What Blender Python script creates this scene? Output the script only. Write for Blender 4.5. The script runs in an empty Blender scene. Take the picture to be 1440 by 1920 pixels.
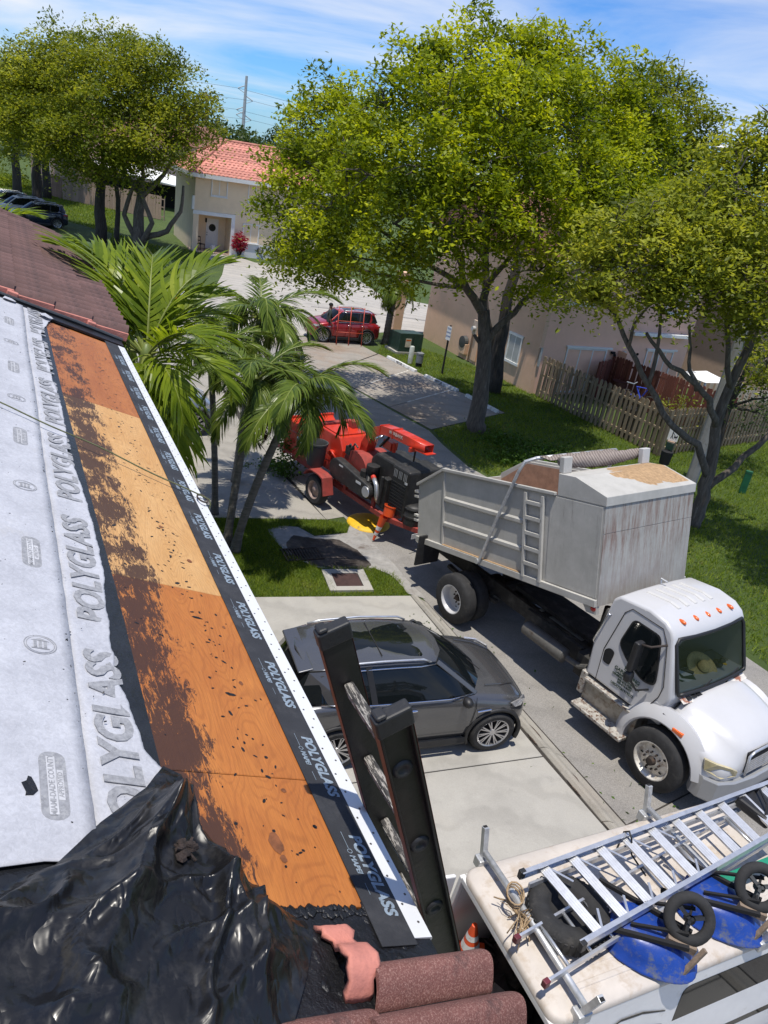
import bpy, bmesh, math, random
import numpy as np
from mathutils import Vector, Matrix, Euler
sc = bpy.context.scene
C = sc.collection
R_ = math.radians
PI = math.pi
rng = np.random.default_rng(7)
random.seed(7)

# ------------------------------------------------------------------ camera, sky, sun, exposure
SUN_AZ, SUN_EL = -104.0, 80.0          # azimuth counter-clockwise from +X, elevation (degrees)
cam_d = bpy.data.cameras.new('camera'); cam = bpy.data.objects.new('camera', cam_d); C.objects.link(cam)
cam_d.sensor_fit = 'VERTICAL'; cam_d.sensor_height = 36.0; cam_d.lens = 36.0 * 1450 / 1920
cam_d.clip_start = 0.05; cam_d.clip_end = 3000
cam.matrix_world = Matrix(((0.98588, -0.16743, -0.00000, 0.00000), (0.06830, 0.40217, -0.91301, 0.00000), (0.15286, 0.90013, 0.40793, 8.00000), (0.00000, 0.00000, 0.00000, 1.00000)))
sc.camera = cam
sd = bpy.data.lights.new('sun', 'SUN'); sd.energy = 3.9; sd.angle = R_(0.6); sd.color = (1.0, 0.94, 0.84)
sun = bpy.data.objects.new('sun', sd); C.objects.link(sun)
sv = Vector((math.cos(R_(SUN_EL)) * math.cos(R_(SUN_AZ)), math.cos(R_(SUN_EL)) * math.sin(R_(SUN_AZ)), math.sin(R_(SUN_EL))))
sun.rotation_euler = sv.to_track_quat('Z', 'Y').to_euler()
W = bpy.data.worlds.new('World'); sc.world = W; W.use_nodes = True
nt = W.node_tree; nt.nodes.clear()
def wn(t, **k):
    n = nt.nodes.new(t)
    for a, b in k.items(): setattr(n, a, b)
    return n
out = wn('ShaderNodeOutputWorld'); bg = wn('ShaderNodeBackground')
sky = wn('ShaderNodeTexSky', sky_type='NISHITA', sun_disc=False)
sky.sun_elevation = R_(SUN_EL); sky.sun_rotation = R_(90 - SUN_AZ); sky.altitude = 0; sky.air_density = 1.0; sky.dust_density = 0.3; sky.ozone_density = 2.5
tc = wn('ShaderNodeTexCoord')
sep = wn('ShaderNodeSeparateXYZ'); nt.links.new(tc.outputs['Generated'], sep.inputs[0])
# project the view direction on a cloud deck so cirrus streaks converge towards the horizon
mx = wn('ShaderNodeMath', operation='MAXIMUM'); mx.inputs[1].default_value = 0.03; nt.links.new(sep.outputs['Z'], mx.inputs[0])
ad = wn('ShaderNodeMath', operation='ADD'); ad.inputs[1].default_value = 0.12; nt.links.new(mx.outputs[0], ad.inputs[0])
dx = wn('ShaderNodeMath', operation='DIVIDE'); nt.links.new(sep.outputs['X'], dx.inputs[0]); nt.links.new(ad.outputs[0], dx.inputs[1])
dy = wn('ShaderNodeMath', operation='DIVIDE'); nt.links.new(sep.outputs['Y'], dy.inputs[0]); nt.links.new(ad.outputs[0], dy.inputs[1])
cb = wn('ShaderNodeCombineXYZ'); nt.links.new(dx.outputs[0], cb.inputs[0]); nt.links.new(dy.outputs[0], cb.inputs[1])
mp = wn('ShaderNodeMapping'); mp.inputs['Rotation'].default_value = (0, 0, R_(18)); mp.inputs['Scale'].default_value = (0.5, 1.0, 1); mp.inputs['Location'].default_value = (0.35, 0.2, 0)
nt.links.new(cb.outputs[0], mp.inputs[0])
nz = wn('ShaderNodeTexNoise'); nz.inputs['Scale'].default_value = 0.85; nz.inputs['Detail'].default_value = 9; nz.inputs['Roughness'].default_value = 0.56; nz.inputs['Distortion'].default_value = 0.5
nt.links.new(mp.outputs[0], nz.inputs['Vector'])
cr = wn('ShaderNodeValToRGB'); cr.color_ramp.elements[0].position = 0.40; cr.color_ramp.elements[1].position = 0.70
cr.color_ramp.elements[0].color = (0, 0, 0, 1); cr.color_ramp.elements[1].color = (0.9, 0.9, 0.9, 1)
nt.links.new(nz.outputs['Fac'], cr.inputs[0])
tint = wn('ShaderNodeMix', data_type='RGBA', blend_type='MULTIPLY'); tint.inputs[0].default_value = 1.0
tint.inputs[7].default_value = (0.32, 0.60, 0.98, 1); nt.links.new(sky.outputs[0], tint.inputs[6])
mixc = wn('ShaderNodeMix', data_type='RGBA'); nt.links.new(cr.outputs[0], mixc.inputs[0]); nt.links.new(tint.outputs[2], mixc.inputs[6]); mixc.inputs[7].default_value = (5.4, 5.6, 6.0, 1)
nt.links.new(mixc.outputs[2], bg.inputs[0]); bg.inputs[1].default_value = 0.125
nt.links.new(bg.outputs[0], out.inputs[0])
sc.view_settings.view_transform = 'Standard'; sc.view_settings.look = 'None'; sc.view_settings.exposure = 0.40; sc.view_settings.gamma = 1
sc.view_settings.use_curve_mapping = False

# ------------------------------------------------------------------ materials
MATS = {}
def newmat(name):
    m = bpy.data.materials.new(name); m.use_nodes = True
    n = m.node_tree; b = n.nodes['Principled BSDF']
    return m, n, b
def setc(b, col): b.inputs['Base Color'].default_value = (*col, 1)
def tex(n, scale, detail=4, rough=0.6, stretch=None, coord='Object', dist=0.0):
    t = n.nodes.new('ShaderNodeTexCoord'); z = n.nodes.new('ShaderNodeTexNoise')
    z.inputs['Scale'].default_value = scale; z.inputs['Detail'].default_value = detail; z.inputs['Roughness'].default_value = rough; z.inputs['Distortion'].default_value = dist
    if stretch:
        mpn = n.nodes.new('ShaderNodeMapping'); mpn.inputs['Scale'].default_value = stretch
        n.links.new(t.outputs[coord], mpn.inputs[0]); n.links.new(mpn.outputs[0], z.inputs['Vector'])
    else: n.links.new(t.outputs[coord], z.inputs['Vector'])
    return z.outputs['Fac']
def ramp(n, src, stops):
    r = n.nodes.new('ShaderNodeValToRGB'); e = r.color_ramp.elements
    while len(e) < len(stops): e.new(0.5)
    for i, (p, c) in enumerate(stops):
        e[i].position = p; e[i].color = (*c, 1) if len(c) == 3 else c
    n.links.new(src, r.inputs[0]); return r.outputs[0]
def mix(n, fac, a, b, mode='MIX'):
    x = n.nodes.new('ShaderNodeMix'); x.data_type = 'RGBA'; x.blend_type = mode
    for s, v in ((0, fac), (6, a), (7, b)):
        if hasattr(v, 'is_output') or isinstance(v, bpy.types.NodeSocket): n.links.new(v, x.inputs[s])
        elif isinstance(v, (int, float)): x.inputs[s].default_value = v
        else: x.inputs[s].default_value = (*v, 1)
    return x.outputs[2]
def bump(n, b, src, strength=0.3, dist=0.02):
    u = n.nodes.new('ShaderNodeBump'); u.inputs['Strength'].default_value = strength; u.inputs['Distance'].default_value = dist
    n.links.new(src, u.inputs['Height']); n.links.new(u.outputs[0], b.inputs['Normal'])
G3 = lambda v: (v, v, v)
def M(name, col=None, rough=0.6, metal=0.0, var=0.25, scale=6.0, bmp=0.0, bscale=None, coat=0.0, dirt=None, dscale=3.0, dpos=(0.55, 0.7), spec=0.5, stretch=None, rand=0.0):
    """general weathered material: base colour with noise variation, optional dirt colour, bump and per-object variation"""
    if name in MATS: return MATS[name]
    m, n, b = newmat(name)
    f = tex(n, scale, 5, 0.62, stretch)
    lo = tuple(max(0, c * (1 - var)) for c in col); hi = tuple(min(1, c * (1 + var)) for c in col)
    c = ramp(n, f, [(0.3, lo), (0.7, hi)])
    if rand:
        oi = n.nodes.new('ShaderNodeObjectInfo')
        hsv = n.nodes.new('ShaderNodeHueSaturation'); mr = n.nodes.new('ShaderNodeMapRange'); mr.inputs[3].default_value = 1 - rand; mr.inputs[4].default_value = 1 + rand
        n.links.new(oi.outputs['Random'], mr.inputs[0]); n.links.new(mr.outputs[0], hsv.inputs['Value']); n.links.new(c, hsv.inputs['Color']); c = hsv.outputs[0]
    if dirt:
        d = ramp(n, tex(n, dscale, 8, 0.7, stretch), [(dpos[0], G3(0)), (dpos[1], G3(1))])
        c = mix(n, d, c, dirt)
    n.links.new(c, b.inputs['Base Color'])
    b.inputs['Roughness'].default_value = rough; b.inputs['Metallic'].default_value = metal
    b.inputs['Specular IOR Level'].default_value = spec
    if coat: b.inputs['Coat Weight'].default_value = coat; b.inputs['Coat Roughness'].default_value = 0.05
    if bmp: bump(n, b, tex(n, bscale or scale * 6, 6, 0.65), bmp, 0.01)
    MATS[name] = m; return m
def glass_dark(name, col=(0.012, 0.016, 0.018), rough=0.04):
    if name in MATS: return MATS[name]
    m, n, b = newmat(name); setc(b, col); b.inputs['Roughness'].default_value = rough; b.inputs['Specular IOR Level'].default_value = 0.6
    MATS[name] = m; return m
def leafmat(name, cols, trans=(0.25, 0.38, 0.03), tfac=0.3, scale=1.3, rough=0.45):
    m = bpy.data.materials.new(name); m.use_nodes = True; n = m.node_tree; n.nodes.clear()
    o = n.nodes.new('ShaderNodeOutputMaterial'); p = n.nodes.new('ShaderNodeBsdfPrincipled'); t = n.nodes.new('ShaderNodeBsdfTranslucent'); x = n.nodes.new('ShaderNodeMixShader')
    at_ = n.nodes.new('ShaderNodeAttribute'); at_.attribute_name = 'tone'
    f = tex(n, scale, 3, 0.6)
    ms = n.nodes.new('ShaderNodeMath'); ms.operation = 'MULTIPLY_ADD'; ms.inputs[1].default_value = 0.75
    sb = n.nodes.new('ShaderNodeMath'); sb.operation = 'SUBTRACT'; sb.inputs[1].default_value = 0.375
    n.links.new(at_.outputs['Fac'], ms.inputs[0]); n.links.new(f, sb.inputs[0]); 
    ml = n.nodes.new('ShaderNodeMath'); ml.operation = 'MULTIPLY'; ml.inputs[1].default_value = 1.0
    n.links.new(sb.outputs[0], ml.inputs[0]); n.links.new(ml.outputs[0], ms.inputs[2])
    k = len(cols); c = ramp(n, ms.outputs[0], [(i / (k - 1) * 0.9 + 0.05, cols[i]) for i in range(k)])
    n.links.new(c, p.inputs['Base Color']); p.inputs['Roughness'].default_value = rough; p.inputs['Specular IOR Level'].default_value = 0.14
    tcx = mix(n, 1.0, c, (2.4, 2.3, 1.0), 'MULTIPLY'); n.links.new(tcx, t.inputs[0])
    x.inputs[0].default_value = tfac; n.links.new(p.outputs[0], x.inputs[1]); n.links.new(t.outputs[0], x.inputs[2]); n.links.new(x.outputs[0], o.inputs[0])
    MATS[name] = m; return m

# ------------------------------------------------------------------ object helpers
def link(o, parent=None):
    C.objects.link(o)
    if parent is not None: o.parent = parent
    return o
def tag(o, label=None, cat=None, group=None, kind=None):
    if label: o['label'] = label
    if cat: o['category'] = cat
    if group: o['group'] = group
    if kind: o['kind'] = kind
    return o
def thing(name, label, cat, loc=(0, 0, 0), rz=0, group=None):
    o = bpy.data.objects.new(name, None); o.empty_display_size = 0.2; link(o)
    o.location = loc; o.rotation_euler = (0, 0, R_(rz)); return tag(o, label, cat, group)
def fastmesh(name, verts, faces_flat, nper, mats, smooth=False, tone=None):
    """verts (N,3) array, faces (F,nper) array"""
    me = bpy.data.meshes.new(name); verts = np.asarray(verts, np.float32); f = np.asarray(faces_flat, np.int32)
    me.vertices.add(len(verts)); me.vertices.foreach_set('co', verts.ravel())
    nf = len(f); me.loops.add(nf * nper); me.loops.foreach_set('vertex_index', f.ravel())
    me.polygons.add(nf); me.polygons.foreach_set('loop_start', np.arange(0, nf * nper, nper, dtype=np.int32))
    try: me.polygons.foreach_set('loop_total', np.full(nf, nper, np.int32))
    except Exception: pass
    me.polygons.foreach_set('use_smooth', np.full(nf, smooth, bool))
    if tone is not None:
        a = me.attributes.new('tone', 'FLOAT', 'FACE'); a.data.foreach_set('value', np.asarray(tone, np.float32))
    for m in (mats if isinstance(mats, (list, tuple)) else [mats]): me.materials.append(m)
    me.update(calc_edges=True); return me
class MB:
    def __init__(s): s.v = []; s.f = []
    def add(s, vs, fs):
        b = len(s.v); s.v += [tuple(map(float, v)) for v in vs]; s.f += [tuple(i + b for i in f) for f in fs]; return s
    def box(s, lo, hi, mat=None):
        x0, y0, z0 = lo; x1, y1, z1 = hi
        v = [(x0, y0, z0), (x1, y0, z0), (x1, y1, z0), (x0, y1, z0), (x0, y0, z1), (x1, y0, z1), (x1, y1, z1), (x0, y1, z1)]
        if mat is not None: v = [tuple(mat @ Vector(q)) for q in v]
        return s.add(v, [(0, 3, 2, 1), (4, 5, 6, 7), (0, 1, 5, 4), (1, 2, 6, 5), (2, 3, 7, 6), (3, 0, 4, 7)])
    def bar(s, p0, p1, w, h, up=(0, 0, 1)):
        p0 = Vector(p0); p1 = Vector(p1); d = (p1 - p0); L = d.length; d.normalize(); up = Vector(up)
        if abs(d.dot(up)) > 0.98: up = Vector((1, 0, 0))
        sx = d.cross(up).normalized(); uz = sx.cross(d).normalized()
        m = Matrix((( d.x, sx.x, uz.x, p0.x), (d.y, sx.y, uz.y, p0.y), (d.z, sx.z, uz.z, p0.z), (0, 0, 0, 1)))
        return s.box((0, -w / 2, -h / 2), (L, w / 2, h / 2), m)
    def prism(s, prof, a, b, axis='y'):
        """polygon prof (list of 2D) extruded from a to b along axis"""
        n = len(prof)
        def P(q, t): return {'y': (q[0], t, q[1]), 'x': (t, q[0], q[1]), 'z': (q[0], q[1], t)}[axis]
        v = [P(q, a) for q in prof] + [P(q, b) for q in prof]
        area = sum(prof[i][0] * prof[(i + 1) % n][1] - prof[(i + 1) % n][0] * prof[i][1] for i in range(n))
        f = [tuple(range(n)), tuple(range(2 * n - 1, n - 1, -1))] + [(i, i + n, (i + 1) % n + n, (i + 1) % n) for i in range(n)]
        fl = (area > 0) != (axis == 'y')
        if fl: f = [tuple(reversed(q)) for q in f]
        return s.add(v, f)
    def tube(s, pts, r, seg=8, caps=True):
        pts = [Vector(p) for p in pts]; rs = r if isinstance(r, (list, tuple)) else [r] * len(pts)
        up = None; rings = []
        for i, p in enumerate(pts):
            d = (pts[min(i + 1, len(pts) - 1)] - pts[max(i - 1, 0)])
            if d.length < 1e-9: d = Vector((0, 0, 1))
            d.normalize()
            if up is None: up = d.orthogonal().normalized()
            up = (up - d * up.dot(d))
            up = up.normalized() if up.length > 1e-6 else d.orthogonal().normalized()
            bx = d.cross(up); rings.append([p + (up * math.cos(2 * PI * k / seg) + bx * math.sin(2 * PI * k / seg)) * rs[i] for k in range(seg)])
        v = [q for rr in rings for q in rr]; f = []
        for i in range(len(pts) - 1):
            for k in range(seg):
                a = i * seg + k; b = i * seg + (k + 1) % seg; f.append((a, b, b + seg, a + seg))
        if caps: f.append(tuple(range(seg - 1, -1, -1))); f.append(tuple(range((len(pts) - 1) * seg, len(pts) * seg)))
        return s.add(v, f)
    def lathe(s, prof, c=(0, 0, 0), axis='z', seg=20, rot=None):
        """prof list of (r, h) revolved round axis through c"""
        v = []; n = len(prof)
        for k in range(seg):
            a = 2 * PI * k / seg; ca, sa = math.cos(a), math.sin(a)
            for (r, h) in prof:
                q = {'z': (r * ca, r * sa, h), 'y': (r * sa, h, r * ca), 'x': (h, r * ca, r * sa)}[axis]
                q = Vector(q)
                if rot is not None: q = rot @ q
                v.append((q.x + c[0], q.y + c[1], q.z + c[2]))
        f = []
        for k in range(seg):
            k2 = (k + 1) % seg
            for i in range(n - 1): f.append((k * n + i, k2 * n + i, k2 * n + i + 1, k * n + i + 1))
        return s.add(v, f)
    def loft(s, rings, closed=True, caps=True):
        n = len(rings[0]); v = [q for r in rings for q in r]; f = []
        for i in range(len(rings) - 1):
            for k in range(n if closed else n - 1):
                a = i * n + k; b = i * n + (k + 1) % n; f.append((a, b, b + n, a + n))
        if caps and closed: f.append(tuple(range(n - 1, -1, -1))); f.append(tuple(range((len(rings) - 1) * n, len(rings) * n)))
        return s.add(v, f)
    def sphere(s, c, r, seg=10, rings=6):
        rx, ry, rz = r if isinstance(r, (list, tuple)) else (r, r, r)
        pr = [(math.sin(PI * i / rings), -math.cos(PI * i / rings)) for i in range(rings + 1)]
        v = []; 
        for k in range(seg):
            a = 2 * PI * k / seg
            for (q, h) in pr: v.append((c[0] + rx * q * math.cos(a), c[1] + ry * q * math.sin(a), c[2] + rz * h))
        n = rings + 1
        return s.add(v, [(k * n + i, ((k + 1) % seg) * n + i, ((k + 1) % seg) * n + i + 1, k * n + i + 1) for k in range(seg) for i in range(rings)])
    def mesh(s, name, mat, smooth=False, fix=True):
        me = bpy.data.meshes.new(name); me.from_pydata(s.v, [], s.f)
        for m in (mat if isinstance(mat, (list, tuple)) else [mat]): me.materials.append(m)
        if fix:
            bm = bmesh.new(); bm.from_mesh(me); bmesh.ops.remove_doubles(bm, verts=bm.verts, dist=1e-5); bmesh.ops.recalc_face_normals(bm, faces=bm.faces); bm.to_mesh(me); bm.free()
        if smooth: me.polygons.foreach_set('use_smooth', [True] * len(me.polygons))
        me.update(); return me
    def build(s, name, mat, parent=None, bevel=0, smooth=False, angle=None, subsurf=0, loc=None, seg=2, label=None):
        me = s.mesh(name, mat, smooth or angle is not None)
        o = bpy.data.objects.new(name, me); link(o, parent)
        if loc is not None: o.location = loc
        if bevel:
            b = o.modifiers.new('bevel', 'BEVEL'); b.width = bevel; b.segments = seg; b.limit_method = 'ANGLE'; b.angle_limit = R_(35)
        if subsurf:
            q = o.modifiers.new('sub', 'SUBSURF'); q.levels = subsurf; q.render_levels = subsurf
        if angle is not None: sharp(me, angle)
        if label: o['label'] = label
        return o
def sharp(me, deg):
    bm = bmesh.new(); bm.from_mesh(me)
    for e in bm.edges:
        e.smooth = not (len(e.link_faces) == 2 and e.calc_face_angle(0) > R_(deg))
    bm.to_mesh(me); bm.free()
def addobj(name, me, parent=None, loc=None, rot=None):
    o = bpy.data.objects.new(name, me); link(o, parent)
    if loc is not None: o.location = loc
    if rot is not None: o.rotation_euler = rot
    return o
def copy_tree(o, parent=None):
    c = o.copy(); link(c)
    if parent is not None: c.parent = parent
    for ch in list(o.children): copy_tree(ch, c)
    return c
_fc = {}
def textmesh(body, size, mat, depth=0.0008, align='LEFT', spacing=1.0, shear=0.0, bold=0.0):
    key = (body, size, mat.name, align, spacing, shear, bold)
    if key in _fc: return _fc[key]
    cu = bpy.data.curves.new('lettering', 'FONT'); cu.body = body; cu.size = size; cu.extrude = depth; cu.align_x = align; cu.align_y = 'CENTER'; cu.space_character = spacing; cu.shear = shear; cu.offset = bold; cu.resolution_u = 3
    o = bpy.data.objects.new('lettering', cu); C.objects.link(o)
    dg = bpy.context.evaluated_depsgraph_get(); me = bpy.data.meshes.new_from_object(o.evaluated_get(dg)); bpy.data.objects.remove(o)
    me.materials.clear(); me.materials.append(mat); me.name = 'lettering'
    _fc[key] = me; return me
def frame_mat(o, X, Y, Z=None):
    X = Vector(X).normalized(); Y = Vector(Y); Y = (Y - X * Y.dot(X)).normalized(); Z = X.cross(Y)
    m = Matrix.Identity(4)
    for i in range(3): m[i][0] = X[i]; m[i][1] = Y[i]; m[i][2] = Z[i]; m[i][3] = o[i]
    return m
def letters(body, size, mat, parent, o, X, Y, name='lettering', sx=1.0, **k):
    ob = bpy.data.objects.new(name, textmesh(body, size, mat, **k)); link(ob, parent); ob.matrix_local = frame_mat(o, X, Y) @ Matrix.Scale(sx, 4, (1, 0, 0)); return ob

import mathutils, mathutils.noise

# ================================================================== SETTING: ground, street, pavements
def sheet(name, pts, z, mat, parent=None, kind='structure', thick=0.0, rough_edge=0.0, label=None):
    b = MB(); n = len(pts)
    if rough_edge:
        q = []
        for i in range(n):
            p = Vector((*pts[i], 0)); r = Vector((*pts[(i + 1) % n], 0)); L = (r - p).length; k = max(1, int(L / 0.22)); nn = Vector((-(r - p).y, (r - p).x, 0)).normalized()
            for j in range(k): 
                w = p.lerp(r, j / k) + nn * random.uniform(-rough_edge, rough_edge); q.append((w.x, w.y))
        pts = q; n = len(pts)
    if thick: b.prism([(p[0], p[1]) for p in pts], z - thick, z, 'z')
    else: b.add([(p[0], p[1], z) for p in pts], [tuple(range(n))])
    o = b.build(name, mat, parent)
    if not thick:
        for f in o.data.polygons:
            if f.normal.z < 0: o.data.flip_normals(); break
    if kind and parent is None: o['kind'] = kind
    if label: o['label'] = label
    return o
def concrete(name, base, warm=(0.30, 0.22, 0.14), stain=(0.10, 0.09, 0.08), sfac=0.5, bumpy=0.25, spots=0.25, wpos=0.52):
    m, n, b = newmat(name)
    f = tex(n, 0.7, 8, 0.68); c = ramp(n, f, [(0.3, tuple(x * 0.82 for x in base)), (0.7, tuple(x * 1.12 for x in base))])
    d = ramp(n, tex(n, 0.35, 6, 0.7), [(wpos, G3(0)), (wpos + 0.2, G3(sfac))]); c = mix(n, d, c, warm)
    k = n.nodes.new('ShaderNodeTexWave'); k.wave_type = 'RINGS'; k.inputs['Scale'].default_value = .35; k.inputs['Distortion'].default_value = 9; k.inputs['Detail'].default_value = 4; k.inputs['Detail Roughness'].default_value = .75
    tq = n.nodes.new('ShaderNodeTexCoord'); n.links.new(tq.outputs['Object'], k.inputs[0]); c = mix(n, 1.0, c, ramp(n, k.outputs['Fac'], [(0, G3(.90)), (.25, G3(1.0)), (1, G3(1.03))]), 'MULTIPLY')
    e = ramp(n, tex(n, 2.3, 9, 0.75), [(0.58, G3(0)), (0.74, G3(sfac))]); c = mix(n, e, c, stain)
    g = ramp(n, tex(n, 70, 3, 0.6), [(0.35, G3(1 - spots)), (0.7, G3(1))]); c = mix(n, 1.0, c, g, 'MULTIPLY')
    n.links.new(c, b.inputs['Base Color']); b.inputs['Roughness'].default_value = 0.85; bump(n, b, tex(n, 90, 4, 0.7), bumpy, 0.008)
    MATS[name] = m; return m
m_street = concrete('street_asphalt', (0.30, 0.285, 0.265), (0.20, 0.17, 0.13), (0.07, 0.065, 0.06), 0.35, 0.4, 0.4)
m_drive = concrete('driveway_concrete', (0.37, 0.356, 0.325), (0.26, 0.235, 0.19), (0.17, 0.16, 0.145), 0.45, 0.15, 0.12)
m_nbr = concrete('old_concrete', (0.32, 0.30, 0.265), (0.28, 0.23, 0.17), (0.16, 0.145, 0.12), 0.45, 0.2, 0.2)
m_bay = concrete('bay_concrete', (0.33, 0.30, 0.26), (0.22, 0.125, 0.065), (0.09, 0.07, 0.05), 0.65, 0.25, 0.25, 0.46)
m_far = concrete('far_concrete', (0.40, 0.375, 0.335), (0.40, 0.35, 0.28), (0.25, 0.23, 0.2), 0.35, 0.1, 0.15)
m_curb = concrete('curb_concrete', (0.34, 0.32, 0.28), (0.24, 0.20, 0.16), (0.08, 0.065, 0.055), 0.6, 0.3, 0.25)
# lawn
m, n, b = newmat('lawn'); f = tex(n, 0.5, 6, 0.65); c = ramp(n, f, [(0.3, (0.045, 0.075, 0.010)), (0.55, (0.075, 0.120, 0.014)), (0.8, (0.115, 0.140, 0.026))])
c = mix(n, ramp(n, tex(n, 25, 4, 0.7), [(0.3, G3(0.0)), (0.7, G3(0.65))]), c, (0.018, 0.035, 0.006))
c = mix(n, ramp(n, tex(n, 0.9, 6, 0.7), [(0.60, G3(0.0)), (0.72, G3(0.5))]), c, (0.10, 0.08, 0.045))
n.links.new(c, b.inputs['Base Color']); b.inputs['Roughness'].default_value = 0.9; bump(n, b, tex(n, 40, 5, 0.7), 0.9, 0.05); m_lawn = m
b_ = MB(); b_.add([(-1500, -300, 0), (1500, -300, 0), (1500, 2500, 0), (-1500, 2500, 0)], [(0, 1, 2, 3)])
tag(b_.build('ground', m_lawn), kind='structure')
STREET = [(9.5, -1.0), (4.12, 8.54), (1.17, 13.78), (-0.95, 17.2), (-3.35, 21.0), (-6.75, 27.9), (-10.5, 35.5), (-5.4, 34.3), (-3.21, 30.4), (-0.33, 26.81), (1.05, 25.2), (1.5, 24.0), (2.3, 22.3), (3.0, 21.5), (7.74, 13.87), (8.3, 13.0), (15, 2.5), (16, -1)]
street = sheet('street', STREET, 0.006, m_street)
m_seam = M('joint_dirt', (0.035, 0.03, 0.025), 0.95, scale=20)
def seamline(parent, p0, p1, w=0.02, z=0.002):
    d = Vector((p1[0] - p0[0], p1[1] - p0[1])).normalized(); nn = Vector((-d.y, d.x)) * w / 2
    return sheet('joint', [(p0[0] + nn.x, p0[1] + nn.y), (p1[0] + nn.x, p1[1] + nn.y), (p1[0] - nn.x, p1[1] - nn.y), (p0[0] - nn.x, p0[1] - nn.y)], z, m_seam, parent)
for p0, p1 in (((4.15, 8.5), (8.6, 11.9)), ((4.95, 7.1), (9.6, 10.6))): seamline(street, p0, p1, 0.025, 0.010)
# own driveway: three slabs with open joints on a dark bed
drive = sheet('driveway', [(-2.8, 12.65), (0.83, 13.92), (7.4, 2.1), (3.0, -1.0), (1.1, -1.0), (-0.65, 8.1)], 0.004, m_seam)
A1, B1 = Vector((-2.75, 12.66)), Vector((0.83, 13.92)); J1, K1 = Vector((-0.6, 8.07)), Vector((3.09, 9.66))
A2, B2 = Vector((1.6, -2.0)), Vector((7.4, 2.1))
def slab(parent, pts, z, mat, gap=0.009, th=0.02):
    c = sum((Vector(p) for p in pts), Vector((0, 0))) / len(pts); q = []
    for p in pts:
        d = Vector(p) - c; q.append(tuple(c + d * (1 - gap * 1.4 / max(d.length, .1))))
    b = MB(); b.prism([tuple(p) for p in q], z - th, z, 'z'); return b.build('slab', mat, parent, bevel=0.006, seg=1)
BX = Vector((0.40, 13.77)); KX = Vector((2.72, 9.50))
slab(drive, [A1, B1, K1, J1], 0.024, m_drive); slab(drive, [J1, K1, (6.0, 4.6), (0.5, 1.8)], 0.024, m_drive); slab(drive, [(0.5, 1.8), (6.0, 4.6), B2, A2], 0.024, m_drive)
# kerb: segments of flat valley kerb along the driveway and the grass
curb = sheet('kerb', [(0.83, 13.93), (1.17, 13.80), (4.14, 8.56), (9.0, 0.1), (8.7, 0.0), (3.84, 8.40)], 0.009, m_seam)
ci, co = [Vector((0.83, 13.92)), Vector((3.84, 8.40)), Vector((8.7, -0.1))], [Vector((1.17, 13.78)), Vector((4.12, 8.54)), Vector((8.99, 0.06))]
def along(P, d):
    for i in range(len(P) - 1):
        L = (P[i + 1] - P[i]).length
        if d <= L or i == len(P) - 2: return P[i].lerp(P[i + 1], d / L)
        d -= L
d = 0.0; k = 0
while d < 15.5:
    L = 1.55
    a0, a1, b0, b1 = along(ci, d), along(ci, d + L - .012), along(co, d), along(co, d + L - .012)
    bb = MB(); prof = [(0.0, 0.026), (0.18, 0.075), (0.34, 0.075), (0.62, 0.03), (1.0, 0.012)]; rings = []
    for (p, q) in ((a0, b0), (a1, b1)):
        rings.append([(*(p.lerp(q, t)), z) for t, z in prof] + [(*q, -0.03), (*p, -0.03)])
    bb.loft(rings).build('kerb_stone', m_curb, curb, bevel=0.006, seg=1); d += L; k += 1
# dirt and leaf litter washed along the inner edge of the kerb
bb = MB(); v = []; f = []; n_ = 70
for i in range(n_ + 1):
    p = along(ci, .2 + 10.3 * i / n_) if False else along([Vector((0.83, 13.92)), Vector((3.84, 8.40)), Vector((8.7, -0.1))], 2.6 + 8.5 * i / n_); w0 = .10 * max(0, mathutils.noise.noise(Vector((i * .23, 0, 0))) + .55); nn = Vector((.87, .5)); a_ = p - nn * (w0 * .5 + random.uniform(0, .03)) + nn * .05; b_2 = p + nn * (w0 * .8 + random.uniform(0, .05)) + nn * .05
    v += [(a_.x, a_.y, .027), (b_2.x, b_2.y, .062 if w0 > .02 else .04)]
    if i: f.append((2 * i - 2, 2 * i, 2 * i + 1, 2 * i - 1))
tag(bb.add(v, f).build('leaf_litter', M('litter', (.06, .04, .03), .95, var=.6, scale=30, bmp=.9, dirt=(.2, .16, .12), dscale=14)), kind='stuff')
# neighbour's drive with three slabs
nb = sheet('neighbour_driveway', [(-9.5, 13.9), (-1.34, 16.87), (-3.66, 20.76), (-7.07, 27.69), (-10.7, 35), (-18, 32), (-15, 20)], 0.004, m_seam)
slab(nb, [(-9.5, 13.9), (-1.34, 16.87), (-3.02, 19.45), (-10.6, 16.0)], 0.02, m_nbr); slab(nb, [(-10.6, 16.0), (-3.02, 19.45), (-3.66, 20.76), (-4.6, 22.2), (-12.0, 19.0)], 0.02, m_nbr)
slab(nb, [(-12, 19), (-4.6, 22.2), (-7.07, 27.69), (-15, 24.6)], 0.02, m_nbr); slab(nb, [(-15, 24.6), (-7.07, 27.69), (-10.7, 35), (-18, 32)], 0.02, m_nbr)
gut = sheet('gutter', [(-1.34, 16.87), (-0.95, 17.2), (-3.35, 21.0), (-6.75, 27.9), (-10.5, 35.5), (-10.8, 35.0), (-7.07, 27.69), (-3.66, 20.76)], 0.012, m_curb)
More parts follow.
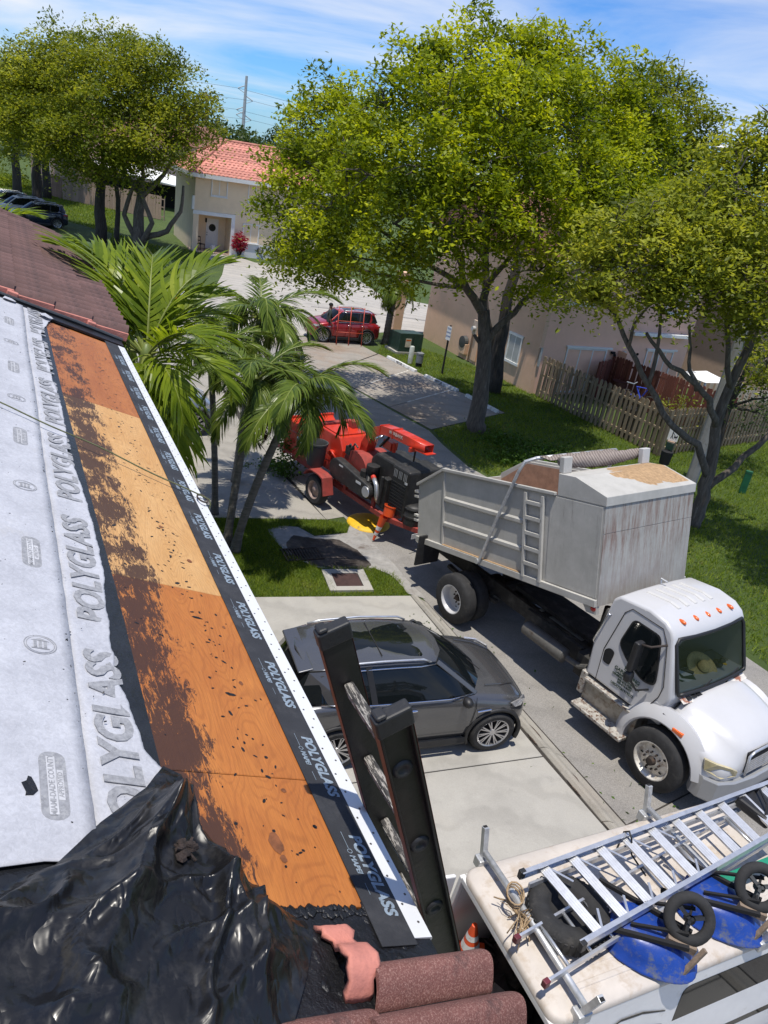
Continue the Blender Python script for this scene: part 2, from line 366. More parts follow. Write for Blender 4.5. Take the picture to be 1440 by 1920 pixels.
# parking bays on the far side
bays = sheet('parking_bays', [(1.11, 25.34), (3.95, 29.0), (-1.8, 35.7), (-3.4, 37.9), (-7.0, 34.4), (-3.21, 30.4)], 0.006, m_seam)
ox, oy = Vector((1.11, 25.34)), Vector((3.95, 29.0)); ex, ey = Vector((-3.21, 30.4)), Vector((-1.45, 35.3))
def L2(a, b, t): return a.lerp(b, t)
ts = [0, 0.36, 0.70, 1.0]
for i in range(3):
    slab(bays, [L2(ox, ex, ts[i]), L2(oy, ey, ts[i]), L2(oy, ey, ts[i + 1]), L2(ox, ex, ts[i + 1])], 0.02, m_bay, 0.02)
slab(bays, [(-3.25, 30.45), (-1.5, 35.3), (-3.4, 37.9), (-7.0, 34.4)], 0.02, m_bay, 0.02)
m_paint = M('line_paint', (0.62, 0.60, 0.55), 0.8, var=0.2, dirt=(0.3, 0.26, 0.2), dscale=6, dpos=(0.45, 0.6))
for t in (0.36, 0.70):
    p, q = L2(ox, ex, t), L2(oy, ey, t); seamline(bays, p.lerp(q, .25), p.lerp(q, .98), 0.07, 0.0235).data.materials[0] = m_paint
# cross street / car park beyond, and the path to the porch
sheet('cross_street', [(-13.6, 54.4), (-10.0, 58.4), (-4.6, 57.6), (-2.6, 52.6), (4, 51.5), (14, 53), (16, 45), (3, 43.6), (-0.6, 41.6), (-2.5, 39.4), (-3.6, 38.2), (-7.0, 34.5), (-10.6, 35.6), (-11.2, 42), (-12.6, 50)], 0.005, m_far)
cs2 = sheet('cross_street_gutter', [(-6.0, 44.4), (-0.9, 45.9), (6, 46.6), (14, 47.0), (14, 46.7), (6, 46.3), (-0.9, 45.6), (-6.0, 44.1)], 0.009, m_street)
sheet('garden_path', [(-15.75, 56.0), (-15.3, 58.6), (-14.3, 59.4), (-12.2, 57.6), (-9.8, 58.7), (-8.6, 58.2), (-13.4, 54.0), (-14.3, 54.8)], 0.012, m_far)
# concrete apron round the drain with dark wet soil
sheet('drain_apron', [(-2.55, 15.82), (-2.25, 16.12), (-1.92, 16.2), (-1.5, 15.9), (-0.78, 16.33), (-0.72, 16.85), (-0.35, 16.4), (1.15, 13.9), (0.78, 14.0), (0.35, 14.7), (-0.02, 14.86), (-1.14, 14.42), (-1.9, 14.75), (-2.35, 15.4)], 0.016, M('apron', (0.27, 0.26, 0.245), 0.9, bmp=0.3, scale=4, dirt=(0.12, 0.1, 0.085), dscale=2), rough_edge=0.03)
m_mud = M('dark_mud', (0.055, 0.045, 0.038), 0.75, var=0.5, scale=9, bmp=0.8, bscale=30, dirt=(0.02, 0.014, 0.011), dscale=2.2, dpos=(0.48, 0.6))
bb = MB(); pts = [(-1.95, 15.75), (-1.5, 15.78), (-0.9, 15.95), (-0.45, 15.55), (-0.12, 15.02), (-0.10, 14.72), (-0.7, 14.58), (-1.25, 14.5), (-1.7, 14.72), (-2.0, 15.2)]
c = Vector((-0.95, 15.15)); NV = 40; v = [(c.x, c.y, 0.05)]; f = []
for j in range(1, 5):
    for i in range(NV):
        t = i / NV * len(pts); i0 = int(t) % len(pts); p = Vector(pts[i0]).lerp(Vector(pts[(i0 + 1) % len(pts)]), t % 1)
        q = c.lerp(p, j / 4 * (1 + random.uniform(-.06, .06))); v.append((q.x, q.y, 0.019 + 0.03 * (1 - (j / 4) ** 2) * random.uniform(.5, 1) if j < 4 else 0.017))
for i in range(NV): f.append((0, 1 + i, 1 + (i + 1) % NV))
for j in range(3):
    for i in range(NV): a = 1 + j * NV + i; bq = 1 + j * NV + (i + 1) % NV; f.append((a, a + NV, bq + NV, bq))
tag(bb.add(v, f).build('mud', m_mud, smooth=True), kind='stuff')
# drain grate
m_iron = M('rusty_iron', (0.045, 0.035, 0.03), 0.8, 0.3, var=0.4, dirt=(0.11, 0.06, 0.03), dscale=9)
gr = thing('drain_grate', 'rusty iron drain grate with parallel bars set in dark mud', 'drain', (-1.60, 14.88, 0.02), 27)
bb = MB(); bb.box((-0.42, -0.27, -.01), (0.42, -0.235, 0.035)); bb.box((-0.42, 0.235, -.01), (0.42, 0.27, 0.035)); bb.box((-0.42, -0.2349, -.01), (-0.385, 0.2349, 0.035)); bb.box((0.385, -0.2349, -.01), (0.42, 0.2349, 0.035)); bb.build('grate_frame', m_iron, gr)
me = MB().box((-0.014, -0.234, 0), (0.014, 0.234, 0.032)).mesh('bar', m_iron)
for i in range(11): addobj('bar', me, gr, (-0.33 + i * 0.066, 0, 0))
addobj('cross_bar', MB().box((-.38, -.012, -0.005), (.38, .012, 0.02)).mesh('cross_bar', m_iron), gr)
# utility slab with rusty lid
us = thing('utility_cover', 'square concrete pad with dark rusty metal lid sunk in the grass', 'utility cover', (-0.52, 14.09, 0), 20)
bb = MB(); X, Y = 0.46, 0.43; x, y = 0.29, 0.27
for lo, hi in (((-X, -Y, 0), (X, -y, .05)), ((-X, y, 0), (X, Y, .05)), ((-X, -y + .001, 0), (-x, y - .001, .05)), ((x, -y + .001, 0), (X, y - .001, .05))): bb.box(lo, hi)
bb.build('pad', m_drive, us); MB().box((-x + .012, -y + .012, 0), (x - .012, y - .012, .042)).build('lid', M('lid', (0.055, 0.028, 0.025), 0.7, 0.2, var=.3, scale=12, bmp=.3), us, bevel=.008)

def inpoly(P, poly):
    x, y = P[:, 0], P[:, 1]; r = np.zeros(len(P), bool); n = len(poly)
    for i in range(n):
        x0, y0 = poly[i]; x1, y1 = poly[(i + 1) % n]
        c = ((y0 > y) != (y1 > y)) & (x < (x1 - x0) * (y - y0) / ((y1 - y0) if y1 != y0 else 1e-9) + x0); r ^= c
    return r
m_grass = leafmat('grass_blade', [(0.05, 0.085, 0.008), (0.10, 0.155, 0.014), (0.17, 0.225, 0.024), (0.22, 0.22, 0.05)], tfac=0.25, scale=0.9, rough=0.6)
def grass(name, poly, holes, n, h, w):
    P = np.array(poly); lo, hi = P.min(0), P.max(0); q = rng.uniform(lo, hi, (n * 3, 2)); q = q[inpoly(q, poly)]
    for hh in holes: q = q[~inpoly(q, hh)]
    q = q[:n]; N = len(q); a = rng.uniform(0, 2 * PI, N); hh = h * rng.uniform(0.45, 1.25, N); ww = w * rng.uniform(.6, 1.3, N)
    d = np.stack([np.cos(a), np.sin(a)], 1); ln = rng.normal(0, 0.55, (N, 2)) * hh[:, None]
    v = np.zeros((N, 3, 3)); v[:, 0, :2] = q - d * ww[:, None]; v[:, 1, :2] = q + d * ww[:, None]; v[:, 2, :2] = q + ln; v[:, 2, 2] = hh
    tone = np.clip(rng.normal(0.5, 0.2, N), 0, 1)
    o = addobj(name, fastmesh(name, v.reshape(-1, 3), np.arange(N * 3).reshape(-1, 3), 3, m_grass, tone=tone)); o['kind'] = 'stuff'; return o
APRON = [(-2.5, 15.8), (-1.92, 16.3), (-1.5, 15.95), (-0.78, 16.33), (-0.77, 16.79), (-0.35, 16.4), (0.55, 14.95), (0.35, 14.7), (-0.02, 14.86), (-1.14, 14.46), (-1.9, 14.8), (-2.3, 15.4)]
PAD = [(-1.10, 14.36), (-0.33, 14.65), (0.05, 13.83), (-0.67, 13.53)]
STR2 = STREET
grass('grass', [(-8, 10.8), (0.80, 13.93), (0.45, 14.75), (-0.72, 16.8), (-1.3, 16.85), (-9.3, 13.95)], [APRON, PAD], 90000, 0.075, 0.006)
grass('grass', [(-8, 10.8), (-2.85, 12.6), (-0.75, 8.1), (-2.5, 8.0)], [], 22000, 0.075, 0.006)
RB = [(8.0, 13.9), (3.1, 21.6), (2.35, 22.5), (1.55, 24.2), (1.2, 25.3), (4.0, 29.0), (-1.6, 35.5), (-1.2, 39.5), (3.0, 36.0), (5.4, 32.9), (9.3, 27.0), (15.3, 31.8), (22, 28), (20, 16), (12, 8)]
grass('grass', RB, [STREET], 150000, 0.10, 0.011)
grass('grass', [(-20, 50), (-13.6, 54.0), (-15.9, 56.0), (-15.6, 58.2), (-19, 57.5), (-45, 72), (-50, 95), (-36, 84), (-30, 78)], [], 40000, 0.16, 0.03)

# wheel stops with VISITOR lettering
m_stop = M('stop_paint', (0.62, 0.62, 0.60), 0.8, var=.15, dirt=(0.3, 0.28, 0.25), dscale=5, dpos=(.5, .7), bmp=.2)
m_blackp = M('black_lettering', (0.02, 0.02, 0.022), 0.7)
def stop(p, q, lab):
    p, q = Vector(p), Vector(q); L = (q - p).length; t = thing('wheel_stop', lab, 'wheel stop', ((p + q) / 2).to_3d() + Vector((0, 0, .02)), math.degrees(math.atan2(q.y - p.y, q.x - p.x)), 'concrete wheel stops of the parking bays')
    MB().prism([(-.085, 0), (.085, 0), (.06, .115), (-.06, .115)], -L / 2, L / 2, 'x').build('stop_block', m_stop, t, bevel=.012)
    letters('VISITOR', 0.13, m_blackp, t, (-.34, -.0732, .06), (1, 0, 0), (0, .025, .115), depth=0.002, bold=.004)
stop((-1.00, 34.78), (0.34, 33.0), 'white wheel stop lettered VISITOR, nearest the green transformer box')
stop((0.76, 32.5), (2.13, 30.93), 'middle white wheel stop lettered VISITOR beside the slim sign post')
stop((2.48, 30.42), (3.64, 28.78), 'white wheel stop partly hidden behind the big tree trunk')

# ================================================================== OWN ROOF (foreground townhouse)
EV = Vector((0.31, 1.428, 6.15)); HA = 118.29; PI_ = R_(19)
m_stucco = M('cream_stucco', (0.55, 0.42, 0.31), 0.9, var=.08, bmp=.35, bscale=60, dirt=(0.42, 0.33, 0.25), dscale=1.2, dpos=(.5, .75))
house = thing('townhouse', 'roof in repair with white underlayment, bare orange plywood and brown tiles', 'roof', (EV.x, EV.y, 0), HA)
RM = Matrix.Translation((0, 0, EV.z)) @ Matrix.Rotation(PI_, 4, 'X')      # house frame -> roof plane (s along eave, t up slope, n out)
def rpart(o, parent=house):
    o.parent = parent
    if parent is house: o.matrix_local = RM
    return o
def rthing(name, label, cat, s, t, nn=0.0, group=None):
    """a thing lying on the roof; its children are given in roof coordinates around (s,t)"""
    o = bpy.data.objects.new(name, None); link(o); hm = Matrix.Translation((EV.x, EV.y, 0)) @ Matrix.Rotation(R_(HA), 4, 'Z')
    o.matrix_world = hm @ RM @ Matrix.Translation((s, t, nn)); return tag(o, label, cat, group)
# --- plywood
def plymat(name, cols, dark):
    m, n, b = newmat(name); t = n.nodes.new('ShaderNodeTexCoord'); mp = n.nodes.new('ShaderNodeMapping'); mp.inputs['Scale'].default_value = (0.55, 1.9, 1); n.links.new(t.outputs['Object'], mp.inputs[0])
    nz = n.nodes.new('ShaderNodeTexNoise'); nz.inputs['Scale'].default_value = 2.6; nz.inputs['Detail'].default_value = 1.5; nz.inputs['Distortion'].default_value = 0.35; n.links.new(mp.outputs[0], nz.inputs['Vector'])
    mu = n.nodes.new('ShaderNodeMath'); mu.operation = 'MULTIPLY'; mu.inputs[1].default_value = 210; n.links.new(nz.outputs['Fac'], mu.inputs[0])
    sn = n.nodes.new('ShaderNodeMath'); sn.operation = 'SINE'; n.links.new(mu.outputs[0], sn.inputs[0])
    c = ramp(n, tex(n, 2.2, 5, .6, (1, 3, 1)), [(.3, cols[0]), (.7, cols[1])])
    gl = ramp(n, sn.outputs[0], [(0.0, G3(0)), (0.35, G3(.0)), (1.0, G3(.26))]); c = mix(n, gl, c, cols[2])
    fb = ramp(n, tex(n, 38, 3, .65, (.5, 11, 1)), [(.35, G3(.8)), (.7, G3(1.08))]); c = mix(n, 1.0, c, fb, 'MULTIPLY')
    # tar residue: fibrous dark streaks in the upslope part, broken up by the bare wood
    sp = n.nodes.new('ShaderNodeSeparateXYZ'); n.links.new(t.outputs['Object'], sp.inputs[0])
    mk_ = n.nodes.new('ShaderNodeFloatCurve'); cv = mk_.mapping.curves[0]
    cv.points[0].location = (0, 0); cv.points[1].location = (1, .7)
    for px_, py_ in ((.37, .0), (.47, .78), (.59, 1.0), (.66, .92)): cv.points.new(px_, py_)
    mk_.mapping.update(); n.links.new(sp.outputs['Y'], mk_.inputs['Value'])
    big = tex(n, 5.0, 3, .6, (1, 1.5, 1)); fine = tex(n, 30, 7, .85, (.55, 2.0, 1), dist=.8)
    a1 = n.nodes.new('ShaderNodeMath'); a1.operation = 'MULTIPLY_ADD'; n.links.new(fine, a1.inputs[0]); a1.inputs[1].default_value = 1.25; 
    a2 = n.nodes.new('ShaderNodeMath'); a2.operation = 'MULTIPLY'; n.links.new(big, a2.inputs[0]); a2.inputs[1].default_value = .85; n.links.new(a2.outputs[0], a1.inputs[2])
    a3 = n.nodes.new('ShaderNodeMath'); a3.operation = 'MULTIPLY_ADD'; n.links.new(mk_.outputs[0], a3.inputs[0]); a3.inputs[1].default_value = dark; n.links.new(a1.outputs[0], a3.inputs[2])
    a4 = n.nodes.new('ShaderNodeMath'); a4.operation = 'MULTIPLY'; n.links.new(a3.outputs[0], a4.inputs[0]); a4.inputs[1].default_value = .6
    sf = ramp(n, a4.outputs[0], [(.91, G3(0)), (.94, G3(.93))])
    c = mix(n, sf, c, (0.034, 0.013, 0.008))
    n.links.new(c, b.inputs['Base Color']); b.inputs['Roughness'].default_value = .62; bump(n, b, fb, .25, .004); MATS[name] = m; return m
m_plyA = plymat('plywood_orange', [(0.36, 0.112, 0.020), (0.46, 0.165, 0.032), (0.20, 0.055, 0.011)], .60)
m_plyP = plymat('plywood_pale', [(0.50, 0.265, 0.09), (0.58, 0.34, 0.135), (0.32, 0.14, 0.042)], .575)
m_plyR = plymat('plywood_red', [(0.31, 0.098, 0.026), (0.41, 0.145, 0.038), (0.18, 0.055, 0.015)], .50)
m_knot = M('knot', (0.16, 0.055, 0.018), .7, var=.4, scale=30); m_tar = M('tar', (0.008, 0.008, 0.009), .35, var=.5, scale=14, bmp=.9, bscale=26)
def board(s0, s1, t0, t1, mat, n0=.0, n1=.012, skew=0.0, label=None):
    b = MB(); ns = max(2, int((s1 - s0) / .35)); 
    v = [(s0 + skew * 0, t0, n1)]; 
    o = MB().prism([(s0, t0), (s1, t0), (s1 + skew, t1), (s0 + skew, t1)], n0, n1, 'z').build('plywood_sheet', mat, None, bevel=.0025, seg=1); rpart(o)
    if label: o['label'] = label
    return o
board(.105, .574, .155, .70, m_plyA, label='orange plywood piece at the near end with a dark oval knot')
board(.577, 1.678, .155, .76, m_plyA, label='orange plywood sheet with dark tar streaks')
board(1.681, 3.945, .155, .76, m_plyP, label='pale fresh plywood sheet with dark tar patches')
board(3.948, 5.88, .155, .76, m_plyR, label='reddish plywood sheet at the far end')
# nail holes and knots on the boards
bh = MB(); 
for i in range(330):
    s, t = random.uniform(.15, 5.8), random.choice([random.uniform(.2, .62), random.gauss(.32, .03)]); r = random.uniform(.0018, .006) * (1.5 if random.random() < .12 else 1)
    a = random.uniform(0, PI); k = random.uniform(1, 2.6)
    bh.add([(s + r * k * math.cos(2 * PI * q / 6) * math.cos(a) - r * math.sin(2 * PI * q / 6) * math.sin(a), t + r * k * math.cos(2 * PI * q / 6) * math.sin(a) + r * math.sin(2 * PI * q / 6) * math.cos(a), .0129) for q in range(6)], [tuple(range(6))])
o = bh.build('nail_holes', m_tar); rpart(o); o['kind'] = 'stuff'
for (s, t, r, k) in ((.315, .365, .020, 1.9), (.26, .36, .010, 1.4), (1.05, .26, .008, 1.5), (1.95, .26, .012, 1.3), (2.25, .34, .009, 1.6), (1.42, .23, .007, 1.4), (.52, .27, .009, 1.0)):
    vv = [(s + r * k * math.cos(2 * PI * q / 14) * (1 + .1 * math.sin(3 * q)), t + r * math.sin(2 * PI * q / 14) * (1 + .12 * math.cos(2 * q)), .0133) for q in range(14)]
    rpart(MB().add(vv, [tuple(range(14))]).build('knot', m_knot))
# --- black self-adhesive strip with printed name, white drip edge
m_strip = M('black_membrane', (0.021, 0.022, 0.026), .75, var=.25, scale=8, bmp=.25, bscale=200, dirt=(.05, .05, .053), dscale=7, dpos=(.5, .75))
strip = rpart(MB().prism([(-.02, .060), (5.95, .060), (5.95, .176), (-.02, .174)], .0145, .0175, 'z').build('membrane_strip', m_strip))
m_print = M('grey_print', (0.20, 0.25, 0.30), .75, var=.3, scale=40, dirt=(.05, .055, .06), dscale=22, dpos=(.6, .72))
sp0 = .346
for i in range(13):
    s = .346 + i * .4345
    if s > 5.9: break
    letters('POLYGLASS', .052, m_print, strip, (s, .098, .0186), (-1, 0, 0), (0, -1, 0), depth=.0003, spacing=1.02, bold=.0022, shear=.12)
    letters('MAPEI', .024, m_print, strip, (s - .075, .137, .0186), (-1, 0, 0), (0, -1, 0), depth=.0003, bold=.0008, shear=.15)
    for q0, q1 in ((-.05, .012), (-.21, -.172)): rpart(MB().box((s + q0, .1365, .0182), (s + q1, .1378, .0188)).build('printed_line', m_print), strip)
    # small house emblem beside the small word
    e = MB(); cs, ct, r = s - .0605, .137, .0085
    for q in range(16): a0, a1 = 2 * PI * q / 16, 2 * PI * (q + 1) / 16; e.add([(cs + r * math.cos(a0), ct + r * math.sin(a0), .0187), (cs + r * math.cos(a1), ct + r * math.sin(a1), .0187), (cs + .75 * r * math.cos(a1), ct + .75 * r * math.sin(a1), .0187), (cs + .75 * r * math.cos(a0), ct + .75 * r * math.sin(a0), .0187)], [(0, 1, 2, 3)])
    rpart(e.build('emblem', m_print), strip)
m_white = M('white_metal', (.60, .61, .62), .45, var=.04, scale=3, dirt=(.62, .62, .6), dscale=5, dpos=(.55, .8))
drip = rpart(MB().loft([[(s, .0615, .0165), (s, 0, .0165), (s, -.004, .012), (s, -.004, -.05), (s, .0, -.05), (s, .0, .010), (s, .0615, .0135)] for s in (0, 5.95)]).build('drip_edge', m_white))
mn = MB().lathe([(0, .0016), (.0035, .0012), (.0042, 0)], seg=7).mesh('nail_head', M('nail', (.12, .11, .10), .5, .6)); k = 0
s = .05
while s < 5.9:
    for t in (.018, .045):
        a = bpy.data.objects.new('nail_head', mn); link(a, drip); a.location = (s + random.uniform(-.02, .02) + (.05 if t > .03 else 0), t + random.uniform(-.004, .004), .0166); k += 1
    s += .105
# --- white underlayment: sheet with ragged lower edge, lap seam, printing
m, n, b = newmat('underlayment'); c = ramp(n, tex(n, 5, 8, .7), [(.3, (.35, .358, .39)), (.6, (.44, .45, .485)), (.8, (.485, .495, .525))])
c = mix(n, 1.0, c, ramp(n, tex(n, 55, 6, .75, dist=1.0), [(.3, G3(.80)), (.65, G3(1.06))]), 'MULTIPLY'); c = mix(n, ramp(n, tex(n, 9, 9, .8, dist=1.2), [(.56, G3(0)), (.72, G3(.5))]), c, (.36, .36, .38)); c = mix(n, ramp(n, tex(n, 1.3, 7, .75), [(.60, G3(0)), (.76, G3(.42))]), c, (.40, .37, .31))
n.links.new(c, b.inputs['Base Color']); b.inputs['Roughness'].default_value = .8; bump(n, b, tex(n, 38, 6, .7, dist=.8), .28, .006); m_und = m
edge = [(.20, .585), (.287, .596), (.42, .615), (.56, .646), (.631, .688), (.80, .705), (.983, .728), (1.3, .71), (1.661, .685), (2.0, .685), (2.465, .695), (2.841, .728), (3.3, .712), (3.703, .71), (4.1, .725), (4.586, .741), (5.0, .742), (5.30, .745), (5.55, .70), (5.80, .66), (5.98, .622)]
def edge_t(s):
    for i in range(len(edge) - 1):
        if edge[i][0] <= s <= edge[i + 1][0]: return edge[i][1] + (edge[i + 1][1] - edge[i][1]) * (s - edge[i][0]) / (edge[i + 1][0] - edge[i][0])
    return edge[0][1] if s < edge[0][0] else edge[-1][1]
def membrane(t_hi, lo_f, base, curl, mat, name, s0=.2, s1=6.05, ds=.011, rag=.006, ragend=0.0):
    S = np.arange(s0, s1, ds); v = []; f = []; rows = 7
    off = 0.0
    for i, s in enumerate(S):
        off = off * .82 + random.uniform(-rag, rag); lo = lo_f(s) + off
        for j in range(rows):
            q = (j / (rows - 1)) ** 1.8; t = lo + (t_hi - lo) * q; cu = curl * math.exp(-((t - lo) / .03) ** 2) * (1 + .8 * math.sin(s * 9) * math.sin(s * 23 + 1))
            v.append((s + (ragend * math.sin(t * 40 + 5 * math.sin(t * 91)) * math.exp(-(s - s0) * 25) if ragend else 0), t, base + cu + .0012 * math.sin(s * 31 + t * 17)))
    for i in range(len(S) - 1):
        for j in range(rows - 1): a = i * rows + j; f.append((a, a + rows, a + rows + 1, a + 1))
    o = MB().add(v, f).build(name, mat, smooth=True); o.modifiers.new('thick', 'SOLIDIFY').thickness = .003; o.modifiers['thick'].offset = 1; rpart(o); return o
def near_end(s): return edge_t(s)
und = membrane(.866, edge_t, .0225, .006, m_und, 'underlayment_sheet', s0=.27, rag=.0022)
und2 = membrane(1.75, lambda s: .857 + .003 * math.sin(s * 3), .0290, .0012, m_und, 'underlayment_sheet', s0=.225, rag=.0003, ragend=.02)
m_lap = M('lap_shadow_tar', (.05, .045, .05), .8)
black_bed = rpart(MB().prism([(-.16, -.0), (.10, -.0), (.10, .154), (.102, .9), (.30, .95), (.30, 2.6), (-.6, 2.6), (-.6, .0)], -.01, .011, 'z').build('tar_bed', m_tar, bevel=.004, seg=1))
rpart(MB().prism([(.10, .50), (.22, .572), (.40, .62), (.57, .648), (1.55, .648), (2.55, .662), (3.94, .678), (5.80, .682), (6.2, .66), (6.3, 2.6), (.10, 2.6)], .0135, .019, 'z').build('black_underlay', M('black_underlay', (.011, .012, .014), .32, var=.4, scale=10, bmp=.7, bscale=18)))
rpart(MB().prism([(-.6, .02), (12.0, .02), (12.0, 2.6), (-.6, 2.6)], -.14, -.012, 'z').build('roof_deck', m_plyA))
# printing on the underlayment
m_gp = M('grey_membrane_print', (.235, .24, .255), .8, var=.25, scale=60, dirt=(.30, .305, .315), dscale=70, dpos=(.5, .6))
m_ltp = M('pale_print', (.44, .445, .46), .8)
def z1(b=.0295): return b
for i in range(9):
    s0 = 1.265 + (i - 1) * .995
    if not (0.1 < s0 < 5.6): continue
    for txt, ds in (('POLYGLASS', 0),):
        letters(txt, .145, m_gp, und, (s0, .758, .0268), (1, 0, 0), (0, 1, 0), name='lettering', depth=.0012, bold=.005, shear=.10, spacing=1.0, sx=1.08)
for i in range(9):
    s = .466 + i * .605; t = .949 + .003 * i
    if i % 2 == 0:
        hw, hh, rr = .118, .0335, .03; pr = []
        for (cx, cy, a0) in ((hw - rr, hh - rr, 0), (-hw + rr, hh - rr, 90), (-hw + rr, -hh + rr, 180), (hw - rr, -hh + rr, 270)):
            for q in range(5): a = R_(a0 + q * 22.5); pr.append((s + cx + rr * math.cos(a), t + cy + rr * math.sin(a)))
        rpart(MB().prism(pr, .0325, .0333, 'z').build('badge', m_gp), und2)
        rpart(MB().box((s - .10, t - .007, .0335), (s + .10, t + .015, .0338)).build('badge_panel', m_ltp), und2)
        letters('MIAMI-DADE COUNTY', .0205, m_gp, und2, (s, t + .004, .0341), (1, 0, 0), (0, 1, 0), depth=.0002, align='CENTER', bold=.0004)
        rpart(MB().box((s - .052, t - .0245, .0335), (s + .052, t - .0095, .0338)).build('badge_panel', m_ltp), und2)
        letters('APPROVED', .0175, m_gp, und2, (s, t - .017, .0341), (1, 0, 0), (0, 1, 0), depth=.0002, align='CENTER', bold=.0003)
    else:
        e = MB()
        def ring(r0, r1, z, kx=1.0, N=28):
            for q in range(N):
                a0, a1 = 2 * PI * q / N, 2 * PI * (q + 1) / N
                e.add([(s + kx * r0 * math.cos(a0), t + r0 * math.sin(a0), z), (s + kx * r0 * math.cos(a1), t + r0 * math.sin(a1), z), (s + kx * r1 * math.cos(a1), t + r1 * math.sin(a1), z), (s + kx * r1 * math.cos(a0), t + r1 * math.sin(a0), z)], [(0, 1, 2, 3)])
        ring(.050, .047, .0331); ring(.043, .041, .0331)
        for q in (-1, 0, 1): e.box((s - .015, t + q * .015 - .0045, .0327), (s + .018, t + q * .015 + .0045, .0331))
        e.box((s - .022, t - .027, .0327), (s - .017, t + .027, .0331)); e.prism([(s + .020, t - .028), (s + .034, t), (s + .020, t + .028)], .0327, .0331, 'z')
        rpart(e.build('emblem', m_gp), und2)
        letters('UNITED STATES', .008, m_gp, und2, (s - .026, t, .0331), (1, 0, 0), (0, 1, 0), depth=.0002, align='CENTER') if False else None
# walls, fascia under the roof
wm = MB(); wm.box((-4, .30, .0), (14, 9, 6.0)); w_ = wm.build('wall', m_stucco, house)
MB().box((-4, .012, 5.93), (12.2, .035, 6.115)).build('fascia', M('fascia', (.55, .52, .48), .7), house)
MB().box((-4, .036, 6.001), (12.2, .30, 6.03)).build('soffit', M('soffit', (.5, .47, .42), .8), house)

# --- brown barrel tiles: far field and the near row
def tilemat(name, col, spec_):
    m, n, b = newmat(name); oi = n.nodes.new('ShaderNodeObjectInfo')
    c = ramp(n, tex(n, 4, 7, .7), [(.3, tuple(x * .65 for x in col)), (.7, tuple(x * 1.3 for x in col))])
    c = mix(n, ramp(n, tex(n, 230, 4, .8), [(.5, G3(0)), (.62, G3(.7))]), c, spec_)
    c = mix(n, ramp(n, tex(n, 7, 8, .75), [(.55, G3(0)), (.7, G3(.7))]), c, (.028, .022, .022))
    mr = n.nodes.new('ShaderNodeMapRange'); mr.inputs[3].default_value = .8; mr.inputs[4].default_value = 1.18; n.links.new(oi.outputs['Random'], mr.inputs[0])
    h = n.nodes.new('ShaderNodeHueSaturation'); n.links.new(mr.outputs[0], h.inputs['Value']); n.links.new(c, h.inputs['Color'])
    n.links.new(h.outputs[0], b.inputs['Base Color']); b.inputs['Roughness'].default_value = .85; bump(n, b, tex(n, 150, 4, .7), .7, .004); MATS[name] = m; return m
m_tile = tilemat('brown_tile', (.105, .056, .050), (.17, .10, .09)); m_tile2 = tilemat('near_tile', (.135, .052, .043), (.34, .20, .165))
m_pink = M('pink_mortar', (.50, .19, .145), .8, var=.15, scale=5, bmp=.5, bscale=25, dirt=(.30, .12, .1), dscale=6, dpos=(.5, .7))
def tile_mesh(w, L, h, lip, mat, N=10, th=.012):
    v = []; f = []
    prof = [(x / N * w - w / 2, h * (math.cos(PI * (x / N - .5)) ** 1.0) ) for x in range(N + 1)]
    for (t, lift) in ((0, lip), (L, 0)):
        for (x, z) in prof: v.append((x, t, z + lift))
        for (x, z) in reversed(prof): v.append((x * .98, t, z + lift - th))
    b = MB(); n = 2 * (N + 1); b.loft([v[:n], v[n:]]); me = b.mesh('roof_tile', mat, smooth=True); sharp(me, 40); return me
tm = tile_mesh(.168, .36, .070, .045, m_tile); trow = .33
for r in range(6):
    s = 6.375 + random.uniform(-.005, .005); jj = 0
    smax = 11.6 - .55 * abs(r) * .2
    while s < smax and r < 4 or (s < smax and r >= 4 and jj < 26):
        o = bpy.data.objects.new('roof_tile', tm); link(o, house); o.matrix_local = RM @ Matrix.Translation((s, -.055 + r * trow, .03)) @ Matrix.Rotation(random.uniform(-.012, .012), 4, 'Z'); s += .197; jj += 1
# thin tile edge band (rake) and the clay bird stops along it
rk = MB()
for r in range(5): rk.prism([(-.06 + r * trow, .088), (-.06 + (r + 1) * trow, .060), (-.06 + (r + 1) * trow, .012), (-.06 + r * trow, .012)], 6.262, 6.286, 'x')
rpart(rk.build('rake_edge', m_pink, bevel=.004, seg=1))
for (t, w) in ((.275, .075), (.94, .09)):
    rpart(MB().box((6.20, t - w / 2, .015), (6.261, t + w / 2, .080)).build('mortar_plug', m_pink, bevel=.008))
rpart(MB().prism([(6.0, .0), (6.30, .0), (6.30, 2.2), (6.06, 2.2)], .0, .019, 'z').build('tar_flashing', m_tar))
rpart(MB().tube([(6.19, -.01, .03), (6.2, .4, .036), (6.19, .8, .034), (6.2, 1.6, .036)], [.016, .018, .016, .016], 8).build('lead_flashing', M('lead', (.05, .055, .06), .5, .3, bmp=.5, bscale=20)))
rc = MB()
for i in range(7):
    s0 = -.09 + i * .36; rc.lathe([(.085, 0), (.075, .40)], (11.62, s0, .045), axis='y', seg=14)
rpart(rc.build('rake_cap', m_tile, smooth=True))
# torn scraps of membrane at the far end
for q, (s, t) in enumerate(((5.93, .68), (6.03, .98))):
    pr = [(s + .09 * random.uniform(.5, 1) * math.cos(2 * PI * k / 9), t + .075 * random.uniform(.4, 1) * math.sin(2 * PI * k / 9), .034 + random.uniform(0, .02)) for k in range(9)]
    rpart(MB().add(pr, [tuple(range(9))]).build('torn_flap', m_und))
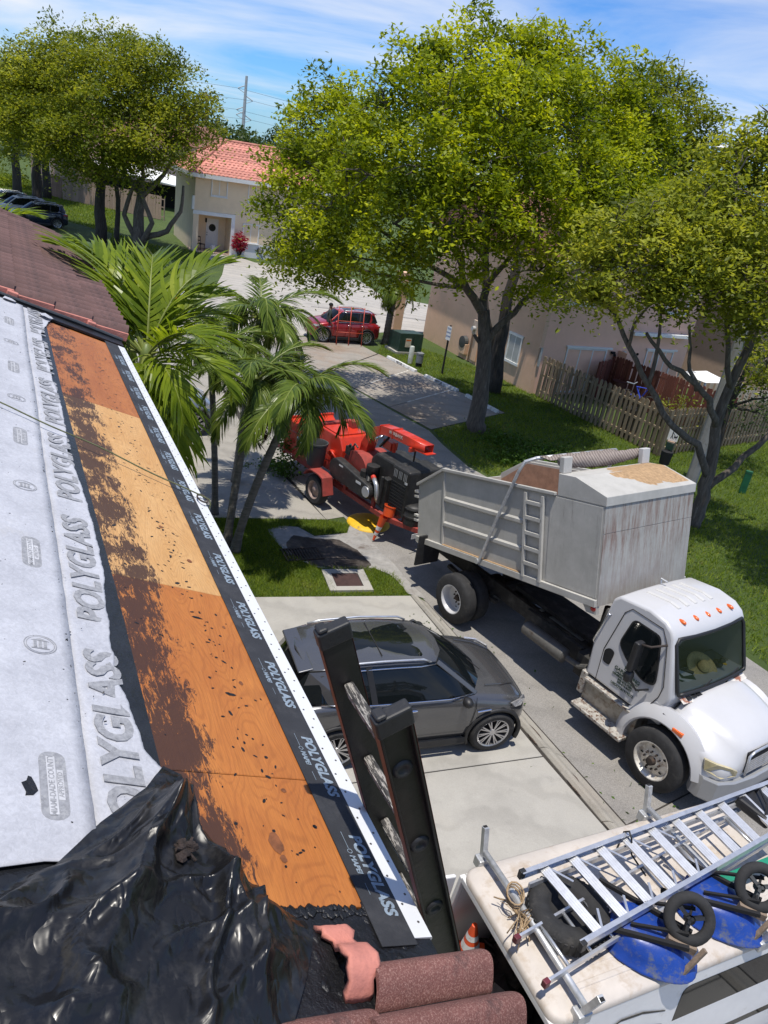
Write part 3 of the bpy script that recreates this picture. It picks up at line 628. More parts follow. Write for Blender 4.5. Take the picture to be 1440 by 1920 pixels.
# near row of barrel tiles at the bottom of the picture
nt_ = tile_mesh(.118, .46, .060, .0, m_tile2, 16, .014); nt_s = tile_mesh(.118, .375, .060, .0, m_tile2, 16, .014)
for (s, t, zz, rot) in ((-.105, -.10, .016, .05), (-.225, -.13, .012, .045), (-.345, -.14, .012, .04), (-.215, .30, -.006, .03), (-.335, .29, -.004, .04), (-.465, -.135, .012, .04)):
    o = bpy.data.objects.new('roof_tile', nt_ if s < -.12 else nt_s); link(o, house); o.matrix_local = RM @ Matrix.Translation((s, t, zz)) @ Matrix.Rotation(rot, 4, 'Z')
    o['label'] = 'coarse brown barrel tile of the near row'
# broken pink clay bird stop
prof = [(.050, .016), (.035, .034), (.012, .040), (-.006, .034), (-.022, .040), (-.040, .064), (-.062, .082), (-.088, .088), (-.112, .080), (-.134, .058), (-.148, .030), (-.152, .012)]
v = []; N = len(prof) - 1; NT = 9
for r in range(NT + 1):
    for q, (ss, zz) in enumerate(prof):
        e0 = .262 + .006 * math.sin(q * 2.3) + .012 * (q > 8); e1 = .345 + .006 * math.sin(q * 3.1 + 1) - .018 * (q in (3, 4)); v.append((ss + random.uniform(-.0015, .0015), e0 + (e1 - e0) * r / NT, zz + random.uniform(-.0008, .0008)))
f = [(r * (N + 1) + q, r * (N + 1) + q + 1, (r + 1) * (N + 1) + q + 1, (r + 1) * (N + 1) + q) for r in range(NT) for q in range(N)]
o = MB().add(v, f).build('clay_piece', m_pink, smooth=True); o.modifiers.new('t', 'SOLIDIFY').thickness = .016; o.modifiers['t'].offset = -1; rpart(o); o['label'] = 'broken pink clay end piece on the near tile'
# lumps of tar on the bed and the strip end
lt = MB()
for i in range(60):
    s, t = random.uniform(-.14, .12), random.uniform(.03, .62); r = random.uniform(.004, .015); lt.sphere((s, t, .009), (r * random.uniform(.8, 2.4), r, r * .30), 7, 4)
for i in range(90):
    t = .16 + i * .0046; s = .093 + .0 * t + (.10 if t > .48 else 0) * ((t - .48) / .1); r = random.uniform(.003, .008); lt.sphere((s + random.uniform(-.014, .012), t, .0125), (r * random.uniform(1, 3), r * random.uniform(1, 2.5), r * .35), 6, 4)
o = lt.build('tar_lumps', m_tar, smooth=True); rpart(o); o['kind'] = 'stuff'

# --- black plastic sheeting bundled over the roof
TS, TT = .12, .72
tarp = rthing('plastic_sheet', 'crumpled glossy black plastic sheet heaped on the white underlayment', 'plastic sheet', TS, TT, .03)
outl = [(.09, 1.20), (.22, .96), (.349, .846), (.47, .715), (.565, .648), (.535, .60), (.47, .607), (.358, .60), (.24, .54), (.139, .489), (.085, .44), (.05, .385), (.02, .372), (-.03, .395), (-.09, .43), (-.19, .50), (-.42, .62), (-.60, .85), (-.45, 1.3), (-.15, 1.5)]
NR, NA = 64, 260; v = []; nO = len(outl); ap = Vector((.50, .64))
import mathutils
for j in range(NR + 1):
    q = j / NR
    for i in range(NA):
        u_ = i / NA * nO; i0 = int(u_) % nO; fr = u_ % 1; P = Vector(outl[i0]).lerp(Vector(outl[(i0 + 1) % nO]), fr)
        p = Vector((TS, TT)).lerp(P, q); s, t = p
        dv = p - ap; ra = dv.length; an = math.atan2(dv.y, dv.x)
        W1 = mathutils.noise.noise(Vector((s * 3.1, t * 3.1, 3.3))); W2 = mathutils.noise.noise(Vector((s * 5 + 7, t * 5, 8.3)))
        fold = lambda x: (1 - min(1, abs(x))) ** 1.25
        r1 = fold(math.sin(an * 5.5 + W1 * 2.2 + ra * 1.2) * 1.25); r2 = fold(math.sin(an * 9.5 - W2 * 2.6 + 1.0 + ra * 3.0) * 1.5); r3 = fold(mathutils.noise.noise(Vector((s * 6.5 + t * 3 + W1, t * 3.2 - s * 4, 5.0))) * 3.2); r4 = fold(mathutils.noise.noise(Vector((s * 9 - t * 5, t * 10 + W2, 9.0))) * 4.0)
        far = min(1, ra * 4.5); env = (1 - q ** 4); body = .075 * (1 - q * q) + far * (.052 * r1 + .032 * r2) + .020 * r3 * (.35 + far * .65) + .004 * r4 + .022 * W1
        ridge = .06 * math.exp(-((s - .36 - (t - .64) * -.2) / .10) ** 2 - ((t - .67) / .09) ** 2)
        z = env * (body + ridge) + .004 + .006 * (1 - env) * max(0, r3)
        v.append((s - TS, t - TT, max(z, .002) - .002))
f = [(j * NA + i, (j + 1) * NA + i, (j + 1) * NA + (i + 1) % NA, j * NA + (i + 1) % NA) for j in range(NR) for i in range(NA)]
m, n, b = newmat('black_plastic'); setc(b, (.009, .009, .0095)); b.inputs['Roughness'].default_value = .3; b.inputs['Specular IOR Level'].default_value = .42
def ridged(scale, st, dist):
    q_ = tex(n, scale, .6, .4, st, dist=dist); s_ = n.nodes.new('ShaderNodeMath'); s_.operation = 'SUBTRACT'; s_.inputs[1].default_value = .5; n.links.new(q_, s_.inputs[0]); a_ = n.nodes.new('ShaderNodeMath'); a_.operation = 'ABSOLUTE'; n.links.new(s_.outputs[0], a_.inputs[0]); return a_.outputs[0]
sm = n.nodes.new('ShaderNodeMath'); sm.operation = 'MULTIPLY_ADD'; n.links.new(ridged(19, (1, 1.8, 1), .4), sm.inputs[0]); sm.inputs[1].default_value = .45; n.links.new(ridged(8, (1.5, 1, 1), .5), sm.inputs[2]); bump(n, b, sm.outputs[0], .75, .022); n.links.new(mix(n, ramp(n, tex(n, 11, 8, .75), [(.5, G3(0)), (.75, G3(.55))]), (.008, .008, .0085), (.06, .057, .053)), b.inputs['Base Color'])
n.links.new(ramp(n, tex(n, 6, 4), [(.3, G3(.24)), (.7, G3(.42))]), b.inputs['Roughness'])
o = MB().add(v, f).build('plastic_film', m, tarp, smooth=True)
lump = rthing('debris_lump', 'charred brown lump of old roofing lying on the black plastic sheet', 'debris', .175, .70, .125)
bl = MB()
for i in range(9): bl.sphere((random.uniform(-.02, .02), random.uniform(-.02, .02), random.uniform(-.012, .012)), (random.uniform(.008, .018), random.uniform(.008, .018), random.uniform(.005, .012)), 6, 4)
for i in range(10): a = random.uniform(0, 2 * PI); bl.bar((0, 0, 0), (.034 * math.cos(a), .03 * math.sin(a), random.uniform(-.01, .014)), .006, .004)
bl.build('crumbs', M('charred', (.035, .024, .02), .9, var=.6, scale=40, bmp=.8), lump)
scrap = rthing('tar_paper_scrap', 'small torn black scrap lying on the white underlayment by the badge', 'scrap', .455, 1.005, .030)
MB().prism([(-.028, -.006), (-.012, -.018), (.008, -.013), (.033, -.004), (.036, .004), (.02, .008), (.012, .020), (-.018, .010), (-.03, .012)], 0, .003, 'z').build('scrap_sheet', m_tar, scrap)
# small grit strewn on the white sheet
gb = MB()
for i in range(300):
    s, t = random.uniform(.3, 5.6), random.choice([random.uniform(.75, 1.15), .866]); r = random.choice([.0012, .0012, .0018, .0018, .0035])
    a = random.uniform(0, PI); gb.bar((s, t, .0335), (s + r * 2.4 * math.cos(a), t + r * 2 * math.sin(a), .031), r, r * .7)
o = gb.build('grit', m_tar); o.matrix_world = Matrix.Translation((EV.x, EV.y, 0)) @ Matrix.Rotation(R_(HA), 4, 'Z') @ RM; o['kind'] = 'stuff'
# --- rope across the roof
rp = rthing('rope', 'thin olive green rope stretched across the roof towards the white edge', 'rope', 3.0, .5, .03)
P = []
for i in range(25):
    q = i / 24; t = 1.75 + (-.012 - 1.75) * q; s = 3.56 - .84 * q; P.append((s - 3.0, t - .5, .008 + .02 * math.sin(q * PI) + .004 * math.sin(q * 21)))
P += [(-.30, -.522, -.004), (-.31, -.530, -.08), (-.33, -.53, -.5)]
MB().tube(P, .0042, 7).build('cord', M('rope_green', (.10, .11, .05), .8, var=.4, scale=60, bmp=.5), rp, smooth=True)
lp = [( -.28 + .045 * math.cos(a) * (1 + .2 * k), -.475 + .030 * math.sin(a), .004 + .004 * k) for k in range(2) for a in [2 * PI * q / 14 for q in range(15)]]
MB().tube(lp, .0035, 6).build('knot', M('rope_dark', (.05, .035, .03), .8), rp, smooth=True)

# --- black ladder standing against the eave
LD = thing('black_ladder', 'scuffed black fibreglass ladder leaning on the white roof edge', 'ladder', (EV.x, EV.y, 0), HA)
m_fg = M('black_fibreglass', (.012, .011, .011), .42, var=.4, scale=8, bmp=.15, dirt=(.10, .035, .022), dscale=14, dpos=(.66, .74)); m_fg2 = M('worn_edge', (.11, .03, .018), .6, var=.5, scale=20)
m_rung = M('worn_rung', (.035, .033, .031), .6, .1, var=.5, scale=24, dirt=(.30, .28, .25), dscale=26, dpos=(.50, .56), stretch=(1, 6, 6)); m_ridge = M('worn_ridge', (.30, .285, .26), .6, .2, var=.6, scale=40, dirt=(.03, .028, .026), dscale=30, dpos=(.48, .56)); m_cap = M('rubber_cap', (.016, .016, .017), .55, bmp=.3)
aL = .35; yaw = .03; dv = Vector((math.sin(yaw) * math.sin(aL), -math.cos(yaw) * math.sin(aL), -math.cos(aL))); Wd = Vector((math.cos(yaw), math.sin(yaw), 0)); nv = Wd.cross(dv).normalized()
top0 = Vector((.44, .20, 6.86)); d0, sepL = .19, .33
Llen = 6.86 / math.cos(aL) - .05
def ladder_rail(t0, inner):
    e = Wd * inner; wd, fl, th = .088, .030, .008
    b = MB(); M4 = Matrix(((dv.x, e.x, nv.x, t0.x), (dv.y, e.y, nv.y, t0.y), (dv.z, e.z, nv.z, t0.z), (0, 0, 0, 1)))
    b.box((0, -.004, -wd / 2), (Llen, .004, wd / 2), M4); b.box((0, -.026, wd / 2 - .008), (Llen, -.0045, wd / 2), M4); b.box((0, -.026, -wd / 2), (Llen, -.0045, -wd / 2 + .008), M4)
    o = b.build('rail', m_fg, LD, bevel=.002, seg=1)
    MB().box((.004, -.0265, wd / 2 + .0003), (Llen, .0045, wd / 2 + .001), M4).box((.004, -.0265, -wd / 2 - .001), (Llen, .0045, -wd / 2 - .0003), M4).build('worn_edge', m_fg2, o)
    MB().box((-.022, -.030, -wd / 2 - .004), (.035, .008, wd / 2 + .004), M4).box((-.034, -.03, wd / 2 - .03), (-.0221, .008, wd / 2 - .002), M4).build('end_cap', m_cap, o, bevel=.006)
    return o
# rail channel opens outwards: web faces the rungs
r1 = ladder_rail(top0, -1); r2 = ladder_rail(top0 - Wd * sepL, 1)
nr = int((Llen - d0) / .305)
for i in range(nr):
    p = top0 + dv * (d0 + .305 * i); b = MB(); b.bar(p - Wd * .006, p - Wd * (sepL - .006), .034, .028, nv); o = b.build('rung', m_rung, LD, bevel=.006)
    g = MB()
    for k in range(-2, 3): g.bar(p - Wd * .03 + nv * .0143 + dv * k * .006, p - Wd * (sepL - .03) + nv * .0143 + dv * k * .0062, .0032, .002, nv)
    g.build('tread', m_ridge, o)
    # D-shaped rung ends seen on the outer faces
    for (q, sg) in ((p, 1), (p - Wd * sepL, -1)):
        Z = Wd * sg; R3 = Matrix((nv, dv, Z)).transposed()
        MB().lathe([(.0, .0005), (.012, .001), (.017, .006), (.024, .006), (.029, 0)], tuple(q + Wd * sg * .0045), axis='z', seg=14, rot=R3).build('rung_end', m_cap, r1 if sg == 1 else r2, smooth=True)

# ================================================================== VEHICLES
m_tyre = M('tyre_rubber', (.020, .020, .021), .85, var=.3, bmp=.3, scale=10, dirt=(.07, .065, .06), dscale=6, dpos=(.55, .8))
m_black = M('black_plastic_trim', (.013, .013, .014), .5, var=.2); m_dark = M('dark_inside', (.010, .010, .011), .9)
m_glass = glass_dark('tinted_glass', (.006, .008, .009)); m_glass.node_tree.nodes['Principled BSDF'].inputs['Specular IOR Level'].default_value = .38; m_chrome = M('chrome', (.72, .72, .74), .18, 1.0, var=.05); m_alloy = M('alloy', (.50, .50, .52), .30, .9, var=.1)
m_alu = M('aluminium', (.60, .61, .63), .36, .75, var=.12, scale=12, dirt=(.35, .35, .35), dscale=8, dpos=(.58, .78)); m_galv = M('galvanised', (.52, .53, .54), .45, .55, var=.2, scale=14)
m_red_l = M('red_lens', (.42, .012, .012), .2, var=.1, coat=.5); m_amber = M('amber_lens', (.70, .12, .012), .25, var=.1, coat=.5)
def clearglass(name, tint, gloss=.10):
    m = bpy.data.materials.new(name); m.use_nodes = True; n = m.node_tree; n.nodes.clear(); o = n.nodes.new('ShaderNodeOutputMaterial'); t = n.nodes.new('ShaderNodeBsdfTransparent'); g = n.nodes.new('ShaderNodeBsdfGlossy'); x = n.nodes.new('ShaderNodeMixShader'); l = n.nodes.new('ShaderNodeLayerWeight'); l.inputs[0].default_value = .35
    t.inputs[0].default_value = (*tint, 1); g.inputs['Roughness'].default_value = .02; mr = n.nodes.new('ShaderNodeMapRange'); mr.inputs[3].default_value = gloss * .5; mr.inputs[4].default_value = .9
    n.links.new(l.outputs['Fresnel'], mr.inputs[0]); n.links.new(mr.outputs[0], x.inputs[0]); n.links.new(t.outputs[0], x.inputs[1]); n.links.new(g.outputs[0], x.inputs[2]); n.links.new(x.outputs[0], o.inputs[0]); return m
m_wind = clearglass('windscreen_glass', (.82, .88, .85), .07)
def boolcut(o, cutter, op='DIFFERENCE'):
    md = o.modifiers.new('cut', 'BOOLEAN'); md.object = cutter; md.operation = op; md.solver = 'EXACT'
    dg = bpy.context.evaluated_depsgraph_get(); dg.update(); me = bpy.data.meshes.new_from_object(o.evaluated_get(dg)); o.modifiers.clear(); old = o.data; o.data = me; me.name = o.name; bpy.data.objects.remove(cutter)
def wheel(parent, x, y, r, w, side, rim='alloy', rr=.66, name='wheel', nsp=10, dual=False, rimmat=None):
    """wheel > tyre, rim, hub; side -1 faces -y"""
    o = bpy.data.objects.new(name, None); link(o, parent); o.location = (x, y, r); s = side
    h = w / 2; MB().lathe([(r * rr, h * .75 * s), (r * rr * 1.03, h * s), (r * .88, h * 1.02 * s), (r * .975, h * .78 * s), (r, h * .62 * s), (r, -h * .62 * s), (r * .97, -h * .8 * s), (r * .88, -h * s), (r * rr, -h * .9 * s)], axis='y', seg=36).build('tyre', m_tyre, o, smooth=True, angle=38)
    b = MB(); R = r * rr
    if rim == 'alloy':
        b.lathe([(R * 1.02, h * .96 * s), (R * .93, h * .86 * s), (R * .90, -h * .2 * s)], axis='y', seg=32)
        for k in range(nsp):
            a = 2 * PI * k / nsp; a2 = a + .13
            for aa in (a, a2 + .05):
                b.bar((.17 * R * math.cos(a + .06), h * .72 * s, .17 * R * math.sin(a + .06)), (R * .95 * math.cos(aa), h * .86 * s, R * .95 * math.sin(aa)), R * .075, R * .07, (0, 1, 0))
        b.lathe([(0, h * .80 * s), (R * .20, h * .78 * s), (R * .24, h * .6 * s)], axis='y', seg=16)
        b.build('rim', m_alloy, o, smooth=False); MB().lathe([(0, -h * .1 * s), (R * .92, -h * .15 * s)], axis='y', seg=24).build('brake', m_dark, o)
    elif rim == 'truck':
        b.lathe([(R * 1.02, h * .98 * s), (R * .97, h * .99 * s), (R * .90, h * .80 * s), (R * .82, h * (.45 if not dual else -.2) * s), (R * .60, h * (.55 if not dual else -.55) * s), (R * .40, h * (.75 if not dual else -.6) * s), (0, h * (.76 if not dual else -.6) * s)], axis='y', seg=32); b.build('rim', rimmat, o, smooth=True, angle=40)
        hb = MB(); z0 = .76 if not dual else -.6
        hb.lathe([(0, h * (z0 + .5) * s), (R * .20, h * (z0 + .48) * s), (R * .25, h * z0 * s)], axis='y', seg=16); hb.build('hub', m_iron, o, smooth=True, angle=40)
        nb_ = MB()
        for k in range(10): a = 2 * PI * k / 10; nb_.lathe([(0, h * (z0 + .22) * s), (R * .05, h * (z0 + .2) * s), (R * .055, h * (z0 - .2) * s)], (R * .45 * math.cos(a), 0, R * .45 * math.sin(a)), axis='y', seg=7)
        nb_.build('wheel_nuts', m_iron, o)
        ho = MB()
        for k in range(5 if not dual else 2):
            a = 2 * PI * (k + .5) / (5 if not dual else 2)
            ho.add([(R * .70 * math.cos(a) + R * .09 * math.cos(q * PI / 4) * (1 if 1 else 0), h * (.575 if not dual else -.37) * s, R * .70 * math.sin(a) + R * .055 * math.sin(q * PI / 4)) for q in range(8)], [tuple(range(8))])
        ho.build('hand_holes', m_dark, o)
    else:
        b.lathe([(R * 1.02, h * .95 * s), (R * .92, h * .8 * s), (R * .85, h * .3 * s), (R * .5, h * .45 * s), (R * .3, h * .8 * s), (0, h * .85 * s)], axis='y', seg=26); b.build('rim', rimmat, o, smooth=True, angle=40)
    return o
def mirror_loop(h):   # half profile (y,z) listed bottom->top for y>=0, both ends on the centre line
    return [(y, z) for y, z in h] + [(-y, z) for y, z in reversed(h[1:-1])]

# ---------------------------------------------------------------- grey crossover car
m_paintg = M('graphite_paint', (.095, .096, .10), .24, .5, var=.04, coat=1.0); m_cladding = M('grey_cladding', (.018, .018, .019), .6)
def crossover(name, label, loc, rz, paint, WB=2.394, rails=True, detail=True):
    t = thing(name, label, 'car', loc, rz)
    half = lambda W, zl, B, T, c: [(0, zl), (W * .84, zl), (W * .95, zl + .06), (W * .985, zl + .22), (W, .62), (W * .99, B - .22), (W * .955, B - .06), (W * c, B), (W * c * .62, B + (T - B) * .75), (0, T)]
    st = [(-.80, .60, .42, .86, .90, .86), (-.77, .74, .30, .98, 1.0, .88), (-.62, .85, .26, 1.08, 1.10, .9), (-.35, .905, .24, 1.14, 1.16, .92), (0, .92, .22, 1.15, 1.18, .92), (.6, .905, .21, 1.12, 1.16, .92), (1.2, .90, .21, 1.10, 1.14, .92), (1.75, .905, .21, 1.075, 1.13, .91), (2.05, .91, .22, 1.055, 1.13, .90), (2.35, .915, .23, 1.02, 1.085, .86), (2.62, .90, .24, .965, 1.02, .83), (2.85, .83, .25, .90, .94, .80), (2.98, .70, .27, .80, .84, .78), (3.04, .52, .32, .68, .72, .75)]
    b = MB(); b.loft([[(x, y, z) for y, z in mirror_loop(half(W_, zl, B, T, c))] for x, W_, zl, B, T, c in st])
    body = b.build('body', paint, t, smooth=True, subsurf=1)
    dg = bpy.context.evaluated_depsgraph_get(); dg.update(); me = bpy.data.meshes.new_from_object(body.evaluated_get(dg)); body.modifiers.clear(); body.data = me
    cut = MB()
    for x in (0, WB):
        for s in (-1, 1): cut.lathe([(0, .55 * s), (.425, .55 * s), (.425, 1.2 * s), (0, 1.2 * s)], (x, 0, .365), axis='y', seg=36)
    co_ = cut.build('cutter', m_dark); co_.parent = t; bpy.context.view_layer.update(); boolcut(body, co_)
    MB().box((-.5, -.54, .24), (2.9, .54, .7)).build('underbody', m_dark, t)
    for x in (0, WB):
        for s in (-1, 1):
            rings = []
            for k in range(25):
                a = PI * (-.12 + 1.24 * k / 24); ca, sa = math.cos(a), math.sin(a)
                yy = .93 if x == 0 else .925
                rings.append([(x + r_ * ca, yq * s, .365 + r_ * sa) for r_, yq in ((.40, yy - .08), (.415, yy - .004), (.455, yy - .006), (.465, yy - .07))])
            MB().loft(rings).build('arch_trim', m_cladding, t, smooth=True)
    for s in (-1, 1): MB().loft([[(x, s * y, z) for y, z in ((.905, .20), (.93, .26), (.915, .36), (.86, .2))] for x in (.45, 1.2, 1.95)]).build('sill_trim', m_cladding, t, bevel=.01)
    # greenhouse: belt loop and roof loop
    bl = [(2.30, 0, 1.10), (2.22, .42, 1.09), (2.02, .74, 1.075), (1.6, .835, 1.085), (1.0, .845, 1.105), (.45, .845, 1.12), (.0, .83, 1.145), (-.38, .77, 1.16), (-.62, .62, 1.15), (-.70, .3, 1.14), (-.72, 0, 1.14)]
    rl = [(1.62, 0, 1.575), (1.58, .30, 1.572), (1.43, .54, 1.545), (1.15, .59, 1.575), (.8, .605, 1.597), (.4, .605, 1.60), (.0, .595, 1.59), (-.25, .575, 1.565), (-.42, .53, 1.535), (-.48, .27, 1.55), (-.50, 0, 1.555)]
    full = lambda L: L + [(x, -y, z) for x, y, z in reversed(L[1:-1])]
    B_, R2 = full(bl), full(rl); mid = [tuple((a * .5 + c * .5) for a, c in zip(p, q)) for p, q in zip(B_, R2)]; mid = [(x * 1.0 + (.02 if x > 1.6 else 0), y * 1.022, z) for x, y, z in mid]
    MB().loft([B_, mid, R2], caps=False).build('window_glass', m_glass, t, smooth=True)
    n = len(R2); rb = MB(); rings = [R2]
    for k, (sc_, dz) in enumerate(((.97, .016), (.8, .034), (.5, .046), (.2, .05))): rings.append([(.55 + (x - .55) * sc_, y * sc_, z + dz + (1.6 - z) * (1 - sc_) * .8) for x, y, z in R2])
    rb.loft(rings); rf = rb.build('roof', paint, t, smooth=True)
    sr = MB(); g = []
    for i in range(9):
        x = 1.40 - i * .17; row = []
        for j in range(7): y = -.43 + j * .86 / 6; row.append((x - (.02 * (j - 3) ** 2 if i == 0 else 0), y, 1.652 - .07 * (x - .55) ** 2 - .028 * (y / .43) ** 2 + .003))
        g.append(row)
    sr.loft(g, closed=False, caps=False); pr_ = sr.build('panorama_roof', m_glass, t, smooth=True)
    MB().box((.62, -.43, 1.6505), (.632, .43, 1.6555)).build('panel_gap', m_dark, pr_)
    for s in (-1, 1):
        P = lambda L, i: Vector((L[i][0], L[i][1] * s, L[i][2]))
        pil = MB(); pil.bar(P(bl, 2) + Vector((.03, .0 * s, -.02)), P(rl, 2) + Vector((0, .006 * s, .01)), .075, .045, (0, s, .6)); pil.build('pillar', paint, t, bevel=.012)
        MB().bar(P(bl, 5) + Vector((.02, .012 * s, -.02)), P(rl, 5) + Vector((-.02, .012 * s, 0)), .085, .02, (0, s, .6)).build('pillar', m_black, t)
        q = MB(); q.add([P(bl, 6) + Vector((-.08, .012 * s, -.02)), P(bl, 8) + Vector((.05, .02 * s, -.03)), P(rl, 8) + Vector((0, .012 * s, 0)), P(rl, 7) + Vector((.05, .012 * s, .0)), (P(bl, 6) + P(rl, 6)) * .5 + Vector((-.16, .03 * s, -.02))], [(0, 1, 2, 3, 4)]); oq = q.build('pillar', paint, t); oq.modifiers.new('t', 'SOLIDIFY').thickness = .02; oq.modifiers['t'].offset = 0
        tr = MB(); tr.tube([P(rl, 2) + Vector((.02, .02 * s, -.02)), P(rl, 3) + Vector((0, .028 * s, -.03)), P(rl, 4) + Vector((0, .028 * s, -.03)), P(rl, 5) + Vector((0, .028 * s, -.03)), P(rl, 6) + Vector((0, .03 * s, -.035)), P(rl, 7) + Vector((-.03, .035 * s, -.06))], .011, 6); tr.tube([P(bl, 2) + Vector((.0, .03 * s, -.005)), P(bl, 3) + Vector((0, .03 * s, 0)), P(bl, 4) + Vector((0, .032 * s, 0)), P(bl, 5) + Vector((0, .032 * s, 0)), P(bl, 6) + Vector((0, .035 * s, 0)), P(bl, 7) + Vector((.1, .045 * s, .01))], .010, 6); tr.build('window_trim', m_chrome, t, smooth=True)
        if rails: MB().tube([(1.32, .56 * s, 1.575), (1.2, .565 * s, 1.635), (.6, .58 * s, 1.662), (0, .57 * s, 1.645), (-.2, .555 * s, 1.605)], .017, 8).build('roof_rail', m_alu, t, smooth=True)
        # door shut lines, handles, mirror, lamps
        for xs, xe in ((1.98, 2.02), (.93, .90), (.22, .06)): MB().tube([(xs, .908 * s, .36), (xs + .005, .918 * s, .62), (xe, .905 * s, .90), (xe - .01, .868 * s, 1.07)], .005, 5).build('shut_line', m_dark, t)
        for x in (1.02, .28): 
            MB().sphere((x, .905 * s, .965), (.095, .028, .022), 10, 6).build('door_handle', m_chrome, t, smooth=True)
        mo = MB(); mo.sphere((1.80, 1.00 * s, 1.11), (.075, .10, .075), 12, 8); mo.bar((1.84, .85 * s, 1.07), (1.82, .95 * s, 1.09), .06, .04); mo.build('mirror', m_black if detail else paint, t, smooth=True)
        hl = MB(); hl.add([(2.60, .875 * s, .90), (2.78, .80 * s, .905), (2.92, .66 * s, .86), (2.95, .66 * s, .79), (2.80, .82 * s, .80), (2.66, .885 * s, .83)], [tuple(range(6))]); oh = hl.build('headlight', M('lamp_lens', (.55, .55, .56), .08, .6, var=.3, scale=30, coat=1), t); oh.modifiers.new('t', 'SOLIDIFY').thickness = .03; oh.modifiers['t'].offset = 0
        tl = MB(); tl.add([(-.34, .925 * s, 1.0), (-.60, .875 * s, 1.03), (-.74, .76 * s, 1.02), (-.75, .74 * s, .93), (-.60, .885 * s, .93)], [tuple(range(5))]); ol = tl.build('tail_light', m_red_l, t); ol.modifiers.new('t', 'SOLIDIFY').thickness = .04; ol.modifiers['t'].offset = 0
        MB().tube([(2.05, .917 * s, .83), (2.18, .92 * s, .845), (2.26, .918 * s, .85)], .014, 6).build('wing_vent', m_chrome, t)
        if detail: MB().tube([(2.25, .60 * s, 1.085), (2.55, .56 * s, 1.04), (2.82, .45 * s, .945)], .008, 5).build('hood_crease', paint, t)
    MB().prism([(-.36, 1.585), (-.56, 1.54), (-.57, 1.52), (-.37, 1.55)], -.52, .52, 'y').build('spoiler', paint, t, bevel=.012)
    MB().box((-.84, -.30, .5), (-.79, .30, .63)).build('number_plate', m_white, t); MB().prism([(2.95, .45), (3.055, .50), (3.05, .68), (2.98, .74)], -.40, .40, 'y').build('grille', m_dark, t, bevel=.02)
    for x in (.28, .62): MB().tube([(2.30 - .25 * (x > .4), -x, 1.125 + .02 * (x > .4)), (2.05, -x + .45, 1.235)], .008, 5).build('wiper', m_dark, t)
    for x in (0, WB):
        for s in (-1, 1): wheel(t, x, .82 * s, .365, .22, s, rr=.70)
    return t
xc_ = crossover('crossover_car', 'dark grey crossover with black panoramic roof parked on the driveway', (-.45, 9.43, .024), 23.07, m_paintg); xc_.scale = (1.045, 1.0, .965)

# ---------------------------------------------------------------- white dump truck
TR = thing('dump_truck', 'white dump truck with raised bare metal tipping body on the street', 'dump truck', (2.42, 14.04, .006), -52.03)
m_tw = M('truck_white', (.49, .49, .50), .35, var=.03, scale=2, coat=.4, dirt=(.50, .48, .45), dscale=3, dpos=(.6, .85)); m_roofw = M('cab_roof_white', (.50, .495, .48), .5, var=.05, scale=3, dirt=(.42, .30, .20), dscale=10, dpos=(.60, .74))
m_chassis = M('greasy_chassis', (.022, .021, .020), .75, var=.5, dirt=(.09, .085, .078), dscale=5, dpos=(.5, .75), bmp=.3)
def bedmat(name, rust, pos, tone_=1.0):
    m, n, b = newmat(name); c = ramp(n, tex(n, 2.2, 7, .7), [(.3, tuple(x * tone_ for x in (.36, .35, .32))), (.7, tuple(x * tone_ for x in (.48, .465, .43)))])
    st_ = tex(n, 5, 7, .75, (3.2, 3.2, .32)); tz = n.nodes.new('ShaderNodeTexCoord'); sz = n.nodes.new('ShaderNodeSeparateXYZ'); n.links.new(tz.outputs['Object'], sz.inputs[0]); hz = ramp(n, sz.outputs['Z'], [(0.0, G3(.30)), (.55, G3(.5)), (.98, G3(1.0))])
    c = mix(n, mix(n, 1.0, ramp(n, st_, [(pos, G3(0)), (pos + .2, G3(.85))]), hz, 'MULTIPLY'), c, rust)
    st2 = tex(n, 7.5, 8, .8, (2.5, 2.5, .5)); c = mix(n, ramp(n, st2, [(.58, G3(0)), (.72, G3(.6))]), c, (.55, .54, .52))
    n.links.new(c, b.inputs['Base Color']); b.inputs['Metallic'].default_value = .0; b.inputs['Roughness'].default_value = .6; bump(n, b, tex(n, 30, 4), .12, .006); MATS[name] = m; return m
m_bed = bedmat('bed_metal', (.20, .17, .14), .62); m_bedf = bedmat('bed_front_rusty', (.17, .085, .06), .44, .80); m_bedin = M('bed_inside_rust', (.34, .20, .13), .8, var=.25, scale=6, bmp=.2)
m_saw = M('sawdust', (.36, .235, .125), .95, var=.3, scale=18, bmp=.8, bscale=60)
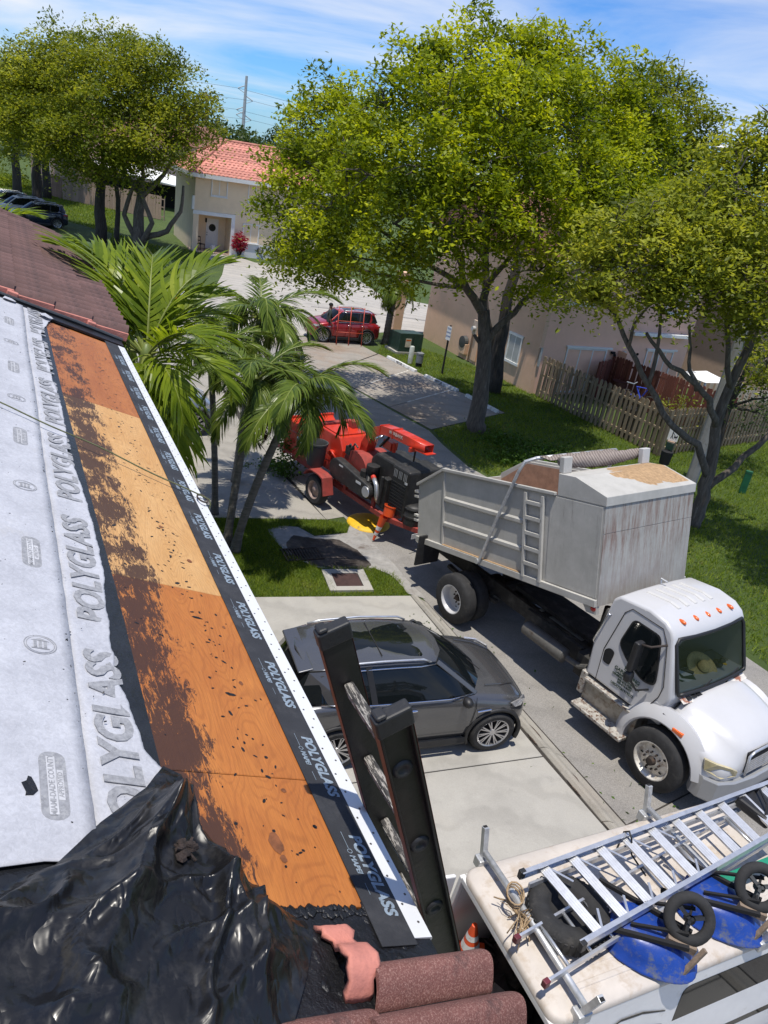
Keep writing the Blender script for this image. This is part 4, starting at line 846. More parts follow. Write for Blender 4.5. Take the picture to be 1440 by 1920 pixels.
# tipping body, built level and then tilted about its rear hinge
bd = bpy.data.objects.new('tipping_body', None); link(bd, TR); bd.location = (-1.41, .17, 1.05); bd.rotation_euler = (0, -R_(13.6), 0)
L_, HW, HS = 4.72, 1.15, 1.56
for s in (-1, 1):
    sd_ = MB().prism([(0, 0), (L_, 0), (L_, HS + .02), (3.72, HS + .02), (.80, HS - .02), (.0, 1.12)], s * (HW - .05), s * HW, 'y'); sd_.build('side_panel', m_bed, bd)
    rbm = MB()
    for h in (.48, .98): rbm.loft([[(a, s * (HW + .001), h - .055), (a, s * (HW + .035), h - .03), (a, s * (HW + .035), h + .025), (a, s * (HW + .001), h + .055)] for a in (.86, 3.0)])
    rbm.box((.80, min(s * HW, s * (HW + .03)) + .0005 * (s > 0), .06), (.845, max(s * HW, s * (HW + .03)), 1.53)); rbm.build('stiffener', m_bed, bd)
    rl_ = MB(); y0, y1 = sorted((s * (HW + .0005), s * (HW + .06))); rl_.box((0, y0, -.07), (L_, y1, .05)); rl_.prism([(.80, HS - .03), (3.72, HS + .02), (3.72, HS + .075), (.80, HS + .03)], y0, y1, 'y'); rl_.prism([(-.02, 1.10), (.80, HS - .03), (.80, HS + .03), (-.02, 1.16)], y0, y1, 'y'); rl_.build('edge_rail', m_bed, bd, bevel=.008)
    MB().box((.85, min(s * (HW + .002), s * (HW + .05)), .0515), (3.0, max(s * (HW + .002), s * (HW + .05)), .062)).build('dirt_ledge', m_saw, bd)
    # ladder on the side
    lb = MB(); ys = s * (HW + .05)
    for a in (3.06, 3.46): lb.bar((a + .05, ys, .02), (a, ys, HS - .04), .05, .05, (1, 0, 0))
    lb.build('ladder_rail', m_bed, bd)
    for k in range(5): MB().bar((3.10, ys, .28 + .27 * k), (3.47, ys, .28 + .27 * k), .05, .06).build('ladder_rung', m_bed, bd)
    pn = MB().box((3.60, min(s * (HW + .0015), s * (HW + .012)), .07), (L_ - .03, max(s * (HW + .0015), s * (HW + .012)), HS)); pn.build('side_plate', bedmat('bed_plate', (.17, .15, .13), .56) if s < 0 else MATS['bed_plate'], bd, bevel=.004)
    for h in (.42, .92):
        hg = MB()
        for dz in (-.05, .05): hg.box((-.10, s * HW - .04, h + dz - .025), (.02, s * HW + .045, h + dz + .025))
        hg.build('tailgate_hinge', m_bed, bd, bevel=.006)
MB().box((0, -HW + .051, .0), (L_ - .05, HW - .051, .05)).build('bed_floor', m_bedin, bd); MB().box((L_ - .049, -HW + .051, .0), (L_, HW - .051, HS + .02)).build('front_wall', m_bedf, bd)
fr_ = MB().box((L_ + .0005, -HW, -.06), (L_ + .012, HW, 1.13)).box((L_ + .0005, -HW, 1.14), (L_ + .012, HW, HS + .02)); fr_.build('front_plate', m_bedf, bd, bevel=.003)
MB().box((.0, -HW + .051, .051), (.05, HW - .051, 1.10)).build('tailgate', m_bed, bd)
# inner faces carry rust from the loads
for s in (-1, 1): MB().prism([(.06, .06), (3.7, .06), (3.7, HS - .03), (.82, HS - .06), (.06, 1.05)], min(s * (HW - .052), s * (HW - .056)), max(s * (HW - .052), s * (HW - .056)), 'y').build('inner_lining', m_bedin, bd)
MB().box((3.70, -HW + .06, .06), (3.72, HW - .06, HS)).build('inner_bulkhead', m_bedin, bd)
cp = MB().loft([[(3.74, y, 1.585), (3.74, y, 1.95), (4.10, y, 1.95), (4.75, y, 1.735), (4.75, y, 1.585)] for y in (-HW - .012, HW + .012)]); cp.build('cab_shield', m_bed, bd, bevel=.006)
sv_ = []; 
gx, gy = 16, 40; b = MB()
for i in range(gx + 1):
    for j in range(gy + 1):
        a = 3.80 + .86 * i / gx; y = -HW + .05 + (2 * HW - .1) * j / gy; base = 1.9505 if a < 4.10 else 1.9505 - (a - 4.10) * .331
        w_ = max(0, min(1, (y + .35) * .9 + .5 * mathutils.noise.noise(Vector((a * 3, y * 3, 0))))) * max(0, 1 - abs(i / gx - .45) * 1.7)
        b.v.append((a, y, base + .001 + .014 * w_ * (1 + .5 * mathutils.noise.noise(Vector((a * 20, y * 20, 1)))) - .004 * (w_ < .12)))
for i in range(gx):
    for j in range(gy): q = i * (gy + 1) + j; b.f.append((q, q + gy + 1, q + gy + 2, q + 1))
o = b.build('sawdust', m_saw, bd, smooth=True); o['kind'] = 'stuff'
for s in (-1, 1): MB().box((3.70, s * 1.02 - .10, 1.9505), (3.80, s * 1.02 + .10, 2.22)).build('tarp_post', m_bed if s < 0 else m_roofw, bd, bevel=.01)
m, n, b_ = newmat('striped_tarp'); w_ = n.nodes.new('ShaderNodeTexWave'); w_.inputs['Scale'].default_value = 9; w_.inputs['Distortion'].default_value = 2.5; w_.bands_direction = 'DIAGONAL'; t_ = n.nodes.new('ShaderNodeTexCoord'); n.links.new(t_.outputs['Object'], w_.inputs[0])
n.links.new(ramp(n, w_.outputs['Fac'], [(.2, (.15, .12, .105)), (.8, (.28, .235, .205))]), b_.inputs['Base Color']); b_.inputs['Roughness'].default_value = .85; m_tarp = m
rings = []
for k in range(24):
    y = -1.0 + 2.0 * k / 23; q = k / 23; r = .085 + .045 * math.sin(q * PI) * (1 - .4 * q) + .008 * math.sin(k * 2.2); sag = -.05 * math.sin(q * PI); rings.append([(3.62 + r * math.cos(2 * PI * i / 12) * (1 + .12 * math.sin(i * 3 + k * .7)), y, 2.12 + sag + r * math.sin(2 * PI * i / 12)) for i in range(12)])
MB().loft(rings).build('tarp_roll', m_tarp, bd, smooth=True)
# tarp arms and cross bar with tarp stretched from the roll
pv = (1.95, .02); 
for s in (-1, 1): MB().tube([(1.98, s * (HW + .075), .0), (2.45, s * (HW + .09), .98), (2.90, s * (HW + .09), 1.86), (3.0, s * (HW + .05), 2.04), (3.10, s * (HW - .10), 2.10)], .030, 8).tube([(1.95, s * (HW + .03), .0), (1.95, s * (HW + .11), .0)], .05, 10).build('tarp_arm', m_galv, bd, smooth=True, angle=40)
MB().tube([(3.10, -HW + .10, 2.10), (3.10, HW - .10, 2.10)], .034, 8).build('tarp_bar', m_galv, bd, smooth=True)
b = MB()
for i in range(9):
    for j in range(17):
        q = i / 8; y = -.98 + 1.96 * j / 16 ; y *= 1 - .12 * q * 0; b.v.append((3.11 + .48 * q, y, 2.13 + .02 * q - .05 * math.sin(PI * q) * (.6 + .4 * math.sin(j * .9)) + .010 * math.sin(j * 2.3 + i)))
for i in range(8):
    for j in range(16): q = i * 17 + j; b.f.append((q, q + 17, q + 18, q + 1))
b.build('tarp_sheet', m_tarp, bd, smooth=True).modifiers.new('t', 'SOLIDIFY').thickness = .006
for s in (-1, 1):
    MB().prism([(4.52, -.20), (4.72, -.20), (4.72, -.02), (4.40, -.02)], s * (HW - .06), s * (HW + .01), 'y').build('corner_bracket', m_bed, bd); MB().lathe([(0, .02), (.045, .015), (.05, 0)], (4.66, s * (HW + .01), -.11), axis='y', seg=14, rot=Matrix.Scale(s, 3, (0, 1, 0))).build('marker_lamp', m_red_l, bd, smooth=True)
for y in (-.42, .42): MB().box((.1, y - .05, -.20), (4.5, y + .05, -.001)).build('bed_runner', m_chassis, bd)
# chassis
for y in (-.43, .43): MB().box((-1.75, y - .045, .70), (5.55, y + .045, .98)).build('chassis_rail', m_chassis, TR, bevel=.006)
ch = MB()
for x in (-1.5, -.5, .6, 1.7, 2.7): ch.box((x - .05, -.384, .74), (x + .05, .384, .92))
ch.lathe([(.10, -.95), (.10, -.25), (.22, -.2), (.22, .2), (.10, .25), (.10, .95)], (0, 0, .5), axis='y', seg=14); ch.tube([(0, 0, .55), (1.2, 0, .68), (3.2, 0, .78)], .06, 8)
for y in (-.56, .56): ch.bar((-.75, y, .66), (0, y, .60), .09, .07).bar((0, y, .60), (.75, y, .66), .09, .07)
ch.tube([(.35, 0, .95), (1.9, 0, 1.55)], [.09, .07], 10); ch.box((.9, -.30, .985), (3.1, .30, 1.06)); ch.build('running_gear', m_chassis, TR)
ml = MB(); ml.tube([(1.75, -.80, .80), (1.8, -.80, .80), (2.75, -.80, .80), (2.8, -.80, .80)], [.06, .135, .135, .06], 14).tube([(2.8, -.8, .8), (3.1, -.8, .82), (3.28, -.86, .95)], .05, 8); ml.build('muffler', M('muffler', (.13, .125, .115), .6, .4, dirt=(.07, .05, .04), dscale=6, bmp=.3), TR, smooth=True, angle=40)
MB().box((1.55, -.60, .66), (2.9, -.52, 1.0)).box((2.95, -.75, .6), (3.25, -.5, 1.02)).build('side_box', m_chassis, TR, bevel=.01); MB().prism([(1.5, .72), (2.55, .72), (2.55, .80), (1.5, .86)], -.36, .36, 'y').build('guard_plate', m_bed, TR)
for s in (-1, 1):
    MB().box((-1.14, s * .88 - .30, .58), (-1.10, s * .88 + .30, 1.25)).build('mud_flap', m_tyre, TR)
    wheel(TR, .15, s * 1.065, .50, .27, s, 'truck', .58, dual=True, rimmat=m_tw); wheel(TR, .15, s * .74, .50, .27, -s, 'truck', .58, dual=True, rimmat=m_chassis)
    wheel(TR, 5.0, s * 1.03, .50, .29, s, 'truck', .60, rimmat=M('front_rim', (.66, .63, .57), .45, .3, dirt=(.30, .22, .15), dscale=9, dpos=(.5, .7)))
MB().box((-1.80, -.5, .6), (-1.755, .5, .98)).box((-1.95, -.1, .6), (-1.805, .1, .8)).build('tow_hitch', m_chassis, TR, bevel=.008)
MB().tube([(3.18, -.62, 1.0), (3.18, -.62, 2.0)], .075, 10).build('intake_stack', m_black, TR, smooth=True)
# cab
cy = lambda z: 1.0 - .085 * max(0, z - 1.55)
cprof = [(3.36, .95), (3.33, 1.55), (3.40, 2.36), (3.50, 2.47), (4.05, 2.55), (4.36, 2.51), (4.50, 2.42), (4.56, 2.33), (4.86, 1.50), (4.84, 1.36), (4.64, 1.06), (4.56, .95)]
b = MB(); rings = []
for s in (-1, -.5, 0, .5, 1): rings.append([(x, s * cy(z), z + (.035 * (1 - s * s) if z > 2.3 else 0)) if 1 else 0 for x, z in cprof])
b.loft([[(p[0] + (.07 * (1 - (p[1]) ** 2) if p[0] > 4.4 and p[2] > 1.3 else 0), p[1], p[2]) for p in r] for r in rings]); cab = b.build('cab', m_tw, TR, bevel=.045, seg=3, smooth=True, angle=50)
dg = bpy.context.evaluated_depsgraph_get(); dg.update(); me = bpy.data.meshes.new_from_object(cab.evaluated_get(dg)); cab.modifiers.clear(); cab.data = me
cav = MB().prism([(3.55, 1.05), (3.55, 2.38), (4.30, 2.44), (4.46, 2.30), (5.1, 2.32), (5.1, 1.60), (4.62, 1.55), (4.45, 1.05)], -.86, .86, 'y').build('cutter', m_dark, TR); bpy.context.view_layer.update(); boolcut(cab, cav)
MB().box((3.56, -.85, 1.06), (3.58, .85, 2.3)).box((3.6, -.8, 1.06), (4.4, .8, 1.10)).build('cab_lining', m_dark, TR)
se = MB(); 
for y in (-.5, .45): se.box((3.6, y - .28, 1.1), (4.15, y + .28, 1.35)).box((3.58, y - .28, 1.35), (3.75, y + .28, 2.0))
se.build('seats', M('seat_grey', (.10, .105, .11), .9), TR, bevel=.06)
dsh = MB().box((4.30, -.855, 1.30), (4.80, .855, 1.552)).build('dashboard', M('dash_grey', (.12, .12, .115), .8, var=.3), TR, bevel=.02)
def wpt(y, q):  # windscreen surface point: q 0 bottom .. 1 top
    z = 1.56 + .77 * q; return (4.865 - .31 * q + .07 * (1 - y * y) + .006, y, z)
ws = MB(); g = [[wpt(-.855 + 1.71 * j / 14, q) for j in range(15)] for q in (-.02, .25, .5, .75, 1.0)]
ws.loft(g, closed=False, caps=False).build('windscreen', m_wind, TR, smooth=True)
wf = MB(); loop = [wpt(-.875 + .12 * 0, 0)] ; 
pth = [wpt(y, -.02) for y in np.linspace(-.86, .86, 15)] + [wpt(.88, q) for q in (.05, .3, .6, .9)] + [wpt(y, 1.0) for y in np.linspace(.82, -.82, 15)] + [wpt(-.88, q) for q in (.9, .6, .3, .05)]
pth.append(pth[0]); wf.tube(pth, .030, 7).build('windscreen_seal', m_black, TR, smooth=True)
for y0 in (-.5, .25): MB().tube([wpt(y0, -.1), (wpt(y0 + .35, .12)[0] + .02, y0 + .4, wpt(0, .10)[2])], .010, 5).build('wiper', m_dark, TR)
st_ = MB().box((0, 0, 0), (.10, .06, .002)); 
def side_patch(poly, off, mat, name, s, th=.012, parent=TR, bev=0):
    o_ = MB(); n = len(poly); o_.add([(x, s * (cy(z) + off), z) for x, z in poly] + [(x, s * (cy(z) + off - th), z) for x, z in poly], [tuple(range(n)), tuple(range(2 * n - 1, n - 1, -1))] + [(i, i + n, (i + 1) % n + n, (i + 1) % n) for i in range(n)]); return o_.build(name, mat, parent, bevel=bev)
def roundpoly(P, r, k=4):
    out = []; n = len(P)
    for i in range(n):
        p = Vector(P[i]); a = (Vector(P[i - 1]) - p); b_ = (Vector(P[(i + 1) % n]) - p); ra = min(r, a.length * .45); rb = min(r, b_.length * .45); A = p + a.normalized() * ra; B = p + b_.normalized() * rb
        for j in range(k + 1): q = j / k; out.append(tuple(A * (1 - q) ** 2 + p * 2 * q * (1 - q) + B * q * q))
    return out
for s in (-1, 1):
    wpoly = roundpoly([(3.76, 1.78), (4.0, 1.60), (4.36, 1.46), (4.58, 1.52), (4.52, 1.80), (4.38, 2.28), (3.86, 2.28)], .10)
    side_patch(wpoly, .004, m_black, 'window_seal', s); wi = roundpoly([(3.785, 1.79), (4.01, 1.625), (4.36, 1.49), (4.555, 1.545), (4.49, 1.80), (4.36, 2.255), (3.885, 2.255)], .09); side_patch(wi, .009, m_glass, 'door_window', s)
    side_patch(roundpoly([(3.60, 1.34), (3.74, 1.34), (3.76, 1.60), (3.66, 1.62), (3.58, 1.55)], .05), .006, m_dark, 'handle_recess', s)
    dl = MB(); dl.tube([(x, s * (cy(z) + .001), z) for x, z in ((3.58, .97), (3.56, 1.55), (3.68, 2.28), (3.78, 2.40), (4.36, 2.40), (4.50, 2.22), (4.70, 1.60), (4.68, 1.40), (4.56, 1.12), (4.48, .97))], .007, 5).build('door_line', m_seam, TR)
    MB().tube([(3.37, s * 1.03, 1.55), (3.36, s * 1.05, 1.6), (3.44, s * .985, 2.1), (3.47, s * .95, 2.12)], .014, 6).build('grab_handle', m_chrome, TR, smooth=True)
    mr = MB(); mr.tube([(4.52, s * .96, 2.22), (4.40, s * 1.16, 2.16), (4.28, s * 1.22, 2.14)], .02, 6); mr.build('mirror_arm', m_iron, TR, smooth=True); mb = MB().box((4.19, s * 1.22 - .09, 1.66), (4.29, s * 1.22 + .09, 2.17)); mb.build('mirror', m_black, TR, bevel=.03); MB().sphere((4.24, s * 1.22, 1.55), (.07, .10, .11), 10, 6).build('mirror', m_black, TR, smooth=True); MB().tube([(4.26, s * 1.2, 1.5), (4.36, s * 1.1, 1.33), (4.5, s * 1.01, 1.42)], .018, 6).build('mirror_arm', m_black, TR)
    # steps
    MB().box((3.42, s * 1.10 - .13, .42), (4.45, s * 1.10 + .13, .48)).build('step', M('worn_step', (.42, .40, .36), .6, .3, var=.3, scale=12, dirt=(.13, .07, .045), dscale=18, dpos=(.5, .6)), TR, bevel=.012); MB().box((3.42, s * 1.0 - .07, .86), (4.45, s * 1.0 + .07, .91)).build('step', MATS['worn_step'], TR, bevel=.01)
    MB().box((3.40, min(s * .62, s * .98), .44), (4.48, max(s * .62, s * .98), .855)).build('step_box', M('box_alu', (.34, .32, .28), .5, .4, var=.25, dirt=(.16, .10, .06), dscale=8, dpos=(.5, .7)), TR, bevel=.03); MB().box((3.30, min(s * .6, s * 1.02), .55), (3.42, max(s * .6, s * 1.02), .97)).build('box_end', MATS['worn_step'], TR, bevel=.02)
# door lettering on the visible side
m_green = M('dark_green_print', (.02, .045, .03), .7)
def dlt(txt, size, x, z, bold=.002, sh=0.0): letters(txt, size, m_green, TR, (x, -(cy(z) + .0065), z), (1, 0, 0), (0, .0, 1), name='door_lettering', depth=.0012, align='CENTER', bold=bold, shear=sh)
dlt('L.A.', .10, 4.09, 1.475, .003); dlt('GARDENING', .085, 4.09, 1.390, .003); dlt('LANDSCAPE DESIGN', .046, 4.10, 1.330, .002); dlt('GENERAL MAINTENANCE', .046, 4.10, 1.283, .002); dlt('305-812-7386', .050, 4.10, 1.235, .002); dlt('305-610-8477', .050, 4.10, 1.185, .002); dlt('USDOT#1919572', .060, 4.08, 1.115, .002)
for y in (-.62, -.30, 0, .30, .62): MB().sphere((4.43, y, 2.50), (.075, .035, .032), 10, 6).build('roof_lamp', m_amber, TR, smooth=True)
rbm = MB()
for k in range(5): rbm.loft([[(x, -.42 + k * .21 + dy, z + h) for dy, h in ((-.05, .0), (-.035, .014 + .035 * (1 - (.42 - k * .21) ** 2)), (.035, .014 + .035 * (1 - (.42 - k * .21) ** 2)), (.05, .0))] for x, z in ((3.62, 2.485), (3.80, 2.512), (4.05, 2.55), (4.22, 2.53))])
rbm.build('roof_ribs', m_roofw, TR, bevel=.012); MB().loft([[(x, y, z + .0035) for x, z in ((3.50, 2.475), (4.05, 2.555), (4.30, 2.525))] for y in (-.86, .86)], closed=False, caps=False)
MB().tube([(3.52, .05, 2.52), (3.50, .05, 2.60), (3.62, .05, 2.60)], .016, 6).build('air_horn', m_galv, TR)
# hood and fenders
hst = [(4.80, 1.55, .90, 1.45), (5.05, 1.52, .87, 1.43), (5.35, 1.48, .82, 1.395), (5.65, 1.41, .74, 1.335), (5.90, 1.32, .66, 1.25), (6.01, 1.19, .58, 1.12)]
b = MB(); rings = []
for i, (x, zt, wt, ze) in enumerate(hst):
    wo = (1.05, 1.09, 1.10, 1.06, .95, .80)[i]; zf = (1.20, 1.26, 1.22, 1.13, 1.04, .98)[i]; zb = .70
    h = [(0, zb), (wo * .97, zb), (wo, zb + .12), (wo * .995, zf - .14), (wo * .95, zf - .02), (wt * 1.0, zf + .05), (wt * .86, ze + .02), (wt * .55, zt - .03), (0, zt)]
    rings.append([(x, y, z) for y, z in mirror_loop(h)])
hood = b.loft(rings).build('hood', m_tw, TR, smooth=True, subsurf=1)
dg = bpy.context.evaluated_depsgraph_get(); dg.update(); me = bpy.data.meshes.new_from_object(hood.evaluated_get(dg)); hood.modifiers.clear(); hood.data = me
cut = MB()
for s in (-1, 1): cut.lathe([(0, .72 * s), (.62, .72 * s), (.62, 1.4 * s), (0, 1.4 * s)], (5.0, 0, .52), axis='y', seg=40)
cu = cut.build('cutter', m_dark, TR); bpy.context.view_layer.update(); boolcut(hood, cu)
MB().box((4.7, -.70, .55), (5.8, .70, 1.05)).build('engine_bay', m_dark, TR); MB().box((4.62, -1.0, .98), (4.84, 1.0, 1.34)).build('cowl_side', m_tw, TR, bevel=.03)
for s in (-1, 1):
    fl = MB(); rg = []
    for k in range(22):
        a = PI * (.06 + 1.02 * k / 21); rg.append([(5.0 + r_ * math.cos(a), s * yq, .52 + r_ * math.sin(a)) for r_, yq in ((.605, .88), (.61, 1.10), (.64, 1.12), (.72, 1.085), (.84, .98), (.80, .88))])
    fl.loft(rg).build('fender_lip', m_tw, TR, smooth=True, angle=50)
    lp_ = MB(); lp_.add([(5.66, s * 1.05, 1.06), (5.82, s * .96, 1.05), (5.95, s * .78, 1.01), (5.985, s * .68, .96), (5.985, s * .68, .88), (5.90, s * .90, .84), (5.70, s * 1.05, .90)], [tuple(range(7))]); ol = lp_.build('headlight', M('yellowed_lens', (.44, .38, .22), .15, .1, var=.3, scale=5, coat=.8), TR, bevel=.0); ol.modifiers.new('t', 'SOLIDIFY').thickness = .05; ol.modifiers['t'].offset = 0
    MB().box((5.10, s * 1.09 - .03, 1.14), (5.28, s * 1.09 + .03, 1.20)).build('side_marker', m_amber, TR, bevel=.01)
    MB().box((4.86, s * 1.03 - .035, 1.22), (5.02, s * 1.03 + .035, 1.265)).build('hood_latch', m_black, TR, bevel=.012)
grl = MB()
MB().box((5.94, -.50, .86), (6.015, .50, 1.20)).build('grille', m_dark, TR, bevel=.02)
for k in range(8): MB().bar((6.03 - .004 * k, -.48, .89 + k * .038), (6.03 - .004 * k, .48, .89 + k * .038), .016, .03).build('grille_bar', m_alu, TR)
MB().tube([(6.03, -.50, .85), (6.01, -.52, 1.18), (6.005, -.4, 1.22), (6.005, .4, 1.22), (6.01, .52, 1.18), (6.03, .50, .85)], .02, 6).build('grille_frame', m_alu, TR, smooth=True)
bp = [(5.60, -1.06), (5.74, -1.07), (5.92, -.98), (6.02, -.72), (6.07, -.3), (6.07, .3), (6.02, .72), (5.92, .98), (5.74, 1.07), (5.60, 1.06)]
b = MB(); b.loft([[(x, y, .43), (x + .025, y * 1.005, .455), (x + .025, y * 1.005, .775), (x, y, .80), (x - .06, y * .94, .78), (x - .06, y * .94, .45)] for x, y in bp]).build('bumper', M('silver_bumper', (.36, .365, .37), .42, .35, var=.06, scale=2), TR, smooth=True, angle=28); MB().box((6.098, -.35, .50), (6.106, .35, .57)).build('bumper_slot', m_dark, TR)
cw = MB(); g = [[(4.90 + .10 * q + .05 * (1 - (y / .85) ** 2), y, 1.50 - .045 * q + .0) for y in np.linspace(-.84, .84, 13)] for q in (0, 1)]
cw.loft(g, closed=False, caps=False); oc = cw.build('cowl_panel', M('cowl_worn', (.60, .57, .52), .7, var=.2, scale=9, dirt=(.26, .10, .06), dscale=5, dpos=(.54, .62)), TR, smooth=True)
vb = MB()
for k in range(3): vb.box((4.93, -.72 + k * .12, 1.497), (5.0, -.62 + k * .12, 1.502))
vb.build('cowl_vent', m_black, TR)
# hat and clutter seen through the windscreen
def in_truck(name, label, cat, p, rz=0):
    M4 = Matrix.Translation(TR.location) @ Matrix.Rotation(TR.rotation_euler.z, 4, 'Z'); q = M4 @ Vector(p); return thing(name, label, cat, tuple(q), rz)
m_straw = M('straw', (.55, .40, .16), .85, var=.25, scale=40, bmp=.4)
hat = in_truck('straw_hat', 'wide brimmed straw hat lying on the dashboard of the white dump truck', 'hat', (4.62, .08, 1.60)); hat.rotation_euler = (R_(8), R_(28), R_(-50))
hp = [(0, .13), (.06, .128), (.09, .11), (.105, .03)]; hb = [(.105, .03), (.12, .012), (.20, .0), (.27, .022), (.272, .016), (.20, -.008), (.10, .0)]
MB().lathe(hp, seg=24).build('hat_crown', m_straw, hat, smooth=True); MB().lathe(hb, seg=30).build('hat_brim', m_straw, hat, smooth=True); MB().lathe([(.107, .028), (.103, .055)], seg=24).build('hat_band', M('hat_band', (.12, .07, .03), .8), hat)
dk = in_truck('toy_duck', 'small black and yellow ornament beside the straw hat on the dashboard', 'ornament', (4.66, .45, 1.555), -60)
MB().sphere((0, 0, .06), (.09, .07, .06), 12, 8).build('duck_body', m_black, dk, smooth=True); MB().sphere((.06, 0, .14), .055, 12, 8).build('duck_head', m_black, dk, smooth=True); MB().sphere((.115, 0, .13), (.04, .035, .015), 10, 6).build('duck_bill', M('yellow_plastic', (.72, .42, .02), .5), dk, smooth=True)
pc = in_truck('paper_stack', 'loose papers and bottles lying on the truck dashboard', 'papers', (4.60, -.40, 1.556), -40)
for k in range(4): MB().box((-.12, -.09, .004 * k), (.12, .09, .004 * k + .003), Matrix.Rotation(.4 * k, 4, 'Z') @ Matrix.Translation((.05 * k, .04 * k - .05, 0))).build('paper_sheet', m_white if k % 2 else m_green, pc)
MB().tube([(-.1, .15, .03), (.1, .22, .03)], .03, 10).build('bottle', m_black, pc)

# ---------------------------------------------------------------- red wood chipper on its trailer
CH = thing('wood_chipper', 'red and black towed wood chipper hitched behind the dump truck', 'wood chipper', (-1.06, 18.34, .006), -48)
m_redp = M('chipper_red', (.55, .035, .014), .42, var=.12, scale=4, coat=.25, dirt=(.26, .045, .03), dscale=6, dpos=(.58, .75)); m_redf = M('faded_red', (.30, .045, .035), .65, var=.2, scale=6, dirt=(.15, .04, .03), dscale=8, dpos=(.5, .7), bmp=.1)
m_blk = M('dusty_black', (.022, .022, .022), .55, var=.4, scale=7, dirt=(.09, .075, .06), dscale=7, dpos=(.56, .75)); m_rimr = M('rusty_rim', (.30, .22, .19), .6, .3, var=.3, scale=10)
for s in (-1, 1):
    MB().box((-1.75, s * .55 - .05, .52), (2.3, s * .55 + .05, .64)).bar((2.3, s * .55, .58), (3.35, s * .09, .56), .10, .12).build('frame_rail', m_redf, CH, bevel=.006)
    wheel(CH, 0, s * .92, .385, .24, s, 'steel', .60, rimmat=m_rimr)
    MB().prism([(-.46, .66), (-.36, .80), (-.18, .88), (.18, .88), (.36, .84), (.50, .42), (.46, .40), (.33, .80), (.16, .845), (-.16, .845), (-.33, .77), (-.43, .64)], s * .92 - .15, s * .92 + .15, 'y').build('fender', m_redf, CH, bevel=.004)
MB().box((2.2, -.5, .50), (2.3, .5, .60)).box((.0, -.5, .5), (.1, .5, .6)).box((-1.75, -.5, .5), (-1.65, .5, .6)).build('cross_member', m_redf, CH)
MB().bar((3.2, 0, .56), (3.85, 0, .60), .09, .10).build('tongue', m_redf, CH, bevel=.005); MB().tube([(3.85, -.06, .58), (3.92, 0, .60), (3.85, .06, .58)], .03, 7).build('tow_eye', m_iron, CH); MB().tube([(2.95, .30, .08), (2.95, .30, .95)], .04, 8).box((2.88, .22, .006), (3.02, .38, .03)).build('jack_stand', m_iron, CH)
# infeed hopper with folding table at the rear
b = MB(); b.loft([[(-.95, -.42, .75), (-.95, .42, .75), (-.95, .42, 1.35), (-.95, -.42, 1.35)], [(-1.95, -.72, .62), (-1.95, .72, .62), (-1.95, .72, 1.55), (-1.95, -.72, 1.55)]], caps=False); o = b.build('infeed_hopper', m_redp, CH); o.modifiers.new('t', 'SOLIDIFY').thickness = .02
MB().box((-1.99, -.75, .58), (-1.93, -.70, 1.60)).box((-1.99, .70, .58), (-1.93, .75, 1.60)).box((-1.99, -.70, 1.54), (-1.93, .70, 1.60)).box((-1.99, -.7, .58), (-1.93, .7, .64)).build('hopper_rim', m_redp, CH, bevel=.006)
MB().box((-2.55, -.68, .60), (-1.99, .68, .63)).build('feed_table', m_redf, CH)
for s in (-1, 1):
    MB().tube([(-1.95, s * .76, 1.1), (-1.75, s * .80, 1.35), (-1.2, s * .80, 1.38), (-.9, s * .74, 1.2)], .02, 6).tube([(-1.9, s * .77, .7), (-1.5, s * .8, .72), (-1.0, s * .76, .85)], .02, 6).build('control_bar', m_redf, CH, smooth=True)
MB().tube([(-1.5, -.62, 1.0), (-1.25, -.72, 1.35), (-1.05, -.70, 1.2), (-.95, -.6, .8)], .022, 7).tube([(-1.55, -.6, .9), (-1.35, -.74, 1.25), (-1.12, -.72, 1.1), (-1.0, -.6, .7)], .022, 7).build('hose', m_alu, CH, smooth=True)
# bright feed housing and drum
MB().prism([(-.95, .72), (.20, .72), (.20, 1.42), (.02, 1.72), (-.80, 1.72), (-.95, 1.45)], -.44, .44, 'y').build('feed_housing', m_redp, CH, bevel=.03); MB().box((-.75, -.40, 1.725), (-.05, .40, 1.76)).build('top_lid', m_redp, CH, bevel=.01)
MB().box((-.55, .2, 1.76), (-.35, .4, 1.95)).box((-.95, -.55, 1.55), (-.80, .55, 1.80)).build('control_box', m_redf, CH, bevel=.02)
MB().tube([(-.3, -.5, 1.2), (-.1, -.58, 1.35), (.1, -.5, 1.15)], .03, 7).sphere((-.15, -.5, 1.25), .09).tube([(-.4, -.5, 1.0), (.2, -.56, 1.1)], .025, 6).build('hydraulics', m_redp, CH, smooth=True)
b = MB(); b.lathe([(0, -.42), (.50, -.42), (.50, .42), (0, .42)], (.72, 0, 1.10), axis='y', seg=28); b.build('drum_housing', m_redf, CH, smooth=True, angle=35)
MB().tube([(.55, -.45, 1.6), (.62, -.42, 1.78), (.75, -.42, 1.72)], .022, 6).tube([(.35, -.4, 1.5), (.45, -.42, 1.7)], .03, 7).box((.30, -.44, 1.42), (.48, -.30, 1.62)).build('valve_block', m_blk, CH)
